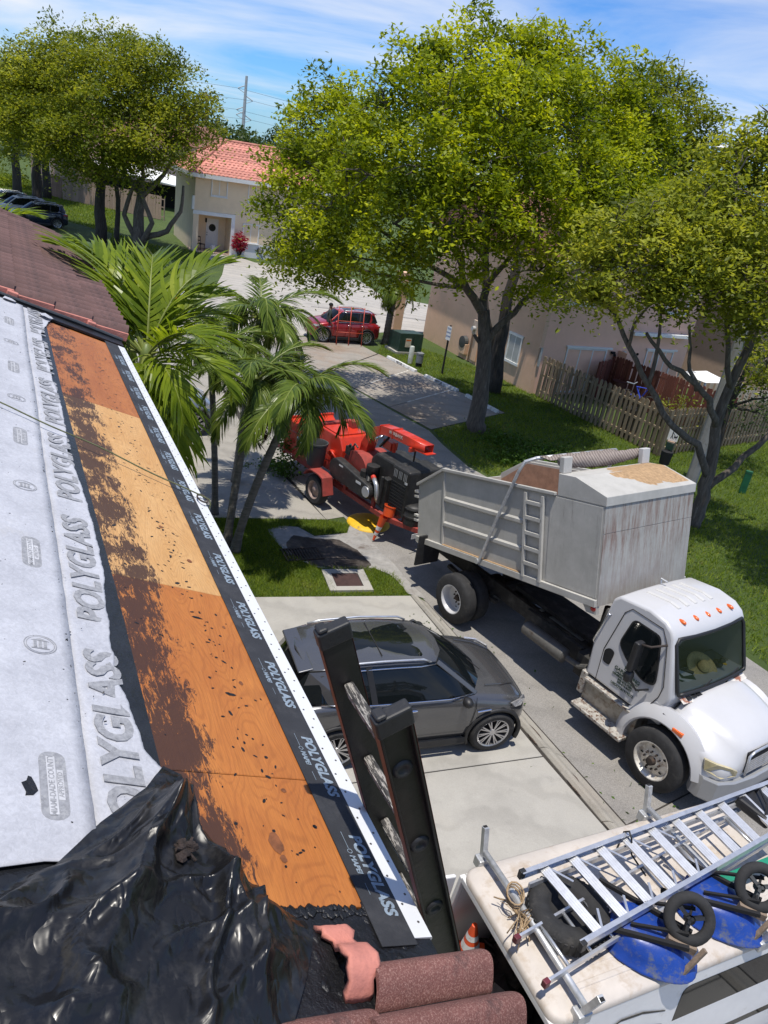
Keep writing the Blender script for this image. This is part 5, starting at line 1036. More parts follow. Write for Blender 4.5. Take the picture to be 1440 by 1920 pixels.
# discharge chute: swept rectangular duct
path = [(.62, 1.45), (.66, 1.75), (.78, 2.02), (.98, 2.22), (1.25, 2.33), (1.6, 2.37), (2.1, 2.39), (2.75, 2.40)]
def duct(path, w, h, y0=0.0):
    rings = []
    for i, (x, z) in enumerate(path):
        a = Vector(path[max(0, i - 1)]); c = Vector(path[min(len(path) - 1, i + 1)]); d = (c - a).normalized(); nn = Vector((-d.y, d.x)); k = 1.0 if i > 1 else 1.25
        rings.append([(x + nn.x * h / 2 * k, y0 - w / 2, z + nn.y * h / 2 * k), (x + nn.x * h / 2 * k, y0 + w / 2, z + nn.y * h / 2 * k), (x - nn.x * h / 2 * k, y0 + w / 2, z - nn.y * h / 2 * k), (x - nn.x * h / 2 * k, y0 - w / 2, z - nn.y * h / 2 * k)])
    return rings
CY = -.04
o = MB().loft(duct(path, .27, .20, CY), caps=False).build('discharge_chute', m_redp, CH, smooth=True, angle=35); o.modifiers.new('t', 'SOLIDIFY').thickness = .012
letters('MORBARK', .105, M('pale_lettering', (.62, .55, .5), .6), o, (1.50, CY - .1405, 2.385), (1, 0, .03), (0, 0, 1), name='lettering', depth=.001, bold=.002)
for (x, z) in ((.78, 2.02), (1.15, 2.30), (1.62, 2.37)): MB().box((x - .012, CY - .15, z - .12), (x + .012, CY + .15, z + .12), Matrix.Translation((x, 0, z)) @ Matrix.Rotation(-.5 * (x < 1), 4, 'Y') @ Matrix.Translation((-x, 0, -z))).build('flange', m_redp, CH)
MB().bar((2.45, CY, 2.29), (2.86, CY, 2.32), .28, .016, (0, 0, 1)).box((2.30, CY - .19, 2.20), (2.36, CY + .19, 2.30)).build('deflector', m_redp, CH); MB().tube([(2.33, CY, 1.95), (2.33, CY, 2.22)], .022, 7).build('chute_prop', m_iron, CH); MB().tube([(1.2, CY - .1, 1.9), (1.35, CY - .06, 2.1), (1.42, CY - .05, 2.2)], .03, 7).build('chute_crank', m_iron, CH)
MB().box((1.25, -.10, 1.9), (1.55, .12, 2.10)).tube([(1.62, -.05, 1.9), (1.62, -.05, 2.14)], .05, 8).build('swivel_drive', m_redp, CH, bevel=.01)
MB().tube([(1.1, -.2, 1.95), (1.2, -.28, 2.12), (1.35, -.22, 2.22)], .035, 8).build('exhaust_bend', m_chrome, CH, smooth=True)
# black belt guard: tapered capsule along the near side
def capsule(x0, z0, r0, x1, z1, r1, N=10):
    out = []; a = math.atan2(z1 - z0, x1 - x0)
    for k in range(N + 1): t = a + PI / 2 + PI * k / N; out.append((x0 + r0 * math.cos(t), z0 + r0 * math.sin(t)))
    for k in range(N + 1): t = a - PI / 2 + PI * k / N; out.append((x1 + r1 * math.cos(t), z1 + r1 * math.sin(t)))
    return out
MB().prism(capsule(.36, 1.06, .27, 1.60, .98, .18), -.72, -.50, 'y').build('belt_guard', m_blk, CH, bevel=.03); MB().box((.50, -.725, 1.20), (.66, -.7205, 1.24)).box((1.22, -.725, 1.06), (1.42, -.7205, 1.12)).build('decal', m_white, CH)
MB().lathe([(0, -.73), (.13, -.73), (.15, -.70), (.15, -.5)], (1.62, 0, .98), axis='y', seg=20).build('pulley_cover', m_alu, CH, smooth=True, angle=40)
# engine, radiator and hood
MB().prism([(1.15, .95), (2.10, .95), (2.10, 1.80), (1.30, 1.80), (1.15, 1.62)], -.30, .52, 'y').build('engine_hood', m_blk, CH, bevel=.05); MB().box((2.105, -.44, .72), (2.72, .56, 1.86)).build('radiator_housing', m_blk, CH, bevel=.05)
sl = MB()
for g in range(3):
    for k in range(3): sl.box((2.20 + g * .17 + k * .045, -.448, 1.60), (2.215 + g * .17 + k * .045, -.4405, 1.78))
sl.build('radiator_slots', m_alu, CH); s2 = MB()
for k in range(9): s2.box((2.16, -.452, .86 + k * .075), (2.66, -.4405, .89 + k * .075))
s2.build('radiator_grille', m_dark, CH)
MB().box((2.60, -.444, 1.55), (2.69, -.4405, 1.60)).build('decal', m_white, CH)
MB().lathe([(.0, .16), (.16, .14), (.17, -.02), (.12, -.10), (0, -.10)], (1.42, -.42, 1.40), seg=18).tube([(1.25, -.5, 1.0), (1.25, -.5, 1.35)], .12, 10).tube([(1.45, -.55, .9), (1.5, -.58, 1.2), (1.4, -.5, 1.3)], .06, 8).build('air_filter', m_blk, CH, smooth=True, angle=50)
MB().tube([(1.66, -.56, 1.32), (1.84, -.60, 1.22), (1.90, -.60, .98), (1.88, -.52, .82)], .055, 9).build('intake_pipe', m_alu, CH, smooth=True); MB().tube([(1.60, -.54, 1.34), (1.68, -.565, 1.31)], .062, 9).build('hose_clamp', m_redp, CH)
MB().box((1.9, -.52, .70), (2.1, -.32, 1.45)).box((1.3, -.4, .64), (2.0, .4, .94)).box((1.95, -.60, .80), (2.02, -.53, 1.5)).build('engine_block', m_blk, CH, bevel=.02)
MB().box((1.70, -.56, .645), (1.80, -.50, .9)).box((.62, -.6, .645), (.72, -.5, .85)).build('bracket', m_redf, CH)
MB().box((3.10, -.42, .40), (3.11, -.12, .52)).build('number_plate', m_white, CH)
ft = MB().box((-1.5, -.62, .64), (-.6, -.45, 1.0)).build('tool_tray', m_redf, CH, bevel=.02)
def on(parent, p):
    return tuple(Matrix.Translation(parent.location) @ Matrix.Rotation(parent.rotation_euler.z, 4, 'Z') @ Vector(p))
# grey bin on the fender
bn = thing('rubbish_bin', 'dark grey plastic rubbish bin standing on the red chipper fender', 'bin', on(CH, (-.38, -.80, .89)), -48)
m_bin = M('grey_plastic', (.055, .058, .058), .6, var=.15, scale=3)
MB().lathe([(0, .0), (.20, 0), (.215, .02), (.25, .55), (.275, .56), (.275, .60), (.25, .60), (.235, .56), (.20, .03), (0, .03)], seg=26).build('bin_body', m_bin, bn, smooth=True, angle=40)
for s in (-1, 1): MB().box((-.05, s * .265 - .025, .44), (.05, s * .265 + .025, .52)).build('bin_handle', m_bin, bn, bevel=.012)
MB().lathe([(.247, .50), (.262, .51), (.262, .53), (.247, .54)], seg=26).build('bin_rib', m_bin, bn, smooth=True)
m_org = M('orange_plastic', (.72, .085, .015), .5, var=.08)
def bucket(name, label, cat, loc, r, h, mat, tilt=(0, 0), inside=None):
    t = thing(name, label, cat, loc, 0); t.rotation_euler = (tilt[0], tilt[1], 0)
    MB().lathe([(0, 0), (r * .85, 0), (r, h), (r * 1.06, h), (r * 1.06, h - .03), (r * .99, h - .03)], seg=22).build('bucket_body', mat, t, smooth=True, angle=40); MB().lathe([(r * .97, h - .005), (r * .84, .02), (0, .02)], seg=22).build('bucket_inside', inside or mat, t, smooth=True)
    MB().tube([(r * 1.05 * math.cos(a), r * 1.05 * math.sin(a) , h - .02 - .07 * math.sin(a * 1)) for a in [PI * k / 12 for k in range(13)]], .006, 5).build('bucket_handle', m_iron, t); return t
bucket('bucket', 'orange bucket standing on the red trailer frame by the hitch', 'bucket', on(CH, (2.32, -.52, .64)), .15, .26, m_org, (R_(-12), R_(8)))
kg = thing('drum', 'squat black drum standing on the trailer tongue beside the orange bucket', 'drum', on(CH, (2.78, -.18, .62)), 0)
MB().lathe([(0, 0), (.23, 0), (.24, .03), (.235, .17), (.25, .19), (.25, .22), (.235, .24), (.23, .38), (.245, .40), (.235, .42), (0, .42)], seg=24).build('drum_body', m_blk, kg, smooth=True, angle=35); MB().lathe([(0, .46), (.20, .45), (.21, .421)], seg=20).build('drum_lid', m_blk, kg, smooth=True)
m_wtape = M('white_tape', (.70, .70, .68), .6, var=.1, dirt=(.4, .38, .36), dscale=12)
def cone(name, label, loc, h, r, rot=(0, 0, 0), base=True):
    t = thing(name, label, 'traffic cone', loc); t.rotation_euler = rot
    R = lambda z: r * (1 - z / h) + .025 * z / h
    MB().lathe([(R(0), 0), (R(h), h), (0, h + .005)], seg=22).build('cone_body', m_org, t, smooth=True, angle=50)
    for z0, z1 in ((.40 * h, .56 * h), (.66 * h, .78 * h)): MB().lathe([(R(z0) + .002, z0), (R(z1) + .002, z1)], seg=22).build('cone_band', m_wtape, t, smooth=True)
    if base: MB().box((-r * 1.35, -r * 1.35, -.03), (r * 1.35, r * 1.35, 0)).build('cone_base', m_org, t, bevel=.012)
    return t
cone('traffic_cone', 'orange traffic cone with white bands hanging upside down from the trailer frame', on(CH, (2.34, -.66, .66)), .64, .10, (R_(180), R_(14), R_(10)), base=False)
yp = thing('yellow_pad', 'round yellow plastic pad lying on the street under the chipper', 'pad', on(CH, (1.42, -.30, 0)), -48)
m_yel = M('yellow_plastic_pad', (.66, .40, .015), .6, var=.12, scale=5, dirt=(.25, .17, .05), dscale=6, dpos=(.55, .72)); MB().lathe([(0, .075), (.36, .07), (.47, .05), (.52, .02), (.53, .0)], seg=36).build('pad_disc', m_yel, yp, smooth=True, angle=40); MB().box((-.06, -.06, .0755), (.16, .06, .10)).build('pad_handle', m_yel, yp, bevel=.01)
lf = leafmat('cut_leaf', [(.03, .06, .01), (.06, .12, .015), (.11, .17, .03)], tfac=.2)
def scatter_leaves(name, spots, n, size, mat, flat=False):
    v = []; 
    for (x, y, z, r, hz) in spots:
        q = rng.normal(0, 1, (n, 3)) * np.array([r, r, hz]) * .5 + np.array([x, y, z]); q[:, 2] = np.maximum(q[:, 2], .01); v.append(q)
    P = np.concatenate(v); return leaf_object(name, P, size, mat)
def leaf_arrays(P, size, elong=2.0, up=0.3, spread=1.0):
    N = len(P); a = rng.normal(0, 1, (N, 3)); a[:, 2] = a[:, 2] * .6; a /= np.linalg.norm(a, axis=1)[:, None] + 1e-9; nrm = rng.normal(0, spread, (N, 3)); nrm[:, 2] += up * 2; b = np.cross(nrm, a); b /= np.linalg.norm(b, axis=1)[:, None] + 1e-9
    L = size * rng.uniform(.6, 1.3, N)[:, None]; w = L / elong; v = np.zeros((N, 4, 3)); v[:, 0] = P; v[:, 1] = P + a * L * .5 + b * w * .5; v[:, 2] = P + a * L; v[:, 3] = P + a * L * .5 - b * w * .5
    return v.reshape(-1, 3), np.arange(N * 4).reshape(-1, 4)
def leaf_object(name, P, size, mat, parent=None, tone=None, elong=2.0, up=.3, spread=1.0):
    v, f = leaf_arrays(P, size, elong, up, spread); N = len(P); tone = np.clip(rng.normal(.45, .2, N), 0, 1) if tone is None else tone
    return addobj(name, fastmesh(name, v, f, 4, mat, tone=tone), parent)
tag(scatter_leaves('cut_branches', [on(CH, (-1.75, -.85, .22)) + (.35, .25), on(CH, (-2.0, -.5, .2)) + (.4, .25), on(CH, (-2.3, -.9, .15)) + (.3, .1), on(CH, (-1.9, -.7, .85)) + (.25, .4)], 240, .11, lf), kind='stuff')
tag(scatter_leaves('brush_pile', [(3.6, 25.2, .12, .9, .22), (4.4, 24.4, .14, 1.0, .25), (3.9, 23.4, .1, .9, .2), (5.2, 24.8, .1, .8, .2)], 700, .13, lf), kind='stuff')
tag(scatter_leaves('fallen_leaves', [(-4.0, 21.5, .03, .5, .02), (-3.4, 22.3, .03, .4, .02), (-3.9, 19.4, .03, .3, .02), (2.8, 25.2, .06, 1.3, .1), (3.9, 23.6, .08, 1.2, .12), (8.3, 18.2, .08, 1.2, .1), (9.0, 16.0, .08, 1.0, .1), (2.2, 11.3, .03, .9, .01), (4.6, 8.6, .02, 1.2, .01), (6.2, 11.0, .02, 1.6, .01), (1.2, 12.6, .03, .7, .01)], 80, .065, lf), kind='stuff')

# ---------------------------------------------------------------- white van, roof load
VN = thing('work_van', 'worn white work van with roof rack and open rear parked on the driveway', 'van', (1.65, 4.69, .024), 28)
m_vroof = M('van_roof_paint', (.50, .455, .41), .6, var=.08, scale=4, bmp=.1, dirt=(.40, .33, .26), dscale=6, dpos=(.50, .68)); m_vw = M('van_white', (.70, .70, .70), .4, var=.04, coat=.3, dirt=(.5, .48, .44), dscale=4, dpos=(.6, .8))
RZ = 2.05
def rrect(x0, x1, hy, r, k=5):
    out = []
    for (cx, cy_, a0) in ((x1 - r, hy - r, 0), (x0 + r, hy - r, 90), (x0 + r, -hy + r, 180), (x1 - r, -hy + r, 270)):
        for q in range(k + 1): a = R_(a0 + 90 * q / k); out.append((cx + r * math.cos(a), cy_ + r * math.sin(a)))
    return out
o1 = rrect(0, 3.3, .76, .13); b = MB(); b.loft([[(x, y, RZ - .05) for x, y in o1], [(x, y, RZ) for x, y in o1], [(1.65 + (x - 1.65) * .985, y * .97, RZ + .022) for x, y in o1], [(1.65 + (x - 1.65) * .93, y * .85, RZ + .035) for x, y in o1], [(1.65 + (x - 1.65) * .5, y * .3, RZ + .045) for x, y in o1]]); b.build('roof', m_vroof, VN, smooth=True, angle=60)
rb = MB()
for y in (-.56, -.42, .42, .56): rb.prism([(y - .035, RZ + .025), (y + .035, RZ + .025), (y + .022, RZ + .046), (y - .022, RZ + .046)], .25, 3.0, 'x')
rb.build('roof_ribs', m_vroof, VN, bevel=.006)
sect = lambda w: [(w * .95, .35), (w, .55), (w * 1.02, .95), (w * .99, 1.25), (w * .90, 1.80), (w * .88, 1.999)]
for s in (-1, 1):
    sd_ = MB(); rg = [[(x, s * y, z) for y, z in sect(.86)] + [(x, s * (y - .03), z) for y, z in reversed(sect(.86))] for x in (0.06, 3.3)]; sd_.loft(rg).build('side_panel', m_vw, VN, smooth=True, angle=40)
    ysd = lambda z, s=s: s * (.86 * (1.02 - .12 * (z - .95) / .85) + .006)
    for (xa, xb) in ((1.34, 3.15),):
        wp = roundpoly([(xa + .0, 1.05), (xb, 1.05), (xb - .06, 1.86), (xa + .12, 1.86)], .09); n = len(wp); MB().add([(x, ysd(z), z) for x, z in wp] + [(x, ysd(z) - s * .02, z) for x, z in wp], [tuple(range(n)), tuple(range(2 * n - 1, n - 1, -1))] + [(i, i + n, (i + 1) % n + n, (i + 1) % n) for i in range(n)]).build('side_window', m_glass, VN)
    stp = MB()
    for k in range(4):
        z0 = 1.62 - k * .16; P = [(.55 + .08 * k, z0 + .08), (.75 + .1 * k, z0 + .16), (1.0, z0 + .14), (1.28, z0 + .05)]; stp.loft([[(x, ysd(z) + s * .001, z + .018 * math.sin(PI * (i + .6) / 4.2)), (x, ysd(z) + s * .001, z - .018 * math.sin(PI * (i + .6) / 4.2))] for i, (x, z) in enumerate(P)], closed=False, caps=False)
    stp.build('side_stripe', m_black, VN)
    for x in (.75, 3.35): wheel(VN, x, s * .80, .36, .22, s, 'steel', .62, rimmat=m_rimr)
MB().prism([(3.3, .35), (4.5, .35), (4.55, .85), (4.35, 1.02), (3.75, 1.12), (3.3, 1.95)], -.80, .80, 'y').build('front_body', m_vw, VN, bevel=.06, seg=3)
MB().prism([(3.36, 1.85), (3.80, 1.16), (3.83, 1.15), (3.40, 1.86)], -.70, .70, 'y').build('windscreen', m_glass, VN)
MB().box((.05, -.8, .60), (3.3, .8, .66)).box((3.2, -.8, .66), (3.25, .8, 2.0)).build('cargo_floor', m_dark, VN); MB().box((.06, -.72, 1.990), (3.2, .72, 1.996)).build('headliner', m_dark, VN)
MB().box((-.12, -.82, .42), (.05, .82, .60)).build('rear_bumper', M('bumper_grey', (.5, .5, .5), .5, .3, dirt=(.2, .18, .16), dscale=5), VN, bevel=.02)
fr2 = MB()
for s in (-1, 1): fr2.bar((.03, s * .86, .6), (.03, s * .84, 1.2), .05, .06).bar((.03, s * .84, 1.2), (.03, s * .75, 1.98), .05, .06)
fr2.box((.0, -.74, 1.93), (.06, .74, 1.999)).build('rear_frame', m_vw, VN, bevel=.01)
dr = MB().loft([[(-.02 - .75 * q, .88 + .10 * q + d_, z) for z, d_ in ((.6, 0), (1.2, 0), (1.9, -.06), (1.96, -.06), (1.96, -.10), (1.2, -.05), (.6, -.05))] for q in (0, 1)]); dr.build('rear_door', m_vw, VN, bevel=.015); MB().add([(-.10, .86, 1.3), (-.66, .94, 1.3), (-.66, .90, 1.82), (-.10, .82, 1.82)], [(0, 1, 2, 3)]).build('rear_window', m_glass, VN)
MB().loft([[(-.02 - .75 * q, -.88 - .10 * q - d_, z) for z, d_ in ((.6, 0), (1.2, 0), (1.9, -.06), (1.96, -.06), (1.96, -.10), (1.2, -.05), (.6, -.05))] for q in (0, 1)]).build('rear_door', m_vw, VN, bevel=.015)
# rack
for i, (x0, y0, x1, y1) in enumerate(((.24, .78, .25, -.76), (2.30, .78, 2.32, -.76))):
    rk_ = MB(); rk_.tube([(x0, y0, RZ + .14), ((x0 + x1) / 2, 0, RZ + .16), (x1, y1, RZ + .14)], .032, 12); ob = rk_.build('rack_bar', m_galv, VN, smooth=True)
    for (x, y, sg) in ((x0, y0, 1), (x1, y1, -1)):
        p = MB().bar((x, y, RZ + .05), (x + .01, y + .10 * sg, RZ + .37), .055, .055, (1, 0, 0)).build('rack_post', m_galv, VN, bevel=.004); MB().box((x - .07, y - .05, RZ - .03), (x + .07, y + .06, RZ + .085)).build('rack_clamp', m_galv, VN, bevel=.012); MB().bar((x + .01, y + .10 * sg, RZ + .366), (x + .0102, y + .1005 * sg, RZ + .372), .042, .042, (1, 0, 0)).build('post_opening', m_dark, p)
def vthing(name, label, cat, p, rz=0, group=None):
    return thing(name, label, cat, on(VN, p), 28 + rz, group)
# folded aluminium step ladder on top
SL = vthing('step_ladder', 'folded aluminium step ladder with wide treads on top of the van rack', 'step ladder', (.32, 0, 2.26), 1.5)
def rail_path(p0, p1): return Vector(p0), Vector(p1)
lL0, lL1 = Vector((-.02, .33, .14)), Vector((3.35, .40, .22)); lR0, lR1 = Vector((.06, -.44, .14)), Vector((3.30, -.10, .22))
def chan(p0, p1, w, h, name, par, sgn):
    b = MB(); b.bar(p0, p1, .006, h); d = Vector((0, -.014 * sgn, 0)); b.bar(p0 + d + Vector((0, 0, h / 2 - .003)), p1 + d + Vector((0, 0, h / 2 - .003)), .044, .005); b.bar(p0 + d - Vector((0, 0, h / 2 - .003)), p1 + d - Vector((0, 0, h / 2 - .003)), .026, .005); return b.build(name, m_alu, par)
for (p, q, s) in ((lL0, lL1, 1), (lR0, lR1, -1)):
    rl_ = chan(p, q, 0, .085, 'rail', SL, s); e = p + (p - q).normalized() * .015; MB().bar(e, e + (q - p).normalized() * .06, .045, .095).build('rubber_foot', m_black, rl_, bevel=.006)
nst = 10
for k in range(nst):
    q = (k + .75) / (nst + .1); a, c = lL0.lerp(lL1, q), lR0.lerp(lR1, q); d = (lL1 - lL0).normalized()
    st_ = MB(); st_.bar(a, c, .085, .006, (-.35, -.2, 1)); up = Vector((-.35, -.2, 1)).normalized(); nn = (c - a).normalized().cross(up)
    for e in (-1, 1): st_.bar(a + nn * .041 * e - up * .014, c + nn * .041 * e - up * .014, .005, .03, up)
    for g in range(3): st_.bar(a.lerp(c, .03) + nn * (.022 * (g - 1)) + up * .004, c.lerp(a, .03) + nn * (.022 * (g - 1)) + up * .004, .005, .003, up)
    st_.build('tread', m_alu, SL)
    if k < 5:
        for e_, f_ in ((a, c), (c, a)): MB().bar(e_ + d * .02, e_.lerp(f_, .30) + d * .17 - Vector((0, 0, .02)), .022, .008).build('brace', m_alu, SL)
rr0, rr1 = Vector((.05, .26, .05)), Vector((3.3, .36, .12)); ss0, ss1 = Vector((.12, -.40, .05)), Vector((3.25, -.05, .12))
for p, q in ((rr0, rr1), (ss0, ss1)): MB().bar(p, q, .022, .06).build('rear_rail', m_alu, SL)
MB().bar(lL1, lR1, .16, .05, (0, 0, 1)).build('top_cap', m_black, SL, bevel=.015)
# second, narrower ladder underneath with round rungs
EL = vthing('extension_ladder', 'narrow aluminium ladder with round rungs under the step ladder', 'ladder', (0, 0, 2.225), 2)
e0, e1, f0, f1 = Vector((.02, -.12, .03)), Vector((3.2, .30, .03)), Vector((.02, -.53, .03)), Vector((3.2, -.12, .03))
for p, q in ((e0, e1), (f0, f1)):
    r_ = MB().bar(p, q, .025, .06).build('rail', m_alu, EL, bevel=.003); MB().bar(p, p + (q - p).normalized() * -.06, .05, .07).build('end_cap', M('maroon_cap', (.10, .012, .02), .5), r_, bevel=.008)
for k in range(11): q = (k + .9) / 11.6; MB().tube([e0.lerp(e1, q), f0.lerp(f1, q)], .017, 10).build('rung', m_alu, EL, smooth=True)
# spare tyre lying under the ladders
TY = vthing('spare_tyre', 'worn black spare tyre lying on the van roof under the ladders', 'tyre', (.62, -.03, RZ + .045), 0)
MB().lathe([(.0, .03), (.17, .03), (.19, .0), (.28, 0), (.355, .03), (.37, .08), (.37, .14), (.355, .185), (.28, .21), (.19, .19), (.175, .10), (0, .09)], seg=40).build('tyre_body', m_tyre, TY, smooth=True)
tr = MB()
for k in range(44): a = 2 * PI * k / 44; tr.box((.366, -.016, .05), (.377, .012, .17), Matrix.Rotation(a, 4, 'Z'))
tr.build('tread_blocks', m_tyre, TY)
# wheelbarrows upside down on the roof
m_blue = M('blue_tray', (.010, .045, .26), .35, var=.15, scale=6, coat=.1, dirt=(.10, .11, .14), dscale=10, dpos=(.52, .66), bmp=.25, bscale=12); m_wd = M('grey_wood', (.20, .15, .11), .85, var=.3, scale=5, stretch=(1, 8, 8))
def barrow(label, loc, rz, rimcol):
    t = vthing('wheelbarrow', label, 'wheelbarrow', loc, rz, 'blue wheelbarrows tied on the van roof')
    # tray seen from below: rim on the roof, bottom up; local x points to the nose
    def oval(sx, sy, z, dx, p=2.6, flat=.0):
        out = []
        for k in range(32):
            a = 2 * PI * k / 32; c, s = math.cos(a), math.sin(a); x = sx * abs(c) ** (2 / p) * (1 if c > 0 else -1); y = sy * abs(s) ** (2 / p) * (1 if s > 0 else -1) * (1 - .20 * (x / sx if x > 0 else 0)); out.append((x + dx, y, z))
        return out
    MB().loft([oval(.42, .30, .0, 0), oval(.425, .305, .012, 0), oval(.41, .29, .018, 0), oval(.36, .26, .12, -.02), oval(.30, .22, .20, -.07), oval(.22, .17, .235, -.09), oval(.05, .05, .242, -.09)], caps=True).build('tray', m_blue, t, smooth=True)
    for s in (-1, 1): MB().bar((-.55, s * .26, .20), (.28, s * .09, .30), .034, .04).build('handle', m_dark, t)
    MB().bar((.10, -.07, .27), (.34, -.02, .24), .05, .07).bar((.30, -.14, .05), (.40, -.05, .33), .04, .03).build('wood_block', m_wd, t)
    w_ = bpy.data.objects.new('wheel', None); link(w_, t); w_.location = (.22, .10, .42); w_.rotation_euler = (R_(-38), R_(8), R_(10)); w_.scale = (1, 1, 1)
    MB().lathe([(.13, -.03), (.17, -.045), (.21, -.03), (.222, 0), (.21, .03), (.17, .045), (.13, .03), (.12, 0), (.13, -.03)], axis='y', seg=30).build('tyre', m_tyre, w_, smooth=True)
    rm = MB().lathe([(.04, -.045), (.04, .045)], axis='y', seg=12)
    for k in range(3): a = 2 * PI * k / 3 + .5; rm.bar((0, 0, 0), (.125 * math.cos(a), 0, .125 * math.sin(a)), .03, .06, (0, 1, 0))
    rm.build('rim', rimcol, w_); MB().tube([(.22, .0, .36), (.22, .22, .46)], .012, 8).bar((-.2, -.10, .26), (.25, -.0, .36), .025, .025).bar((-.2, .16, .28), (.25, .21, .45), .025, .025).build('fork', m_dark, t)
    return t
barrow('blue upturned wheelbarrow nearer the open rear of the van, black wheel up', (1.20, -.47, RZ + .05), -52, m_black)
barrow('second blue upturned wheelbarrow further forward on the van roof, grey wheel rim', (2.12, -.42, RZ + .05), -52, m_bin)
gb = vthing('green_board', 'green painted board lying beside the step ladder on the van roof', 'board', (2.6, -.22, 2.27), 2); MB().box((-.95, -.045, -.012), (.95, .045, .02)).build('board_plank', M('green_paint', (.012, .21, .125), .5, var=.15), gb, bevel=.004)
rp2 = vthing('rope_bundle', 'frayed tan rope bundle tied to the rear rack bar of the van', 'rope', (.17, .10, RZ + .14)); m_rope = M('tan_rope', (.34, .24, .14), .95, var=.3, scale=50)
b = MB()
for k in range(26):
    a = random.uniform(-2.6, 2.6); L = random.uniform(.08, .26); z0 = random.uniform(-.02, .06); b.tube([(0, 0, z0), (L * .5 * math.cos(a), L * .5 * math.sin(a) + random.uniform(-.03, .03), z0 + random.uniform(0, .06)), (-abs(L) * .7 * random.random() + L * .3 * math.cos(a), L * math.sin(a), random.uniform(-.08, .02))], random.uniform(.003, .007), 5)
for k in range(3): b.tube([(.02 + .07 * math.cos(q * PI / 6) * (1 + .1 * k), .12 + .08 * math.sin(q * PI / 6), .07 + .03 * k + .05 * math.sin(q * PI / 6)) for q in range(13)], .009, 6)
b.build('strands', m_rope, rp2, smooth=True)
bx = vthing('tool_bag', 'black mesh tool bag at the far end of the step ladder', 'bag', (3.30, .28, 2.36), 10); MB().loft([[(x, -.20, .0), (x, .20, .0), (x, .17, .12), (x, -.17, .12)] for x in (-.16, .18)]).build('bag_body', m_black, bx, bevel=.03); MB().tube([(-.1, -.12, .12), (-.05, -.08, .20), (.1, .1, .2), (.12, .13, .12)], .012, 6).build('bag_strap', m_black, bx)
lb_ = vthing('bungee_cord', 'black hooked cord looped over the step ladder rail', 'cord', (1.55, .36, 2.36)); MB().tube([(.0, .06, -.15), (.0, .05, .10), (0, .0, .16), (.0, -.05, .12), (.02, -.10, -.05), (.05, -.30, -.12)], .010, 6).build('cord', m_black, lb_, smooth=True)
# load inside the open rear
pile = vthing('debris_pile', 'dark pile of torn roofing debris filling the open rear of the van', 'debris', (.45, 0, .66)); b = MB()
for k in range(70):
    x, y, z = random.uniform(-.3, .6), random.uniform(-.72, .72), random.uniform(.0, .36); s_ = random.uniform(.06, .17); b.box((-s_, -s_ * .7, -.012), (s_, s_ * .7, .012), Matrix.Translation((x, y, z)) @ Euler((random.uniform(-.8, .8), random.uniform(-.8, .8), random.uniform(0, 3))).to_matrix().to_4x4())
b.build('scraps', M('dark_scraps', (.03, .026, .024), .9, var=.7, scale=9), pile); MB().box((-.3, -.75, -.0), (.7, .75, .12)).build('heap', m_dark, pile)
b = MB()
for (x, y, z, s_) in ((-.22, .10, .42, .11), (-.12, -.05, .40, .08), (-.3, .22, .36, .06)): b.box((-s_, -s_ * .6, -.006), (s_, s_ * .5, .006), Matrix.Translation((x, y, z)) @ Euler((.3, .2, random.uniform(0, 3))).to_matrix().to_4x4())
b.build('pale_scraps', M('cardboard', (.42, .36, .28), .9, var=.3), pile)
cone('traffic_cone', 'orange traffic cone with a white band standing in the open rear of the van', on(VN, (.10, .47, 1.16)), .54, .13, (R_(6), R_(-4), 0))
pl_ = vthing('plank', 'white painted plank sticking out of the van rear', 'plank', (-.15, -.25, 1.12)); MB().bar((-.30, -.30, -.02), (.45, .20, .10), .16, .03, (0, 0, 1)).build('board_plank', M('chipped_white', (.62, .62, .6), .6, var=.15, dirt=(.3, .28, .26), dscale=7), pl_, bevel=.004)
bagm = M('bin_bag', (.016, .016, .017), .3, bmp=.6, bscale=9); bg_ = vthing('bin_bag', 'shiny black bag lying in the van rear beside the white plank', 'bag', (.05, -.45, 1.02)); b = MB(); b.sphere((0, 0, 0), (.22, .2, .15), 16, 10); b.build('bag_body', bagm, bg_, smooth=True)

# ================================================================== BUILDINGS
def frame(name, label, cat, x, y, rz): return thing(name, label, cat, (x, y, 0), rz)
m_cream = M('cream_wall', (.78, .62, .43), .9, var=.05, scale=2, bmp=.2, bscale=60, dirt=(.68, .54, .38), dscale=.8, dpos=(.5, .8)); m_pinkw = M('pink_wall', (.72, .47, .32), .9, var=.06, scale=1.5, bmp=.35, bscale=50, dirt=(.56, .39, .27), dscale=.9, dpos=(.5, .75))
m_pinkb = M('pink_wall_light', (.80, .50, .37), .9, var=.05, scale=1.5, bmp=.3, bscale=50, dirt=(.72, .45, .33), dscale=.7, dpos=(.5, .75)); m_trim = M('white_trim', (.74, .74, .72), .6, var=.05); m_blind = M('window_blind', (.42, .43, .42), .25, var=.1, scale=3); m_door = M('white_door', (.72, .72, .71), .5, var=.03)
m_rtile = tilemat('red_roof_tile', (.50, .20, .15), (.58, .30, .23))
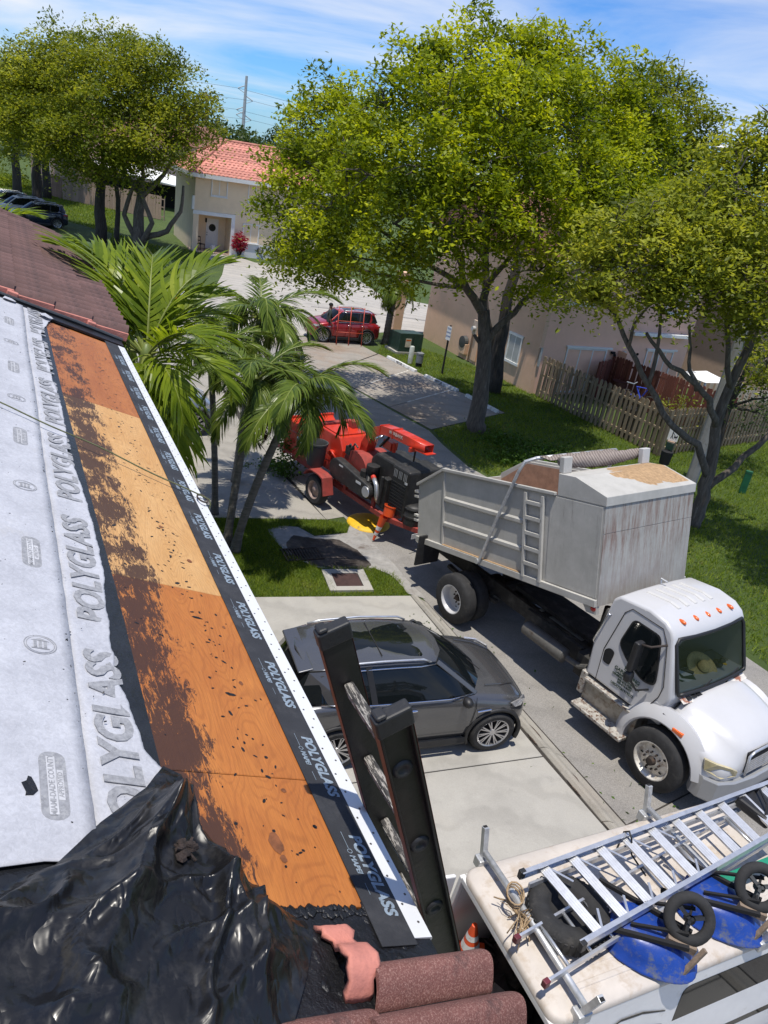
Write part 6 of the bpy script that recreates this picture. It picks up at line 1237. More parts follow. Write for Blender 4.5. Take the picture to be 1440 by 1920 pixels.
def add_window(par, x0, x1, z0, z1, y=0.0, fr=.07, mull=1, lintel=False, glass=None, sill=True):
    w = bpy.data.objects.new('window', MB().box((x0, y + .02, z0), (x1, y + .05, z1)).mesh('window', glass or m_blind)); link(w, par); gl = w
    b = MB(); b.box((x0 - fr, y - .05, z1), (x1 + fr, y + .06, z1 + fr)).box((x0 - fr, y - .05, z0 - fr), (x1 + fr, y + .06, z0)).box((x0 - fr, y - .05, z0), (x0, y + .06, z1)).box((x1, y - .05, z0), (x1 + fr, y + .06, z1)); b.build('frame', m_trim, w, bevel=.006)
    mb = MB()
    for k in range(mull): xm = x0 + (x1 - x0) * (k + 1) / (mull + 1); mb.box((xm - .025, y - .015, z0), (xm + .025, y + .02, z1))
    if mull: mb.build('mullion', m_trim, w)
    pn = MB(); pn.add([(x0, y + .012, z0), (x1, y + .012, z0), (x1, y + .012, z1), (x0, y + .012, z1)], [(0, 1, 2, 3)]); pn.build('pane', m_pane, w)
    if sill: MB().box((x0 - .12, y - .09, z0 - fr - .06), (x1 + .12, y - .001, z0 - fr - .002)).build('sill', m_trim, w, bevel=.006)
    return w
m_pane = clearglass('window_glass_clear', (.55, .58, .58), .12)
# --- cream two-storey house
HC = frame('cream_house', 'cream two storey house with red tiled hip roof and recessed porch', 'house', -16.85, 57.73, 26)
PX0, PX1, PZ = .34, 2.68, 2.62
MB().box((0, 0, PZ), (PX1, .2, 5.18)).box((PX1, 0, 0), (9.2, .2, 5.18)).box((0, .2, 0), (.2, 9, 5.18)).box((.2, 1.9, 0), (PX1 + .2, 2.05, PZ + .2)).box((PX1, .2001, 0), (PX1 + .2, 1.9, PZ + .2)).box((.2, .2, PZ), (PX1, 1.9, PZ + .1)).box((.2, 8.8, 0), (9.2, 9, 5.18)).box((9.0, .2, 0), (9.2, 8.8, 5.18)).build('wall', m_cream, HC)
MB().box((-.05, -.05, 0), (PX0, .2, PZ)).build('porch_column', m_cream, HC, bevel=.01); MB().box((-.08, -.07, PZ - .001), (PX1 + .26, -.002, PZ + .24)).box((PX1, -.05, 0), (PX1 + .26, -.002, PZ - .002)).build('porch_trim', m_trim, HC); MB().box((-.05, -.05, .0), (PX1, 1.9, .10)).build('porch_floor', M('porch_tile', (.45, .33, .25), .8), HC)
MB().box((PX1 + .30, -.012, 0), (9.2, -.001, 1.0)).build('white_band', M('white_wall_base', (.74, .74, .74), .8, var=.04), HC); MB().box((-.15, -.03, 2.9), (.0, .3, 3.8)).build('corner_block', m_trim, HC)
add_window(HC, 1.18, 2.2, 4.02, 5.0, mull=1); add_window(HC, 3.82, 4.80, 3.9, 5.02, mull=1); add_window(HC, 3.62, 4.70, 1.10, 2.30, mull=1); add_window(HC, 7.0, 8.2, 3.9, 5.0, mull=1)
dr = MB().box((1.25, 1.86, .12), (2.15, 1.90, 2.25)).build('front_door', m_door, HC, bevel=.004); MB().box((1.38, 1.850, .35), (1.65, 1.8595, 1.0)).box((1.75, 1.850, .35), (2.02, 1.8595, 1.0)).box((1.38, 1.850, 1.15), (1.65, 1.8595, 2.05)).box((1.75, 1.850, 1.15), (2.02, 1.8595, 2.05)).build('door_panel', m_trim, dr); MB().sphere((1.33, 1.82, 1.08), .035, 8, 6).sphere((1.33, 1.82, 1.25), .03, 8, 6).build('door_handle', m_dark, dr)
wr = frame('door_wreath', 'dark round wreath hanging on the white front door', 'wreath', 0, 0, 0); wr.location = on(HC, (1.70, 1.84, 1.62)); wr.rotation_euler = (0, 0, R_(26)); MB().lathe([(.20, -.03), (.26, 0), (.20, .03), (.13, 0), (.20, -.03)], axis='y', seg=20).build('wreath_ring', M('wreath_green', (.03, .04, .025), .9, bmp=.8), wr, smooth=True); MB().lathe([(0, .005), (.13, .005)], axis='y', seg=16).build('wreath_board', M('wreath_dark', (.02, .02, .02), .8), wr)
pl = MB().box((1.16, 1.78, 1.95), (1.28, 1.858, 2.25)).build('porch_lamp', m_dark, HC, bevel=.02)
# hip roof built as courses of barrel tiles
EZ, RISE = 5.30, 2.25
def roof_plane(par, x0, x1, y0, depth, rise, inset0, inset1, mat, rows=15, pitch=.30):
    """tile rows (one object each) on a roof face rising in +y with hips at both ends"""
    sl = rise / depth
    for r in range(rows):
        q0, q1 = r / rows, (r + 1.12) / rows; b = MB(); xa, xb = x0 + inset0 * q0, x1 - inset1 * q0; n = max(2, int((xb - xa) / pitch)); P0 = []; P1 = []
        for i in range(n * 4 + 1):
            x = xa + (xb - xa) * i / (n * 4); h = .045 * abs(math.sin(PI * i / 4)); P0.append((x, y0 + depth * q0, EZ + rise * q0 + h + .05)); P1.append((x, y0 + depth * min(q1, 1.0), EZ + rise * min(q1, 1.0) + h + .01))
        n0 = len(P0); low = [(p[0], p[1], p[2] - h_) for p, h_ in zip(P0, [.06] * n0)]
        b.loft([low, P0, P1], closed=False, caps=False); b.build('tile_course', mat, par, smooth=False)
rfh = MB(); X0, X1, Y0, D = -.45, 9.8, -.45, 4.9
rfh.add([(X0, Y0, EZ), (X1, Y0, EZ), (X1 - 3.2, Y0 + D, EZ + RISE), (X0 + 3.2, Y0 + D, EZ + RISE), (X0, Y0 + 2 * D, EZ), (X1, Y0 + 2 * D, EZ)], [(0, 1, 2, 3), (0, 3, 4), (1, 5, 2), (3, 2, 5, 4)]).box((X0, Y0, EZ - .22), (X1, Y0 + 2 * D, EZ - .01))
rh = rfh.build('roof', m_rtile, HC)
roof_plane(HC, X0, X1, Y0, D, RISE, 3.2, 3.2, m_rtile, 15)
MB().box((X0 - .02, Y0 - .03, EZ - .24), (X1 + .02, Y0 - .004, EZ + .02)).box((X0 - .03, Y0, EZ - .24), (X0 - .004, Y0 + 2 * D, EZ + .02)).build('fascia', m_trim, HC)
hp = MB(); hp.tube([(X0, Y0, EZ + .06), (X0 + 3.2, Y0 + D, EZ + RISE + .06), (X1 - 3.2, Y0 + D, EZ + RISE + .06), (X1, Y0, EZ + .06)], .12, 8).tube([(X0 + 3.2, Y0 + D, EZ + RISE + .06), (X0, Y0 + 2 * D, EZ + .06)], .12, 8).build('hip_ridge', m_rtile, HC, smooth=True)
lh = MB()
b = MB(); 
for r in range(14):
    q0, q1 = r / 14, (r + 1.1) / 14; b.loft([[(X0 + 3.2 * q0, Y0 + D * q0, EZ + RISE * q0 + .05), (X0 + 3.2 * q0, Y0 + 2 * D - D * q0, EZ + RISE * q0 + .05)], [(X0 + 3.2 * min(1, q1), Y0 + D * min(1, q1), EZ + RISE * min(1, q1) + .012), (X0 + 3.2 * min(1, q1), Y0 + 2 * D - D * min(1, q1), EZ + RISE * min(1, q1) + .012)]], closed=False, caps=False)
b.build('side_courses', m_rtile, HC)
MB().box((3.65, -.12, 2.95), (3.72, -.02, 3.05)).build('wall_lamp', m_dark, HC)
rockc = thing('porch_chair', 'dark iron chair in the corner of the porch', 'chair', on(HC, (.75, 1.0, .10)), 60)
MB().box((-.22, -.22, .38), (.22, .22, .42)).build('seat', m_dark, rockc); MB().bar((-.2, -.2, .42), (-.26, -.2, .95), .03, .03).bar((-.2, .2, .42), (-.26, .2, .95), .03, .03).box((-.26, -.2, .88), (-.23, .2, .94)).box((-.25, -.2, .62), (-.22, .2, .66)).build('backrest', m_dark, rockc)
for sx in (-.2, .2):
    for sy in (-.2, .2): MB().box((sx - .018, sy - .018, 0), (sx + .018, sy + .018, .38)).build('leg', m_dark, rockc)
bucket('bucket', 'white bucket standing on the porch floor by the front door', 'bucket', on(HC, (1.62, .75, .10)), .17, .42, m_trim)
# red ti plant
m_ti = leafmat('ti_leaf', [(.10, .005, .015), (.26, .012, .035), (.42, .03, .07)], tfac=.25, rough=.4)
tp = thing('ti_plant', 'crimson leaved plant beside the porch of the cream house', 'plant', on(HC, (3.30, -.45, 0)), 0)
b = MB()
for k in range(9): a = 2 * PI * k / 9; b.tube([(.05 * math.cos(a), .05 * math.sin(a), 0), (.25 * math.cos(a), .25 * math.sin(a), .6 + .08 * (k % 4))], .022, 5)
b.build('stems', m_dark, tp)
P = rng.normal(0, 1, (520, 3)); P /= np.linalg.norm(P, axis=1)[:, None]; P = P * (rng.uniform(.2, 1, 520) ** .5)[:, None] * np.array([.55, .55, .72]) + np.array([0, 0, 1.08]); leaf_object('foliage', P, .30, m_ti, tp, elong=4.0)
# hose reel, bicycle wheel and slim lamp post by the white wall
hr = thing('hose_reel', 'black coiled garden hose hung on the white wall base', 'hose', on(HC, (4.95, -.14, .62)), 26); MB().lathe([(.17, -.06), (.25, -.03), (.25, .05), (.17, .08)], axis='y', seg=22).tube([(0, -.02, -.2), (.12, -.05, -.42), (.2, -.06, -.55)], .02, 6).build('hose_coil', m_black, hr, smooth=True); MB().lathe([(0, .09), (.10, .09), (.10, -.02)], axis='y', seg=16).build('reel_drum', m_galv, hr)
bk = thing('bicycle', 'bicycle leaning by the white wall base of the cream house', 'bicycle', on(HC, (5.9, -.55, 0)), 20)
for x in (-.38, .45):
    w_ = bpy.data.objects.new('wheel', None); link(w_, bk); w_.location = (x, 0, .32); MB().lathe([(.29, -.02), (.33, 0), (.29, .02), (.27, 0), (.29, -.02)], axis='y', seg=26).build('tyre', m_tyre, w_, smooth=True); sp_ = MB()
    for k in range(8): a = PI * k / 8; sp_.bar((-.28 * math.cos(a), 0, -.28 * math.sin(a)), (.28 * math.cos(a), 0, .28 * math.sin(a)), .006, .006)
    sp_.build('spokes', m_alu, w_)
MB().tube([(-.38, 0, .32), (-.05, 0, .30), (.32, 0, .72), (-.12, 0, .70), (-.38, 0, .32)], .02, 6).tube([(-.05, 0, .3), (-.14, 0, .82)], .02, 6).tube([(.45, 0, .32), (.30, 0, .85)], .02, 6).build('bike_frame', m_black, bk, smooth=True); MB().tube([(.30, -.25, .9), (.30, 0, .86), (.30, .25, .9)], .016, 6).build('handlebar', m_black, bk); MB().box((-.25, -.06, .82), (-.05, .06, .87)).build('saddle', m_black, bk, bevel=.02)
yl = thing('path_lamp', 'slim dark lamp post with lantern by the white wall base', 'lamp', on(HC, (6.05, -.9, 0)), 0); MB().tube([(0, 0, 0), (0, 0, 1.95)], .035, 8).build('post', m_dark, yl); MB().loft([[(r * math.cos(a), r * math.sin(a), z) for a in [PI / 3 * k for k in range(6)]] for r, z in ((.06, 1.95), (.14, 2.05), (.17, 2.3), (.05, 2.42))]).build('lantern', m_dark, yl)

# --- pink house: gable end and lit rear wall
HPK = frame('pink_house', 'pink stucco house whose side wall and rear wall meet behind the fence', 'house', 5.43, 32.81, 30)
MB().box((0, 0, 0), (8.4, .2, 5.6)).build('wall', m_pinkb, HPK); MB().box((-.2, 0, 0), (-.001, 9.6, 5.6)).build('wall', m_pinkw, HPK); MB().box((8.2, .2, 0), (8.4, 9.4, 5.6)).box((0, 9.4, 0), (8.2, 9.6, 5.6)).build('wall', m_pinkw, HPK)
g2 = MB(); g2.prism([(-.6, 5.55), (4.8, 7.6), (10.2, 5.55), (10.2, 5.45), (-.6, 5.45)], -.6, 9.0, 'x'); 
MB().add([(-.7, -.5, 5.601), (9.0, -.5, 5.601), (9.0, 10.1, 5.601), (-.7, 10.1, 5.601), (-.7, 4.8, 7.8), (9.0, 4.8, 7.8)], [(0, 1, 5, 4), (2, 3, 4, 5), (0, 4, 3), (1, 2, 5)]).build('roof', tilemat('brown_far_tile', (.20, .085, .06), (.28, .15, .12)), HPK)
MB().box((-.72, -.52, 5.43), (9.02, -.45, 5.60)).build('fascia', m_trim, HPK)
m_slide = M('slide_blind', (.60, .56, .58), .4, var=.05); sd_ = add_window(HPK, 1.32, 3.45, .15, 2.0, fr=.06, mull=2, glass=m_slide, sill=False); MB().box((1.2, -.10, 2.075), (3.75, -.002, 2.16)).build('lintel', m_trim, HPK)
add_window(HPK, 5.92, 7.5, .15, 2.08, fr=.06, mull=3, glass=m_dark, sill=False); MB().box((5.8, -.10, 2.145), (7.7, -.002, 2.22)).build('lintel', m_trim, HPK); MB().box((4.55, -.32, 2.80), (7.95, -.002, 2.95)).build('ledge', m_trim, HPK, bevel=.01)
add_window(HPK, .8, 2.0, 3.95, 5.1); add_window(HPK, 6.3, 7.5, 3.9, 5.1)
MB().box((3.75, -.14, 1.90), (3.92, -.002, 2.0)).sphere((3.84, -.2, 1.88), .07, 8, 6).sphere((5.25, -.12, 1.95), .06, 8, 6).build('wall_lamp', m_dark, HPK); MB().box((-.14, -.06, 1.2), (-.03, -.002, 2.0)).build('utility_strip', m_galv, HPK); MB().box((4.20, -.55, 0), (4.30, -.002, 2.05)).build('wing_wall', m_pinkb, HPK); MB().box((4.42, -.14, 1.2), (4.56, -.002, 2.05)).build('grey_box', m_galv, HPK)
# gable wall details (local frame of the side wall: along +y, outside is -x)
def sidebox(x0, x1, y0, y1, z0, z1, name, mat, bev=0.0): return MB().box((x0, y0, z0), (x1, y1, z1)).build(name, mat, HPK, bevel=bev)
wv = bpy.data.objects.new('window', MB().box((-.222, 1.25, .95), (-.202, 2.1, 2.05)).mesh('window', m_blind)); link(wv, HPK)
b = MB(); b.box((-.26, 1.15, 2.05), (-.201, 2.2, 2.16)).box((-.26, 1.15, .84), (-.201, 2.2, .95)).box((-.25, 1.18, .95), (-.201, 1.25, 2.05)).box((-.25, 2.1, .95), (-.201, 2.17, 2.05)).build('frame', m_trim, wv); MB().box((-.228, 1.66, .95), (-.2225, 1.70, 2.05)).build('mullion', m_trim, wv)
sidebox(-.28, -.201, 4.35, 4.75, .15, 1.35, 'meter_panel', m_pinkw, .01); sidebox(-.36, -.201, 4.55, 4.95, 1.35, 2.0, 'meter_box', M('beige_metal', (.48, .38, .30), .6), .015); MB().lathe([(0, -.14), (.11, -.14), (.12, 0)], (-.36, 4.75, 1.62), axis='x', seg=14).build('meter_dial', m_galv, HPK); sidebox(-.40, -.201, 5.2, 5.85, .25, .75, 'conduit_box', m_pinkw, .02); MB().tube([(-.25, 4.2, 0), (-.25, 4.2, 1.3)], .04, 6).tube([(-.25, 5.0, 0), (-.25, 5.0, 1.5)], .03, 6).build('conduit', m_pinkw, HPK); MB().lathe([(.0, .2), (.28, .18), (.30, 0)], (-.24, 5.5, .80), axis='x', seg=16, rot=Matrix.Scale(-1, 3, (1, 0, 0))).build('satellite_dish', m_bin, HPK)
PC = thing('porch_pillar', 'pink square pillar at the far corner of the pink house', 'pillar', (-1.03, 40.1, 0), 30); MB().box((-.24, -.24, 0), (.24, .24, 3.2)).build('pillar_shaft', m_pinkw, PC); MB().box((-.32, -.32, 0), (.32, .32, .25)).build('pillar_base', m_pinkw, PC, bevel=.01)
# --- fences: every picket its own object
m_picket = M('weathered_picket', (.20, .155, .10), .9, var=.3, scale=3, stretch=(2.5, 2.5, .5), rand=.32, dirt=(.30, .27, .22), dscale=3, dpos=(.55, .7), bmp=.4, bscale=30); m_redpk = M('red_picket', (.16, .050, .035), .9, var=.25, scale=3, stretch=(2.5, 2.5, .5), rand=.25, dirt=(.08, .035, .03), dscale=3, bmp=.3); m_whpk = M('white_picket', (.50, .46, .40), .85, var=.15, rand=.15); m_tanpk = M('tan_board', (.36, .255, .19), .85, var=.12, rand=.12)
def fence(label, p0, p1, h, mat, w=.135, gap=.10, both=True, dog=True, jit=.02, name='fence'):
    p0, p1 = Vector(p0), Vector(p1); L = (p1 - p0).length; t = thing(name, label, 'fence', (p0.x, p0.y, 0), math.degrees(math.atan2((p1 - p0).y, (p1 - p0).x)))
    me = MB().prism([(-w / 2, .03), (w / 2, .03), (w / 2, h - .06), (w / 2 - .035, h), (-w / 2 + .035, h), (-w / 2, h - .06)] if dog else [(-w / 2, .03), (w / 2, .03), (w / 2, h), (-w / 2, h)], -.009, .009, 'y').mesh('picket', mat)
    n = int(L / (w + gap))
    for k in range(n):
        for side in ((-1, 1) if both else (-1,)):
            x = (k + .5 + (.5 if side > 0 else 0)) * (w + gap)
            if x > L: continue
            o = bpy.data.objects.new('picket', me); link(o, t); o.location = (x, side * .045, random.uniform(-jit, jit)); o.rotation_euler = (random.uniform(-.015, .015), random.uniform(-.02, .02), 0)
    for z in (.3, h * .55, h - .25): MB().box((0, -.034, z - .04), (L, .034, z + .04)).build('rail', mat, t)
    for k in range(int(L / 2.4) + 2): x = min(L, k * 2.4); MB().box((x - .045, -.0335, 0), (x + .045, .0335, h - .03)).build('post', mat, t)
    return t
fence('weathered grey board fence running from the pink house corner towards the lamp post', (5.55, 32.45), (9.30, 26.75), 1.75, m_picket)
fence('weathered board fence going right from the corner behind the light pole', (9.32, 26.78), (17.5, 33.6), 1.72, m_picket)
fence('dark red board fence between the two back gardens', (8.9, 34.7), (12.8, 30.2), 1.85, m_redpk, gap=.02, both=False)
fence('reddish brown board fence standing against the pink house wall', (8.1, 33.6), (8.9, 34.7), 1.7, m_redpk, gap=.02, both=False)
fence('white picket fence behind the red fence under the right tree', (12.4, 35.2), (15.6, 33.0), 1.75, m_whpk, w=.16, gap=.10, both=False)
shd = thing('garden_canopy', 'white canopy top showing above the red fence', 'canopy', (12.6, 33.6, 0), 30); MB().add([(-.8, -.8, 1.75), (.8, -.8, 1.75), (.8, .8, 1.75), (-.8, .8, 1.75), (0, 0, 2.05)], [(0, 1, 4), (1, 2, 4), (2, 3, 4), (3, 0, 4), (3, 2, 1, 0)]).build('canopy_top', m_trim, shd)
for sx in (-.75, .75):
    for sy in (-.75, .75): MB().box((sx - .03, sy - .03, 0), (sx + .03, sy + .03, 1.75)).build('leg', m_trim, shd)
bbk = thing('bicycle', 'blue bicycle frame poking above the weathered board fence', 'bicycle', (8.62, 28.7, .0), -40)
MB().tube([(-.35, 0, 1.55), (.1, 0, 1.50), (.3, 0, 1.95), (-.15, 0, 1.9), (.1, 0, 1.5)], .035, 6).build('bike_frame', M('bike_blue', (.02, .05, .40), .4), bbk); MB().lathe([(.28, -.02), (.32, 0), (.28, .02), (.28, -.02)], (-.45, 0, 1.4), axis='y', seg=20).lathe([(.28, -.02), (.32, 0), (.28, .02), (.28, -.02)], (.5, 0, 1.4), axis='y', seg=20).build('wheel', m_tyre, bbk); MB().tube([(-.5, -.2, 2.0), (-.3, 0, 1.96), (-.3, .25, 2.0)], .02, 5).build('handlebar', m_alu, bbk); MB().box((-.3, -.3, 0), (.3, .3, 1.1)).build('stand', m_dark, bbk)
# right-hand neighbouring house behind the right tree
HR = frame('grey_house', 'pale house with dark sliding windows behind the right tree', 'house', 16.5, 36.5, 30); MB().box((0, 0, 0), (14, 8, 5.6)).build('wall', M('pale_wall', (.50, .36, .28), .9, var=.06), HR); add_window(HR, .6, 2.6, .2, 2.1, mull=2, glass=m_dark, sill=False); add_window(HR, 5, 6.4, 3.8, 5.0); MB().add([(-.5, -.5, 5.601), (14.5, -.5, 5.601), (14.5, 8.5, 5.601), (-.5, 8.5, 5.601), (-.5, 4, 7.6), (14.5, 4, 7.6)], [(0, 1, 5, 4), (2, 3, 4, 5), (0, 4, 3), (1, 2, 5)]).build('roof', MATS['brown_far_tile'], HR)
# --- far left house with white awning and tan fence
HL = frame('left_house', 'brownish pink house far left with a white awning roof at its side', 'house', -44.5, 90.0, -42)
MB().box((0, 0, 0), (9.0, .2, 6.2)).build('wall', M('taupe_wall', (.36, .25, .20), .9, var=.06), HL); MB().box((8.8, .2, 0), (9.0, 20, 6.2)).box((0, .2, 0), (.2, 20, 6.2)).build('wall', m_pinkb, HL)
MB().add([(-.5, -.5, 6.2), (9.5, -.5, 6.2), (9.5, 20, 6.2), (-.5, 20, 6.2), (4.5, 4, 8.4), (4.5, 20, 8.4)], [(0, 1, 4), (1, 2, 5, 4), (3, 0, 4, 5)]).build('roof', MATS['brown_far_tile'], HL); add_window(HL, 3.9, 5.0, 1.3, 3.0, glass=m_dark)
AW = thing('awning', 'bright white sloping patio awning beside the far left house', 'awning', (-37.2, 84.2, 0), 10); b = MB(); b.add([(0, 0, 3.2), (13, -3.5, 2.3), (14, 1.0, 2.6), (2, 5, 3.9)], [(0, 1, 2, 3)]); o = b.build('awning_roof', m_trim, AW); o.modifiers.new('t', 'SOLIDIFY').thickness = .12
for p in ((.1, .1), (6.5, -1.6), (12.8, -3.3)): MB().box((p[0] - .06, p[1] - .06, 0), (p[0] + .06, p[1] + .06, 2.3)).build('post', m_trim, AW)
MB().box((0, 1.5, 0), (12, 1.7, 2.2)).build('back_panel', m_dark, AW)
fence('tan board fence with a slatted gate below the white awning', (-35.4, 77.8), (-24.5, 74.5), 2.05, m_tanpk, w=.28, gap=.02, both=False, dog=False, jit=.01)
fence('short brown garden gate beside the taupe house wall', (-37.8, 79.8), (-35.6, 77.9), 1.95, M('brown_gate', (.22, .14, .10), .9, rand=.1), w=.2, gap=.02, both=False, dog=False, jit=.0, name='garden_gate')
# parked cars
rc_ = crossover('parked_car', 'red car parked by the green strip with an orange frame at its side', (-2.55, 37.35, .02), 206, M('red_paint', (.30, .012, .018), .25, .2, var=.05, coat=1), detail=False); rc_.scale = (.9, .9, .9)
crossover('parked_car', 'grey silver car on the neighbouring driveway hidden behind palm trunks', (-8.3, 20.6, .02), 28, M('silver_paint', (.22, .24, .26), .28, .6, var=.05, coat=1), detail=False)
crossover('parked_car', 'dark grey car parked furthest left above the brown tiled roof', (-31.6, 61.8, .01), 214, M('car_dark', (.05, .06, .065), .25, .5, var=.05, coat=1), detail=False)
crossover('parked_car', 'white car parked in front of the dark one above the brown tiled roof', (-29.3, 59.9, .01), 214, m_tw, detail=False)
crossover('parked_car', 'small dark blue car right of the white one, partly behind palm fronds', (-27.1, 58.2, .01), 214, M('car_navy', (.02, .03, .06), .25, .4, var=.05, coat=1), detail=False)
of = thing('roof_frame', 'orange red tube frame leaning on the red car', 'frame', (-3.1, 36.0, 0), 26); b = MB()
for x in (-.5, .1, .75): b.tube([(x, -.15, 0), (x + .03, .12, 1.75)], .02, 6)
for z in (.6, 1.1, 1.7): b.tube([(-.55, -.15 + .154 * z, z), (.8, -.15 + .154 * z, z)], .016, 6)
b.build('tube_frame', M('red_tube', (.45, .06, .03), .5), of, smooth=True)
ob = thing('traffic_barrel', 'orange barrel with white top seen through the palm fronds', 'barrel', (-11.0, 36.0, 0), 0); MB().lathe([(0, 0), (.38, 0), (.33, .12), (.30, .5), (.28, 1.0), (0, 1.0)], seg=18).build('barrel_body', m_org, ob, smooth=True, angle=40); MB().lathe([(.29, 1.0), (.27, 1.18), (0, 1.22)], seg=18).build('barrel_cap', m_trim, ob)
# --- street furniture
lp = thing('light_pole', 'tall grey concrete light pole in front of the right tree', 'light pole', (9.52, 23.66, 0), 0); MB().loft([[(r * math.cos(a), r * math.sin(a), z) for a in [2 * PI * k / 8 + PI / 8 for k in range(8)]] for r, z in ((.20, -.1), (.155, 4), (.125, 8), (.11, 9.4))]).build('pole', M('grey_pole', (.26, .255, .24), .8, var=.12, scale=3, bmp=.2, dirt=(.17, .16, .15), dscale=4), lp, bevel=.01); MB().tube([(0, 0, 9.3), (-.5, .2, 9.7), (-1.5, .6, 9.8)], .04, 6).build('arm', m_galv, lp); MB().sphere((-1.8, .72, 9.78), (.42, .16, .10), 10, 6).build('lamp_head', m_galv, lp)
tfb = thing('transformer_box', 'dark green utility transformer box on a concrete base', 'transformer', (-.35, 36.75, 0), 30); m_gbox = M('green_box', (.018, .045, .032), .5, var=.15, dirt=(.06, .07, .06), dscale=5); MB().box((-.75, -.6, 0), (.75, .6, .12)).build('base', m_drive, tfb); MB().prism([(-.55, .12), (.55, .12), (.55, .86), (.45, .93), (-.55, .99)], -.62, .62, 'x').build('cabinet', m_gbox, tfb, bevel=.02); MB().box((-.3, -.562, .35), (.0, -.5515, .75)).build('warning_label', M('label_cream', (.55, .48, .38), .7, var=.2), tfb); MB().box((-.28, -.563, .64), (-.02, -.5625, .70)).build('warning_band', m_amber, tfb); MB().box((.1, -.566, .3), (.12, -.5515, .85)).build('door_seam', m_dark, tfb)
bo = thing('bollard', 'pale round bollard beside the green transformer box', 'bollard', (0.02, 34.55, 0), 0); MB().lathe([(.11, 0), (.11, .72), (.09, .78), (0, .80)], seg=16).build('bollard_post', M('pale_post', (.45, .47, .42), .7), bo, smooth=True, angle=40)
pdl = thing('utility_pedestal', 'short grey utility pedestal with dark foot on the grass', 'pedestal', (.42, 34.2, 0), 20); MB().lathe([(.16, .18), (.16, .55), (.17, .56), (.17, .62), (0, .64)], seg=14).build('pedestal_body', M('ped_grey', (.16, .17, .18), .6), pdl, smooth=True, angle=40); MB().lathe([(.14, 0), (.14, .18)], seg=14).build('pedestal_foot', m_dark, pdl)
sp = thing('sign_post', 'slim dark post with a narrow blue and white parking sign', 'sign', (1.48, 33.49, 0), -50); MB().box((-.03, -.03, 0), (.03, .03, 2.15)).build('post', m_dark, sp); sg = MB().box((-.14, -.045, 1.52), (.14, -.032, 2.10)).build('sign_plate', m_trim, sp); m_bluep = M('blue_print', (.03, .10, .30), .7)
for i, t_ in enumerate(('TOW', 'AWAY', 'ZONE')): letters(t_, .10, m_bluep, sg, (0, -.047, 2.0 - .16 * i), (1, 0, 0), (0, 0, 1), depth=.001, align='CENTER', bold=.002)
dg_ = thing('dog_waste_station', 'green post with black bin and a white picture sign of a person with a dog', 'sign', (9.14, 25.33, 0), -30); MB().box((-.045, -.045, 0), (.045, .045, 1.55)).build('post', m_gbox, dg_); MB().lathe([(0, .0), (.17, .0), (.20, .45), (0, .47)], (0, -.18, .25), seg=16).build('waste_bin', m_dark, dg_, smooth=True, angle=40); MB().box((-.12, -.16, .75), (.12, -.05, 1.0)).build('bag_box', m_gbox, dg_, bevel=.01); sg = MB().box((-.17, -.06, 1.05), (.17, -.048, 1.56)).build('sign_plate', m_trim, dg_); MB().box((-.12, -.15, 1.0), (.12, -.048, 1.04)).build('sign_ledge', m_tanpk, dg_)
b = MB(); b.box((-.05, -.064, 1.22), (-.02, -.0605, 1.36)).sphere((-.035, -.0615, 1.40), (.025, .002, .03), 8, 6).bar((-.02, -.062, 1.33), (.06, -.062, 1.24), .003, .012).box((.03, -.064, 1.18), (.12, -.0605, 1.225)).box((.11, -.064, 1.20), (.14, -.0605, 1.26)).box((.035, -.064, 1.13), (.05, -.0605, 1.18)).box((.10, -.064, 1.13), (.115, -.0605, 1.18)).bar((-.04, -.062, 1.22), (-.07, -.062, 1.12), .003, .02).bar((-.03, -.062, 1.22), (-.005, -.062, 1.12), .003, .02).box((-.14, -.0635, 1.47), (.14, -.0605, 1.50)).build('pictogram', m_blackp, sg)
gp = thing('marker_post', 'short dark green flat marker post in the lawn', 'marker post', (11.45, 24.19, 0), -20); MB().box((-.11, -.05, 0), (.11, .05, .80)).build('post', M('marker_green', (.012, .10, .045), .5), gp, bevel=.02); MB().box((-.112, -.052, .70), (.112, .052, .715)).build('post_band', m_gbox, gp)
bw = thing('yard_bin', 'brown barrel standing by the sliding door of the pink house', 'barrel', on(HPK, (3.9, -.9, 0)), 0); MB().lathe([(0, 0), (.28, 0), (.32, .9), (.34, .92), (0, .95)], seg=16).build('barrel_body', M('brown_barrel', (.10, .035, .03), .7), bw, smooth=True, angle=40)
# --- transmission pole and wires
tw = thing('transmission_pole', 'tall pale power line pole far away between the trees', 'power pole', (-45.4, 190, 0), 20); MB().tube([(0, 0, 0), (0, 0, 20.2)], [.5, .28], 10).build('pole', M('pale_steel', (.42, .43, .44), .6), tw); b = MB()
for z, s in ((18.4, -1), (16.4, 1), (14.2, -1), (12.6, 1), (13.2, -1)): b.tube([(0, 0, z), (s * 1.7, 0, z - .8)], .10, 6).tube([(0, 0, z - 1.6), (s * 1.7, 0, z - .85)], .06, 6)
b.build('cross_arm', MATS['pale_steel'], tw)
wr_ = thing('power_lines', 'thin power lines strung from the far power pole', 'wires', (-45.4, 190, 0), 20); m_wire = M('wire', (.16, .18, .20), .6); b = MB()
for z, s in ((17.6, -1), (15.6, 1), (13.4, -1), (11.8, 1)):
    for e in (-1, 1): b.tube([(s * 1.7 + e * 70 * q, 25 * e * q, z - 3.0 * math.sin(PI * q * .5) * .8 - (.0)) for q in [k / 8 for k in range(9)]], .035, 4)
b.build('wire', m_wire, wr_)
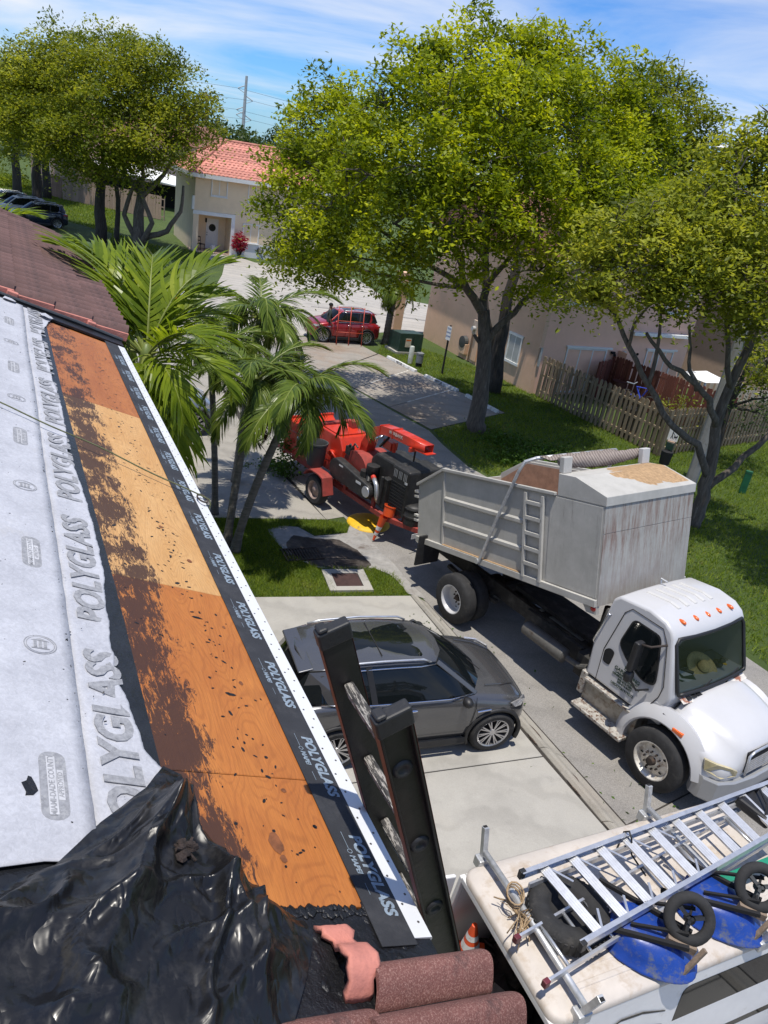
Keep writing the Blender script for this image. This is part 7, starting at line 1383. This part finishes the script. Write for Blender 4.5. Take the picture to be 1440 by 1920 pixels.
t2 = thing('timber_pole', 'wooden utility pole with crossarm showing above the left tree', 'utility pole', (-34, 120, 0), 10); MB().tube([(0, 0, 0), (0, 0, 12.7)], .2, 8).build('pole', m_wd, t2); MB().box((-1.4, -.06, 12.2), (1.4, .06, 12.4)).build('cross_arm', m_wd, t2); b = MB()
for x in (-1.2, -.5, .5, 1.2): b.tube([(x, 0, 12.4), (x, 0, 12.65)], .06, 6)
b.build('insulator', m_wire, t2)
# --- person by the red car
def skin_person(name, label, loc, rz, sets):
    t = thing(name, label, 'person', loc, rz)
    J = {'pel': (0, 0, .95), 'spn': (.01, 0, 1.15), 'chs': (.02, 0, 1.35), 'nck': (.02, 0, 1.50), 'hd1': (.03, 0, 1.60), 'hd2': (.035, 0, 1.74), 'hL': (0, .10, .90), 'kL': (.05, .12, .50), 'aL': (-.02, .13, .09), 'tL': (.14, .14, .04), 'hR': (0, -.10, .90), 'kR': (.02, -.12, .50), 'aR': (-.04, -.13, .09), 'tR': (.12, -.15, .04), 'sL': (.02, .19, 1.42), 'eL': (.0, .26, 1.14), 'wL': (.14, .24, .93), 'gL': (.21, .23, .86), 'sR': (.02, -.19, 1.42), 'eR': (-.02, -.27, 1.14), 'wR': (.10, -.25, .92), 'gR': (.16, -.24, .85)}
    Rr = {'pel': .15, 'spn': .135, 'chs': .155, 'nck': .06, 'hd1': .085, 'hd2': .085, 'hL': .095, 'hR': .095, 'kL': .065, 'kR': .065, 'aL': .042, 'aR': .042, 'tL': .035, 'tR': .035, 'sL': .065, 'sR': .065, 'eL': .045, 'eR': .045, 'wL': .03, 'wR': .03, 'gL': .035, 'gR': .035}
    E = [('pel', 'spn'), ('spn', 'chs'), ('chs', 'nck'), ('nck', 'hd1'), ('hd1', 'hd2'), ('pel', 'hL'), ('hL', 'kL'), ('kL', 'aL'), ('aL', 'tL'), ('pel', 'hR'), ('hR', 'kR'), ('kR', 'aR'), ('aR', 'tR'), ('chs', 'sL'), ('sL', 'eL'), ('eL', 'wL'), ('wL', 'gL'), ('chs', 'sR'), ('sR', 'eR'), ('eR', 'wR'), ('wR', 'gR')]
    K = list(J); me = bpy.data.meshes.new('body'); me.from_pydata([J[k] for k in K], [(K.index(a), K.index(c)) for a, c in E], []); o = bpy.data.objects.new('body', me); link(o, t)
    md = o.modifiers.new('skin', 'SKIN'); sv__ = me.skin_vertices[0].data
    for i, k in enumerate(K): sv__[i].radius = (Rr[k] * (.8 if k in ('pel', 'spn', 'chs') else 1), Rr[k] * (1.1 if k in ('pel', 'spn', 'chs') else 1))
    sv__[0].use_root = True; s_ = o.modifiers.new('s', 'SUBSURF'); s_.levels = 2; s_.render_levels = 2
    dg = bpy.context.evaluated_depsgraph_get(); dg.update(); m2 = bpy.data.meshes.new_from_object(o.evaluated_get(dg)); o.modifiers.clear(); o.data = m2; m2.materials.clear()
    for mm in sets: m2.materials.append(mm)
    for p in m2.polygons:
        z = p.center.z; y = abs(p.center.y); p.use_smooth = True
        p.material_index = 2 if (z > 1.50 or (y > .2 and z < 1.12 and z > .8)) else (1 if z > .95 else (3 if z < .10 else 0))
    MB().sphere((.02, 0, 1.715), (.105, .09, .085), 12, 8).build('hair', m_dark, t, smooth=True); MB().sphere((.125, 0, 1.655), (.018, .014, .02), 8, 5).build('nose', sets[2], t, smooth=True)
    for s in (-1, 1): MB().sphere((.05, s * .088, 1.66), (.015, .01, .025), 6, 5).build('ear', sets[2], t, smooth=True)
    for (gx, gy, gz) in ((.21, .23, .86), (.16, -.24, .85)):
        for k in range(4): MB().tube([(gx + .01 - .012 * k, gy - .012 + .008 * k, gz), (gx + .035 - .014 * k, gy - .01 + .008 * k, gz - .04), (gx + .025 - .014 * k, gy - .01 + .008 * k, gz - .075 + .006 * abs(k - 1))], [.010, .009, .007], 6).build('finger', sets[2], t, smooth=True)
        MB().tube([(gx + .02, gy + .01, gz + .01), (gx + .045, gy, gz - .02)], [.010, .008], 6).build('thumb', sets[2], t, smooth=True)
    return t
skin_person('person', 'person in dark clothes standing at the left side of the red car', (-4.0, 36.0, .02), 15, [M('dark_trousers', (.03, .032, .04), .9), M('dark_shirt', (.03, .04, .035), .9), M('skin', (.16, .085, .055), .6, var=.05), m_dark])

# ================================================================== TREES AND PALMS
CENTER_L = [(0.09, 26.0, 11.05, 1.66), (-1.05, 25.0, 10.5, 1.35), (1.33, 27.0, 11.49, 1.64), (2.65, 27.0, 11.4, 1.46), (3.83, 28.0, 11.25, 1.52), (-1.76, 24.5, 9.41, 1.32), (-0.24, 23.0, 9.41, 1.54), (1.17, 23.5, 9.66, 1.74), (2.91, 25.0, 9.88, 1.69), (4.71, 27.5, 10.14, 1.5), (-3.44, 27.0, 9.41, 1.46), (-4.28, 27.5, 8.78, 1.3), (-4.42, 27.0, 7.65, 1.37), (-2.79, 24.5, 8.01, 1.4), (-4.56, 26.5, 6.52, 1.26), (-3.07, 24.5, 6.52, 1.32), (-3.48, 26.0, 5.42, 1.32), (-1.83, 23.0, 7.6, 1.31), (-0.41, 22.0, 8.08, 1.32), (0.83, 21.8, 8.14, 1.24), (2.1, 22.5, 8.34, 1.36), (3.74, 24.0, 8.46, 1.54), (5.43, 26.0, 8.86, 1.51), (-4.37, 27.5, 4.81, 1.12), (-2.26, 24.5, 5.27, 1.08), (-1.03, 22.5, 6.51, 1.21), (0.39, 21.5, 6.79, 1.08), (1.46, 21.7, 7.08, 1.02), (2.91, 23.0, 6.96, 1.32), (4.48, 24.5, 7.12, 1.33), (-0.6, 24.0, 5.28, 0.89), (0.99, 22.5, 5.99, 0.83), (3.38, 24.5, 5.72, 1.0), (4.54, 26.0, 5.23, 0.8), (-3.16, 27.0, 4.54, 0.92), (-2.5, 29.0, 8.8, 1.36), (1.05, 29.0, 9.34, 2.33), (3.87, 29.0, 8.95, 2.15), (4.97, 28.0, 11.42, 1.15), (5.87, 28.5, 10.45, 1.37), (6.32, 28.0, 9.4, 1.35), (5.81, 26.0, 8.09, 1.34)]
BEHIND_L = [(7.53, 34.0, 10.91, 1.75), (8.21, 34.0, 11.75, 1.65), (9.08, 34.0, 10.96, 1.65), (7.4, 34.0, 9.56, 1.86), (9.89, 34.0, 9.75, 1.54), (8.53, 33.0, 9.16, 1.83), (7.31, 33.0, 7.61, 1.81), (10.02, 34.0, 7.99, 1.42), (7.83, 35.0, 12.51, 1.21), (10.45, 34.0, 10.6, 0.72), (6.03, 34.0, 11.42, 1.62), (6.23, 34.0, 9.96, 1.85), (8.64, 33.0, 7.42, 1.6)]
RIGHT_L = [(3.98, 18.6, 7.42, 0.83), (3.84, 18.6, 6.59, 0.76), (4.37, 18.1, 6.5, 0.75), (4.93, 18.1, 7.05, 0.94), (5.7, 19.1, 7.78, 1.13), (5.1, 18.0, 6.4, 0.69), (5.85, 18.1, 6.75, 1.02), (6.54, 19.6, 8.69, 1.04), (6.98, 19.1, 7.98, 1.16), (7.02, 18.6, 6.99, 1.07), (7.41, 20.6, 9.4, 0.88), (8.22, 19.6, 6.07, 0.86), (5.31, 20.1, 7.9, 0.83), (6.26, 20.6, 8.63, 0.86), (7.88, 19.6, 7.38, 0.99), (3.99, 18.6, 6.26, 0.49), (9.64, 21.6, 4.66, 0.72), (7.42, 20.6, 10.08, 0.74), (6.73, 20.6, 9.52, 0.8), (4.65, 19.1, 7.61, 0.79), (6.19, 18.4, 7.45, 0.91), (5.45, 18.0, 6.81, 0.69), (7.67, 21.1, 8.47, 1.13), (6.77, 21.1, 7.96, 1.04)]
LEFT_L = [(-22.9, 57.0, 11.75, 2.26), (-20.42, 56.0, 11.54, 2.2), (-26.64, 59.0, 11.55, 2.39), (-28.89, 59.0, 10.0, 2.42), (-27.33, 58.0, 8.85, 3.43), (-22.78, 55.0, 9.57, 3.19), (-19.65, 54.0, 9.95, 3.08), (-17.62, 54.0, 9.96, 2.66), (-16.19, 54.0, 8.66, 2.26), (-19.87, 52.0, 7.69, 2.98), (-17.2, 52.0, 7.5, 2.56), (-22.98, 53.0, 6.67, 2.71), (-29.57, 58.0, 8.19, 2.61), (-29.5, 57.0, 6.5, 2.36), (-26.33, 55.0, 6.56, 2.45), (-21.6, 53.0, 5.64, 1.92), (-18.83, 52.0, 5.74, 1.67), (-24.48, 54.0, 5.21, 1.39), (-31.13, 59.0, 9.67, 1.79)]
m_bark = M('grey_bark', (.105, .088, .072), .95, var=.45, scale=5, stretch=(3, 3, .6), bmp=.9, bscale=14, dirt=(.22, .20, .175), dscale=4, dpos=(.56, .7)); m_bark2 = M('dark_bark', (.05, .042, .035), .95, var=.5, scale=5, stretch=(3, 3, .6), bmp=.9, bscale=14)
m_leafA = leafmat('leaf_yellow_green', [(.042, .068, .005), (.110, .148, .008), (.225, .265, .012), (.40, .42, .022)], tfac=.36, scale=.9)
m_leafB = leafmat('leaf_olive', [(.050, .068, .009), (.118, .142, .016), (.225, .25, .03), (.35, .35, .05)], tfac=.36, scale=1.0)
m_leafC = leafmat('leaf_mid_green', [(.038, .058, .007), (.090, .118, .012), (.17, .195, .020), (.28, .28, .03)], tfac=.34, scale=.6)
m_leafD = leafmat('leaf_dark', [(.012, .026, .008), (.026, .05, .012), (.05, .08, .02), (.08, .11, .03)], tfac=.2, scale=.4)
def crown_points(lobes, per, sig, shell=(.45, 1.02), squash=.9, k=34, seed=1):
    g = np.random.default_rng(seed); out = []; tone = []
    for (x, y, z, r) in lobes:
        nc = max(4, int(per * r * r)); d = g.normal(0, 1, (nc, 3)); d /= np.linalg.norm(d, axis=1)[:, None]; rad = r * (g.uniform(shell[0] ** 2, shell[1] ** 2, nc) ** .5); c = np.array([x, y, z]) + d * rad[:, None] * np.array([1, 1, squash]); ct = g.normal(.56, .24, nc)
        for j in range(nc):
            n = int(k * g.uniform(.5, 1.4)); q = c[j] + g.normal(0, sig, (n, 3)) * np.array([1, 1, .42]); q[:, 2] -= .55 * ((q[:, :2] - c[j, :2]) ** 2).sum(1) / sig * .5; out.append(q); tone.append(np.clip(ct[j] + g.normal(0, .05, n), 0, 1))
    return np.concatenate(out), np.concatenate(tone)
def limb_mesh(paths, mat, name, parent, seg=9):
    b = MB()
    for pts, r0, r1 in paths:
        P = [Vector(p) for p in pts]; Q = [P[0]]
        for i in range(len(P) - 1):
            for q in (.33, .67, 1.0):
                v = P[i].lerp(P[i + 1], q); 
                if q < 1: v += Vector((random.uniform(-.05, .05), random.uniform(-.05, .05), random.uniform(-.04, .04)))
                Q.append(v)
        n = len(Q); b.tube(Q, [r0 + (r1 - r0) * i / (n - 1) for i in range(n)], seg)
    return b.build(name, mat, parent, smooth=True)
def tree(name, label, cat, base, limbs, lobes, per, leaf, mat, bark, sig=.26, k=34, group=None, seed=1, auto=True, elong=2.1):
    t = thing(name, label, cat, (base[0], base[1], 0), 0, group); L = lambda p: (p[0] - base[0], p[1] - base[1], p[2])
    paths = [([L(p) for p in pts], r0, r1) for pts, r0, r1 in limbs]
    # twigs: join each lobe centre to the nearest limb end
    if auto:
        ends = [Vector(p) for pts, _, _ in paths for p in pts[1:]]
        for (x, y, z, r) in lobes:
            c = Vector(L((x, y, z))); e = min(ends, key=lambda q: (q - c).length + max(0, q.z - c.z) * 2); m_ = e.lerp(c, .5) + Vector((random.uniform(-.3, .3), random.uniform(-.3, .3), random.uniform(-.2, .3))); paths.append(([e, m_, c], .065, .02))
            for q in range(4): a = Vector(rng.normal(0, 1, 3)).normalized() * r * .85; paths.append(([c, c + a * .5 + Vector((0, 0, .1)), c + a], .025, .008))
    limb_mesh(paths, bark, 'trunk', t); P, tone = crown_points([(x - base[0], y - base[1], z, r) for x, y, z, r in lobes], per, sig, k=k, seed=seed); leaf_object('crown', P, leaf, mat, t, tone, elong=elong, up=.6, spread=.6); return t
tree('shade_tree', 'big yellow green tree with forked grey trunk beside the parking bays', 'tree', (2.71, 26.09), [([(2.71, 26.09, -.05), (2.62, 26.1, .5), (2.5, 26.1, 2.2), (2.12, 26.1, 4.1)], .36, .20), ([(2.12, 26.1, 4.0), (1.4, 25.6, 4.75), (.9, 25.1, 5.8), (-.2, 24.4, 6.9)], .16, .05), ([(2.12, 26.1, 4.0), (2.0, 26.4, 5.1), (1.7, 26.2, 6.8), (1.5, 26.0, 9.4)], .15, .05), ([(2.38, 26.1, 3.0), (2.85, 26.0, 3.9), (3.6, 26.3, 4.9), (4.2, 25.6, 6.8)], .14, .05), ([(2.05, 26.3, 4.8), (2.6, 25.2, 6.1), (3.1, 25.5, 8.5)], .10, .04), ([(1.4, 25.6, 4.75), (-.3, 25.2, 5.5), (-2.4, 25.8, 6.4)], .10, .04), ([(2.5, 26.1, 2.3), (2.3, 26.0, 3.0), (1.95, 25.9, 3.3)], .10, .05), ([(1.95, 26.1, 5.5), (1.0, 24.4, 6.4), (.6, 22.8, 7.3)], .08, .03)], [(x, y, z, r * .95) for x, y, z, r in CENTER_L], 16, .165, m_leafA, m_bark, sig=.29, k=112, seed=3)
tree('shade_tree', 'dark leaning trunk close behind the big yellow green tree with the same leaves', 'tree', (3.68, 31.95), [([(3.68, 31.95, -.05), (3.5, 31.95, 1.9), (3.42, 31.95, 3.9), (3.6, 32.2, 6.5)], .32, .16), ([(3.55, 31.95, 1.3), (3.1, 32.1, 2.3), (2.65, 32.15, 3.4), (2.2, 32.0, 5.4)], .18, .09), ([(3.6, 32.2, 6.0), (6.0, 33.2, 8.2), (7.6, 34, 10.2)], .12, .05)], BEHIND_L, 11, .18, m_leafC, m_bark2, sig=.35, k=110, seed=5)
tree('spreading_tree', 'olive green tree with long bare limbs behind the light pole', 'tree', (8.77, 20.6), [([(8.77, 20.61, -.05), (8.75, 20.6, .6), (8.70, 20.6, 1.6), (8.45, 20.6, 2.9), (8.5, 20.6, 4.6), (8.6, 20.6, 6.2)], .22, .09), ([(8.72, 20.6, 1.4), (8.02, 20.3, 2.45), (7.1, 20.0, 2.9), (6.1, 19.8, 3.9), (5.3, 19.6, 4.8), (4.66, 19.4, 5.6)], .11, .05), ([(8.45, 20.6, 2.9), (7.9, 20.2, 3.7), (7.1, 20.0, 4.2), (6.3, 19.7, 4.6), (5.6, 19.5, 5.2)], .10, .04), ([(6.1, 19.8, 3.9), (6.0, 19.6, 4.9), (5.74, 19.4, 5.9)], .06, .03), ([(7.45, 20.1, 3.9), (7.0, 20.0, 4.6), (6.7, 19.9, 5.5)], .06, .03), ([(5.3, 19.6, 4.8), (5.2, 19.3, 5.4), (5.4, 19.0, 6.0)], .05, .02), ([(8.73, 20.6, 1.1), (9.39, 20.8, 1.8), (10.1, 21.1, 2.75), (10.9, 21.3, 4)], .12, .05), ([(8.48, 20.6, 4.0), (7.7, 20.2, 5.6), (6.9, 19.7, 7.2)], .08, .03)], RIGHT_L + [(9.6, 19.0, 7.6, 1.3), (10.6, 18.0, 7.0, 1.3), (10.0, 16.9, 7.0, 1.2), (11.6, 19.4, 7.0, 1.4), (11.8, 17.4, 6.8, 1.2)], 21, .14, m_leafB, m_bark, sig=.25, k=112, seed=8)
tree('shade_tree', 'dense dark leaved shrub tree behind the light pole at the right edge', 'tree', (11.6, 27.5), [([(11.6, 27.5, 0), (11.5, 27.5, 2.0), (11.6, 27.4, 3.8)], .15, .06)], [(11.6, 26.6, 3.4, 1.1), (12.6, 26.9, 4.2, 1.2), (11.9, 26.4, 2.2, .9), (13.0, 27.2, 2.8, 1.2), (12.2, 27.4, 5.2, 1.2), (11.3, 27.8, 4.6, .9)], 12, .13, m_leafD, m_bark2, sig=.22, k=32, seed=9)
sh = thing('shrub', 'loose green shrub behind the weathered fence below the red fence', 'shrub', (10.1, 28.3, 0), 0); limb_mesh([([(0, 0, 0), (.1, 0, .9), (.2, .1, 1.7)], .05, .02), ([(0, 0, .3), (-.3, .1, 1.1), (-.5, 0, 1.8)], .04, .02)], m_bark2, 'stems', sh); P, tn = crown_points([(0, 0, 1.7, .55), (.5, .2, 1.55, .5), (-.5, 0, 1.5, .45)], 22, .16, k=26, seed=12); leaf_object('foliage', P, .10, m_leafB, sh, tn)
# left cluster: three trees whose crowns merge
lim = lambda x, y, h: [([(x, y, 0), (x - .1, y, h * .35), (x + .1, y, h * .6)], .42, .25), ([(x + .1, y, h * .5), (x - 1.6, y, h * .75), (x - 2.6, y + .5, h)], .2, .07), ([(x + .1, y, h * .5), (x + 1.5, y, h * .72), (x + 2.6, y - .6, h)], .2, .07), ([(x, y, h * .4), (x + .5, y - 1.0, h * .7), (x + .4, y - 1.5, h * 1.1)], .18, .07)]
gl_ = [q for q in LEFT_L if q[0] > -21.8]; gm = [q for q in LEFT_L if -27.0 < q[0] <= -21.8]; gn = [q for q in LEFT_L if q[0] <= -27.0]
tree('shade_tree', 'broad tree with many twisted pale limbs in front of the cream house', 'tree', (-19.3, 53.8), lim(-19.3, 53.8, 7.0) + [([(-19.2, 53.8, .8), (-17.4, 53.6, 1.6), (-16.5, 53.5, 3.0), (-16.4, 53.5, 4.6)], .22, .08), ([(-19.4, 53.8, .5), (-20.3, 53.6, 2.2), (-19.6, 53.3, 4.2), (-18.6, 53.2, 4.9)], .2, .08), ([(-19.1, 53.6, .5), (-18.3, 53.3, 2.0), (-18.9, 53.0, 3.6), (-17.6, 53, 5)], .2, .08)], gl_, 8, .24, m_leafC, m_bark, sig=.48, k=100, seed=21)
tree('shade_tree', 'tall middle tree of the left cluster with dark straight trunk', 'tree', (-22.4, 55.0), lim(-22.4, 55.0, 8.0) + [([(-21.2, 54.6, 0), (-21.1, 54.6, 3), (-21.4, 54.4, 6)], .2, .1)], gm, 8, .24, m_leafC, m_bark2, sig=.48, k=100, seed=22)
tree('shade_tree', 'leftmost tree of the cluster above the parked cars', 'tree', (-30.2, 62.0), lim(-30.2, 62.0, 8.5), gn, 8, .25, m_leafB, m_bark2, sig=.48, k=100, seed=23)
for i, (x, y, h, lab) in enumerate(((-37.1, 72.4, 9, 'slender dark trunk on the left lawn nearest the picture edge'), (-39.3, 80.9, 10, 'dark straight trunk on the left lawn farthest from the cars'), (-36.2, 76.2, 9, 'sturdy trunk on the left lawn beside the small house window'))):
    tree('lawn_tree', lab, 'tree', (x, y), lim(x, y, h), [(x + random.uniform(-2.5, 2.5), y + random.uniform(-1, 2), h * random.uniform(.65, 1.05), 2.1) for _ in range(9)], 9, .32, m_leafB, m_bark2, sig=.45, k=36, group='trees on the left lawn', seed=30 + i)
hedge = thing('hedge', 'bright green rounded hedge on the far left lawn', 'hedge', (-42.5, 80, 0)); P, tn = crown_points([(-1.5 + .9 * k, .3 * k, 1.0, 1.0) for k in range(5)], 14, .25, k=24, seed=40); leaf_object('foliage', P, .2, m_leafA, hedge, tn)
# far trees on the horizon: those that show singly between the crowns, then the wood behind
for i, (x, y, z, r, dk) in enumerate(((-36.5, 128, 7.0, 4.2, 0), (-32.8, 131, 7.4, 3.6, 1), (-29.6, 128, 6.6, 3.4, 1), (-25.8, 133, 8.0, 4.0, 1), (-21.2, 127, 7.6, 4.3, 0), (-16.0, 130, 7.8, 4.2, 1))):
    tree('far_tree', ('mid green' if not dk else 'dark green') + ' distant tree beyond the roofs, ' + ('left of the far pole', 'just left of the pale pole', 'at the foot of the pale pole', 'right of the pale pole', 'beside the big tree edge', 'behind the big tree edge')[i], 'tree', (x, y), [([(x, y, 0), (x, y, z)], .35, .2)], [(x, y, z, r * .8), (x - r * .6, y, z - 1.5, r * .7), (x + r * .6, y, z - 1.3, r * .7), (x, y, z - 3.2, r * .9)], 4, .6, m_leafD if dk else m_leafC, m_bark2, sig=.7, k=34, group='far trees on the horizon', seed=50 + i, auto=False)
lob = []
for k in range(90):
    x = -230 + k * 5.2; y = 140 + random.uniform(-8, 8); z = random.uniform(5.5, 8.0); lob += [(x, y, z, 3.4), (x + 2, y - 2, z - 3, 3.4)]
P, tn = crown_points(lob, 2.2, .9, k=26, seed=70); o = leaf_object('distant_wood', P, .8, m_leafD, None, tn); o['kind'] = 'stuff'

# ---- palms
m_frondA = leafmat('palm_leaf_bright', [(.03, .055, .006), (.085, .13, .010), (.18, .235, .018), (.34, .37, .035)], tfac=.34, scale=1.6, rough=.30); m_frondB = leafmat('palm_leaf_deep', [(.02, .040, .009), (.052, .085, .014), (.11, .155, .024), (.20, .24, .045)], tfac=.26, scale=1.6, rough=.28); m_frondD = leafmat('palm_leaf_dead', [(.03, .012, .008), (.06, .025, .015), (.12, .06, .03)], tfac=.1, scale=2)
m_rach = M('frond_stem', (.16, .19, .035), .5, var=.2); m_ptrunk = M('palm_trunk', (.125, .115, .098), .9, var=.35, scale=4, stretch=(1, 1, 6), bmp=.5, bscale=12, dirt=(.22, .21, .19), dscale=3); m_shaft = M('crown_shaft', (.13, .17, .045), .5, var=.25, scale=3)
def frond_mesh(L, npair, ll, lw, arc, droop, mat, seed, twist=.0, vee=.5):
    g = np.random.default_rng(seed); V = []; F = []; T = []
    # midrib curve in the x-z plane, starting upwards and bending over
    N = 24; pts = [np.zeros(3)]; el = 0.0
    for i in range(N): q = i / N; a = -arc * q ** 1.4; pts.append(pts[-1] + np.array([math.cos(a), .02 * math.sin(q * 5 + seed), math.sin(a)]) * L / N)
    pts = np.array(pts)
    def at_(q): f = q * N; i = min(N - 1, int(f)); return pts[i] + (pts[i + 1] - pts[i]) * (f - i), (pts[i + 1] - pts[i]) / np.linalg.norm(pts[i + 1] - pts[i])
    for i in range(npair):
        q = .13 + .86 * (i / (npair - 1)); p, d = at_(q); l = ll * (math.sin(PI * min(1, (q * .93 + .08))) ** .55) * g.uniform(.88, 1.08); side0 = np.array([0, 1.0, 0]); up = np.cross(d, side0)
        up = up if up[2] > 0 else -up
        for s in (-1, 1):
            fw = .45 + .75 * q + g.normal(0, .06); dirv = side0 * s * math.cos(fw) + d * math.sin(fw) + up * (vee * (1 - .5 * q)) + g.normal(0, .06, 3); dirv /= np.linalg.norm(dirv); w = lw * g.uniform(.85, 1.1); nn = np.cross(dirv, d); nn /= np.linalg.norm(nn) + 1e-9; wd = np.cross(nn, dirv); wd /= np.linalg.norm(wd) + 1e-9
            base = len(V); cur = p.copy(); dd = dirv.copy(); K = 5; dr = droop * g.uniform(.7, 1.3)
            for k in range(K + 1):
                u = k / K; ww = w * (1 - u ** 2.2) * (.45 + .55 * min(1, u * 5)); V.append(cur - wd * ww / 2 ); V.append(cur + wd * ww / 2)
                dd = dd + np.array([0, 0, -1.0]) * dr / K * (1 + u); dd /= np.linalg.norm(dd); cur = cur + dd * l / K
            for k in range(K): a = base + 2 * k; F.append((a, a + 1, a + 3, a + 2)); 
            T += [np.clip(g.normal(.5, .14), 0, 1)] * K
    nleaf = len(F); b = MB(); b.tube([tuple(p) for p in pts[::2]], [.022 * (1 - .8 * i / (len(pts[::2]) - 1)) * (L / 2) ** .5 for i in range(len(pts[::2]))], 6)
    off = len(V); V += [np.array(v) for v in b.v]; quads = [f for f in b.f if len(f) == 4]; F += [tuple(i + off for i in f) for f in quads]; T += [.5] * len(quads)
    me = fastmesh('frond', np.array(V), np.array(F), 4, [mat, m_rach], smooth=False, tone=np.array(T)); mi = np.zeros(len(F), np.int32); mi[nleaf:] = 1; me.polygons.foreach_set('material_index', mi); return me
def palm(label, base, head, r0, r1, fronds, meshes, group, seed=0, rings=True, name='palm_tree', shaft=.7):
    """fronds: list of (azimuth, elevation, scale, mesh index)"""
    t = thing(name, label, 'palm', (base[0], base[1], 0), 0, group); B = Vector((0, 0, 0)); Hd = Vector((head[0] - base[0], head[1] - base[1], head[2])); P = []; n = 16; bend = Vector((Hd.x, Hd.y, 0))
    for i in range(n + 1): q = i / n; P.append(Vector((Hd.x * q ** 1.35, Hd.y * q ** 1.35, Hd.z * q)))
    k = int(n * (1 - shaft / max(Hd.z, .1))) if shaft else n; k = max(2, min(n, k))
    b = MB(); Q = []; rr = []
    for i in range(k):
        for s in range(3): q = (i + s / 3) / n; Q.append(P[i].lerp(P[i + 1], s / 3)); rr.append((r0 * (1.35 - .35 * min(1, q * 8)) + (r1 - r0) * q) * (1.06 if s == 0 else 1.0))
    b.tube(Q, rr, 12); b.build('trunk', m_ptrunk, t, smooth=True)
    if shaft: MB().tube([P[k - 1].lerp(P[k], .6), P[k], P[k].lerp(Hd, .5), Hd, Hd + (Hd - P[k]).normalized() * .12], [r1 * 1.0, r1 * 1.25, r1 * 1.15, r1 * .8, r1 * .3], 12).build('crown_shaft', m_shaft, t, smooth=True)
    g = random.Random(seed)
    for (az, el, sc_, mi) in fronds:
        o = bpy.data.objects.new('frond', meshes[mi]); link(o, t); o.location = Hd + Vector((math.cos(R_(az)), math.sin(R_(az)), 0)) * r1 * .5; o.rotation_euler = Euler((R_(g.uniform(-14, 14)), -R_(el), R_(az)), 'XYZ'); o.scale = (sc_,) * 3
    return t
FA = [frond_mesh(1.85, 30, .78, .060, 1.25 + .25 * k, .55 + .12 * k, m_frondA, 100 + k, vee=.55) for k in range(4)]
FB = [frond_mesh(1.7, 50, .60, .034, 1.5 + .3 * k, .9 + .25 * k, m_frondB, 200 + k, vee=.35) for k in range(4)]
FD = [frond_mesh(1.2, 26, .5, .03, 2.2, 2.0, m_frondD, 300)]
def ring(n, els, scs, nm, ph=0.0, jit=9, seed=0):
    g = random.Random(seed); return [((ph + 360 * i / n + g.uniform(-jit, jit)), els[i % len(els)] + g.uniform(-6, 6), scs[i % len(scs)] * g.uniform(.92, 1.06), i % nm) for i in range(n)]
pg = 'palms beside the driveways'
palm('tall palm with bright broad fronds rising behind the roof edge', (-3.35, 9.15), (-3.12, 9.0, 5.50), .11, .085, [(60, 70, 0.92, 0), (100, 72, 0.93, 1), (135, 58, 1.06, 0), (160, 42, 1.01, 1), (185, 30, 0.97, 2), (20, 44, 0.62, 1), (-15, 24, 0.72, 2), (-50, 8, 0.68, 2), (-70, -20, 0.91, 3), (78, 40, 0.78, 1), (120, 26, 0.83, 2), (-35, 46, 0.72, 0), (150, 60, 1.06, 0), (172, 20, 0.97, 1), (205, 45, 0.89, 1), (85, 58, 0.88, 0), (115, 50, 0.94, 1), (-50, -32, 0.95, 3), (30, 64, 0.71, 0), (-85, -40, 0.91, 3), (190, 8, 0.85, 3), (45, 52, 0.71, 1), (-58, -44, 0.95, 3), (-40, -24, 0.9, 2)], FA, pg, 1)
palm('slender palm with dark thin trunk, leftmost of the three trunks', (-3.88, 16.14), (-4.2, 16.1, 3.75), .075, .06, ring(14, (58, 35, 18, 45, 5), (1.0, .95, 1.05), 4, 10, seed=4), FB, pg, 2)
p_ = palm('palm with drooping brown dead frond, middle of the three trunks', (-3.22, 14.70), (-2.92, 14.7, 3.75), .085, .07, ring(16, (55, 28, 4, 40, -10), (1.0, .95, .9), 4, 33, seed=5), FB, pg, 3)
o = bpy.data.objects.new('dead_frond', FD[0]); link(o, p_); o.location = (.36, .02, 3.45); o.rotation_euler = (0, R_(38), R_(-10)); o['label'] = 'hanging brown dead frond'
o = bpy.data.objects.new('dead_frond', FD[0]); link(o, p_); o.location = (.33, -.02, 3.5); o.rotation_euler = (R_(20), R_(52), R_(-60)); o['label'] = 'hanging brown dead frond'
palm('leaning palm with green crown shaft and hanging fronds in front of the chipper', (-3.0, 14.53), (-1.98, 14.53, 3.78), .09, .075, ring(17, (50, 18, -4, 32, -18), (1.08, 1.02, .98), 4, -5, seed=6) + [(-20, -48, .9, 2)], FB, pg, 4)
palm('palm further back whose dark crown shows above the leaning palm', (-3.9, 18.2), (-3.6, 18.0, 4.3), .09, .07, ring(20, (55, 28, 5, 40, -8), (1.2, 1.15, 1.1), 4, 15, seed=7), FB, pg, 5)
palm('small dark palm close behind the bright broad palm', (-5.7, 14.2), (-5.5, 14.0, 5.0), .09, .07, ring(17, (50, 25, 0, 35), (1.0, 1.05), 4, 5, seed=8), FB, pg, 6)
palm('bushy palm above the ridge of the brown tiles at the left edge', (-14.0, 25.2), (-14.0, 25.0, 3.9), .09, .07, ring(14, (55, 25, 5, 40), (1.25, 1.15), 4, 5, seed=9), FA, pg, 7)
palm('palm skirted with hanging leaves beside the pink pillar', (-1.32, 37.72), (-1.25, 37.7, 2.9), .17, .15, ring(16, (-20, -55, 10, -70, 30), (.95, .85), 4, 5, seed=10), FB, pg, 8, shaft=0)
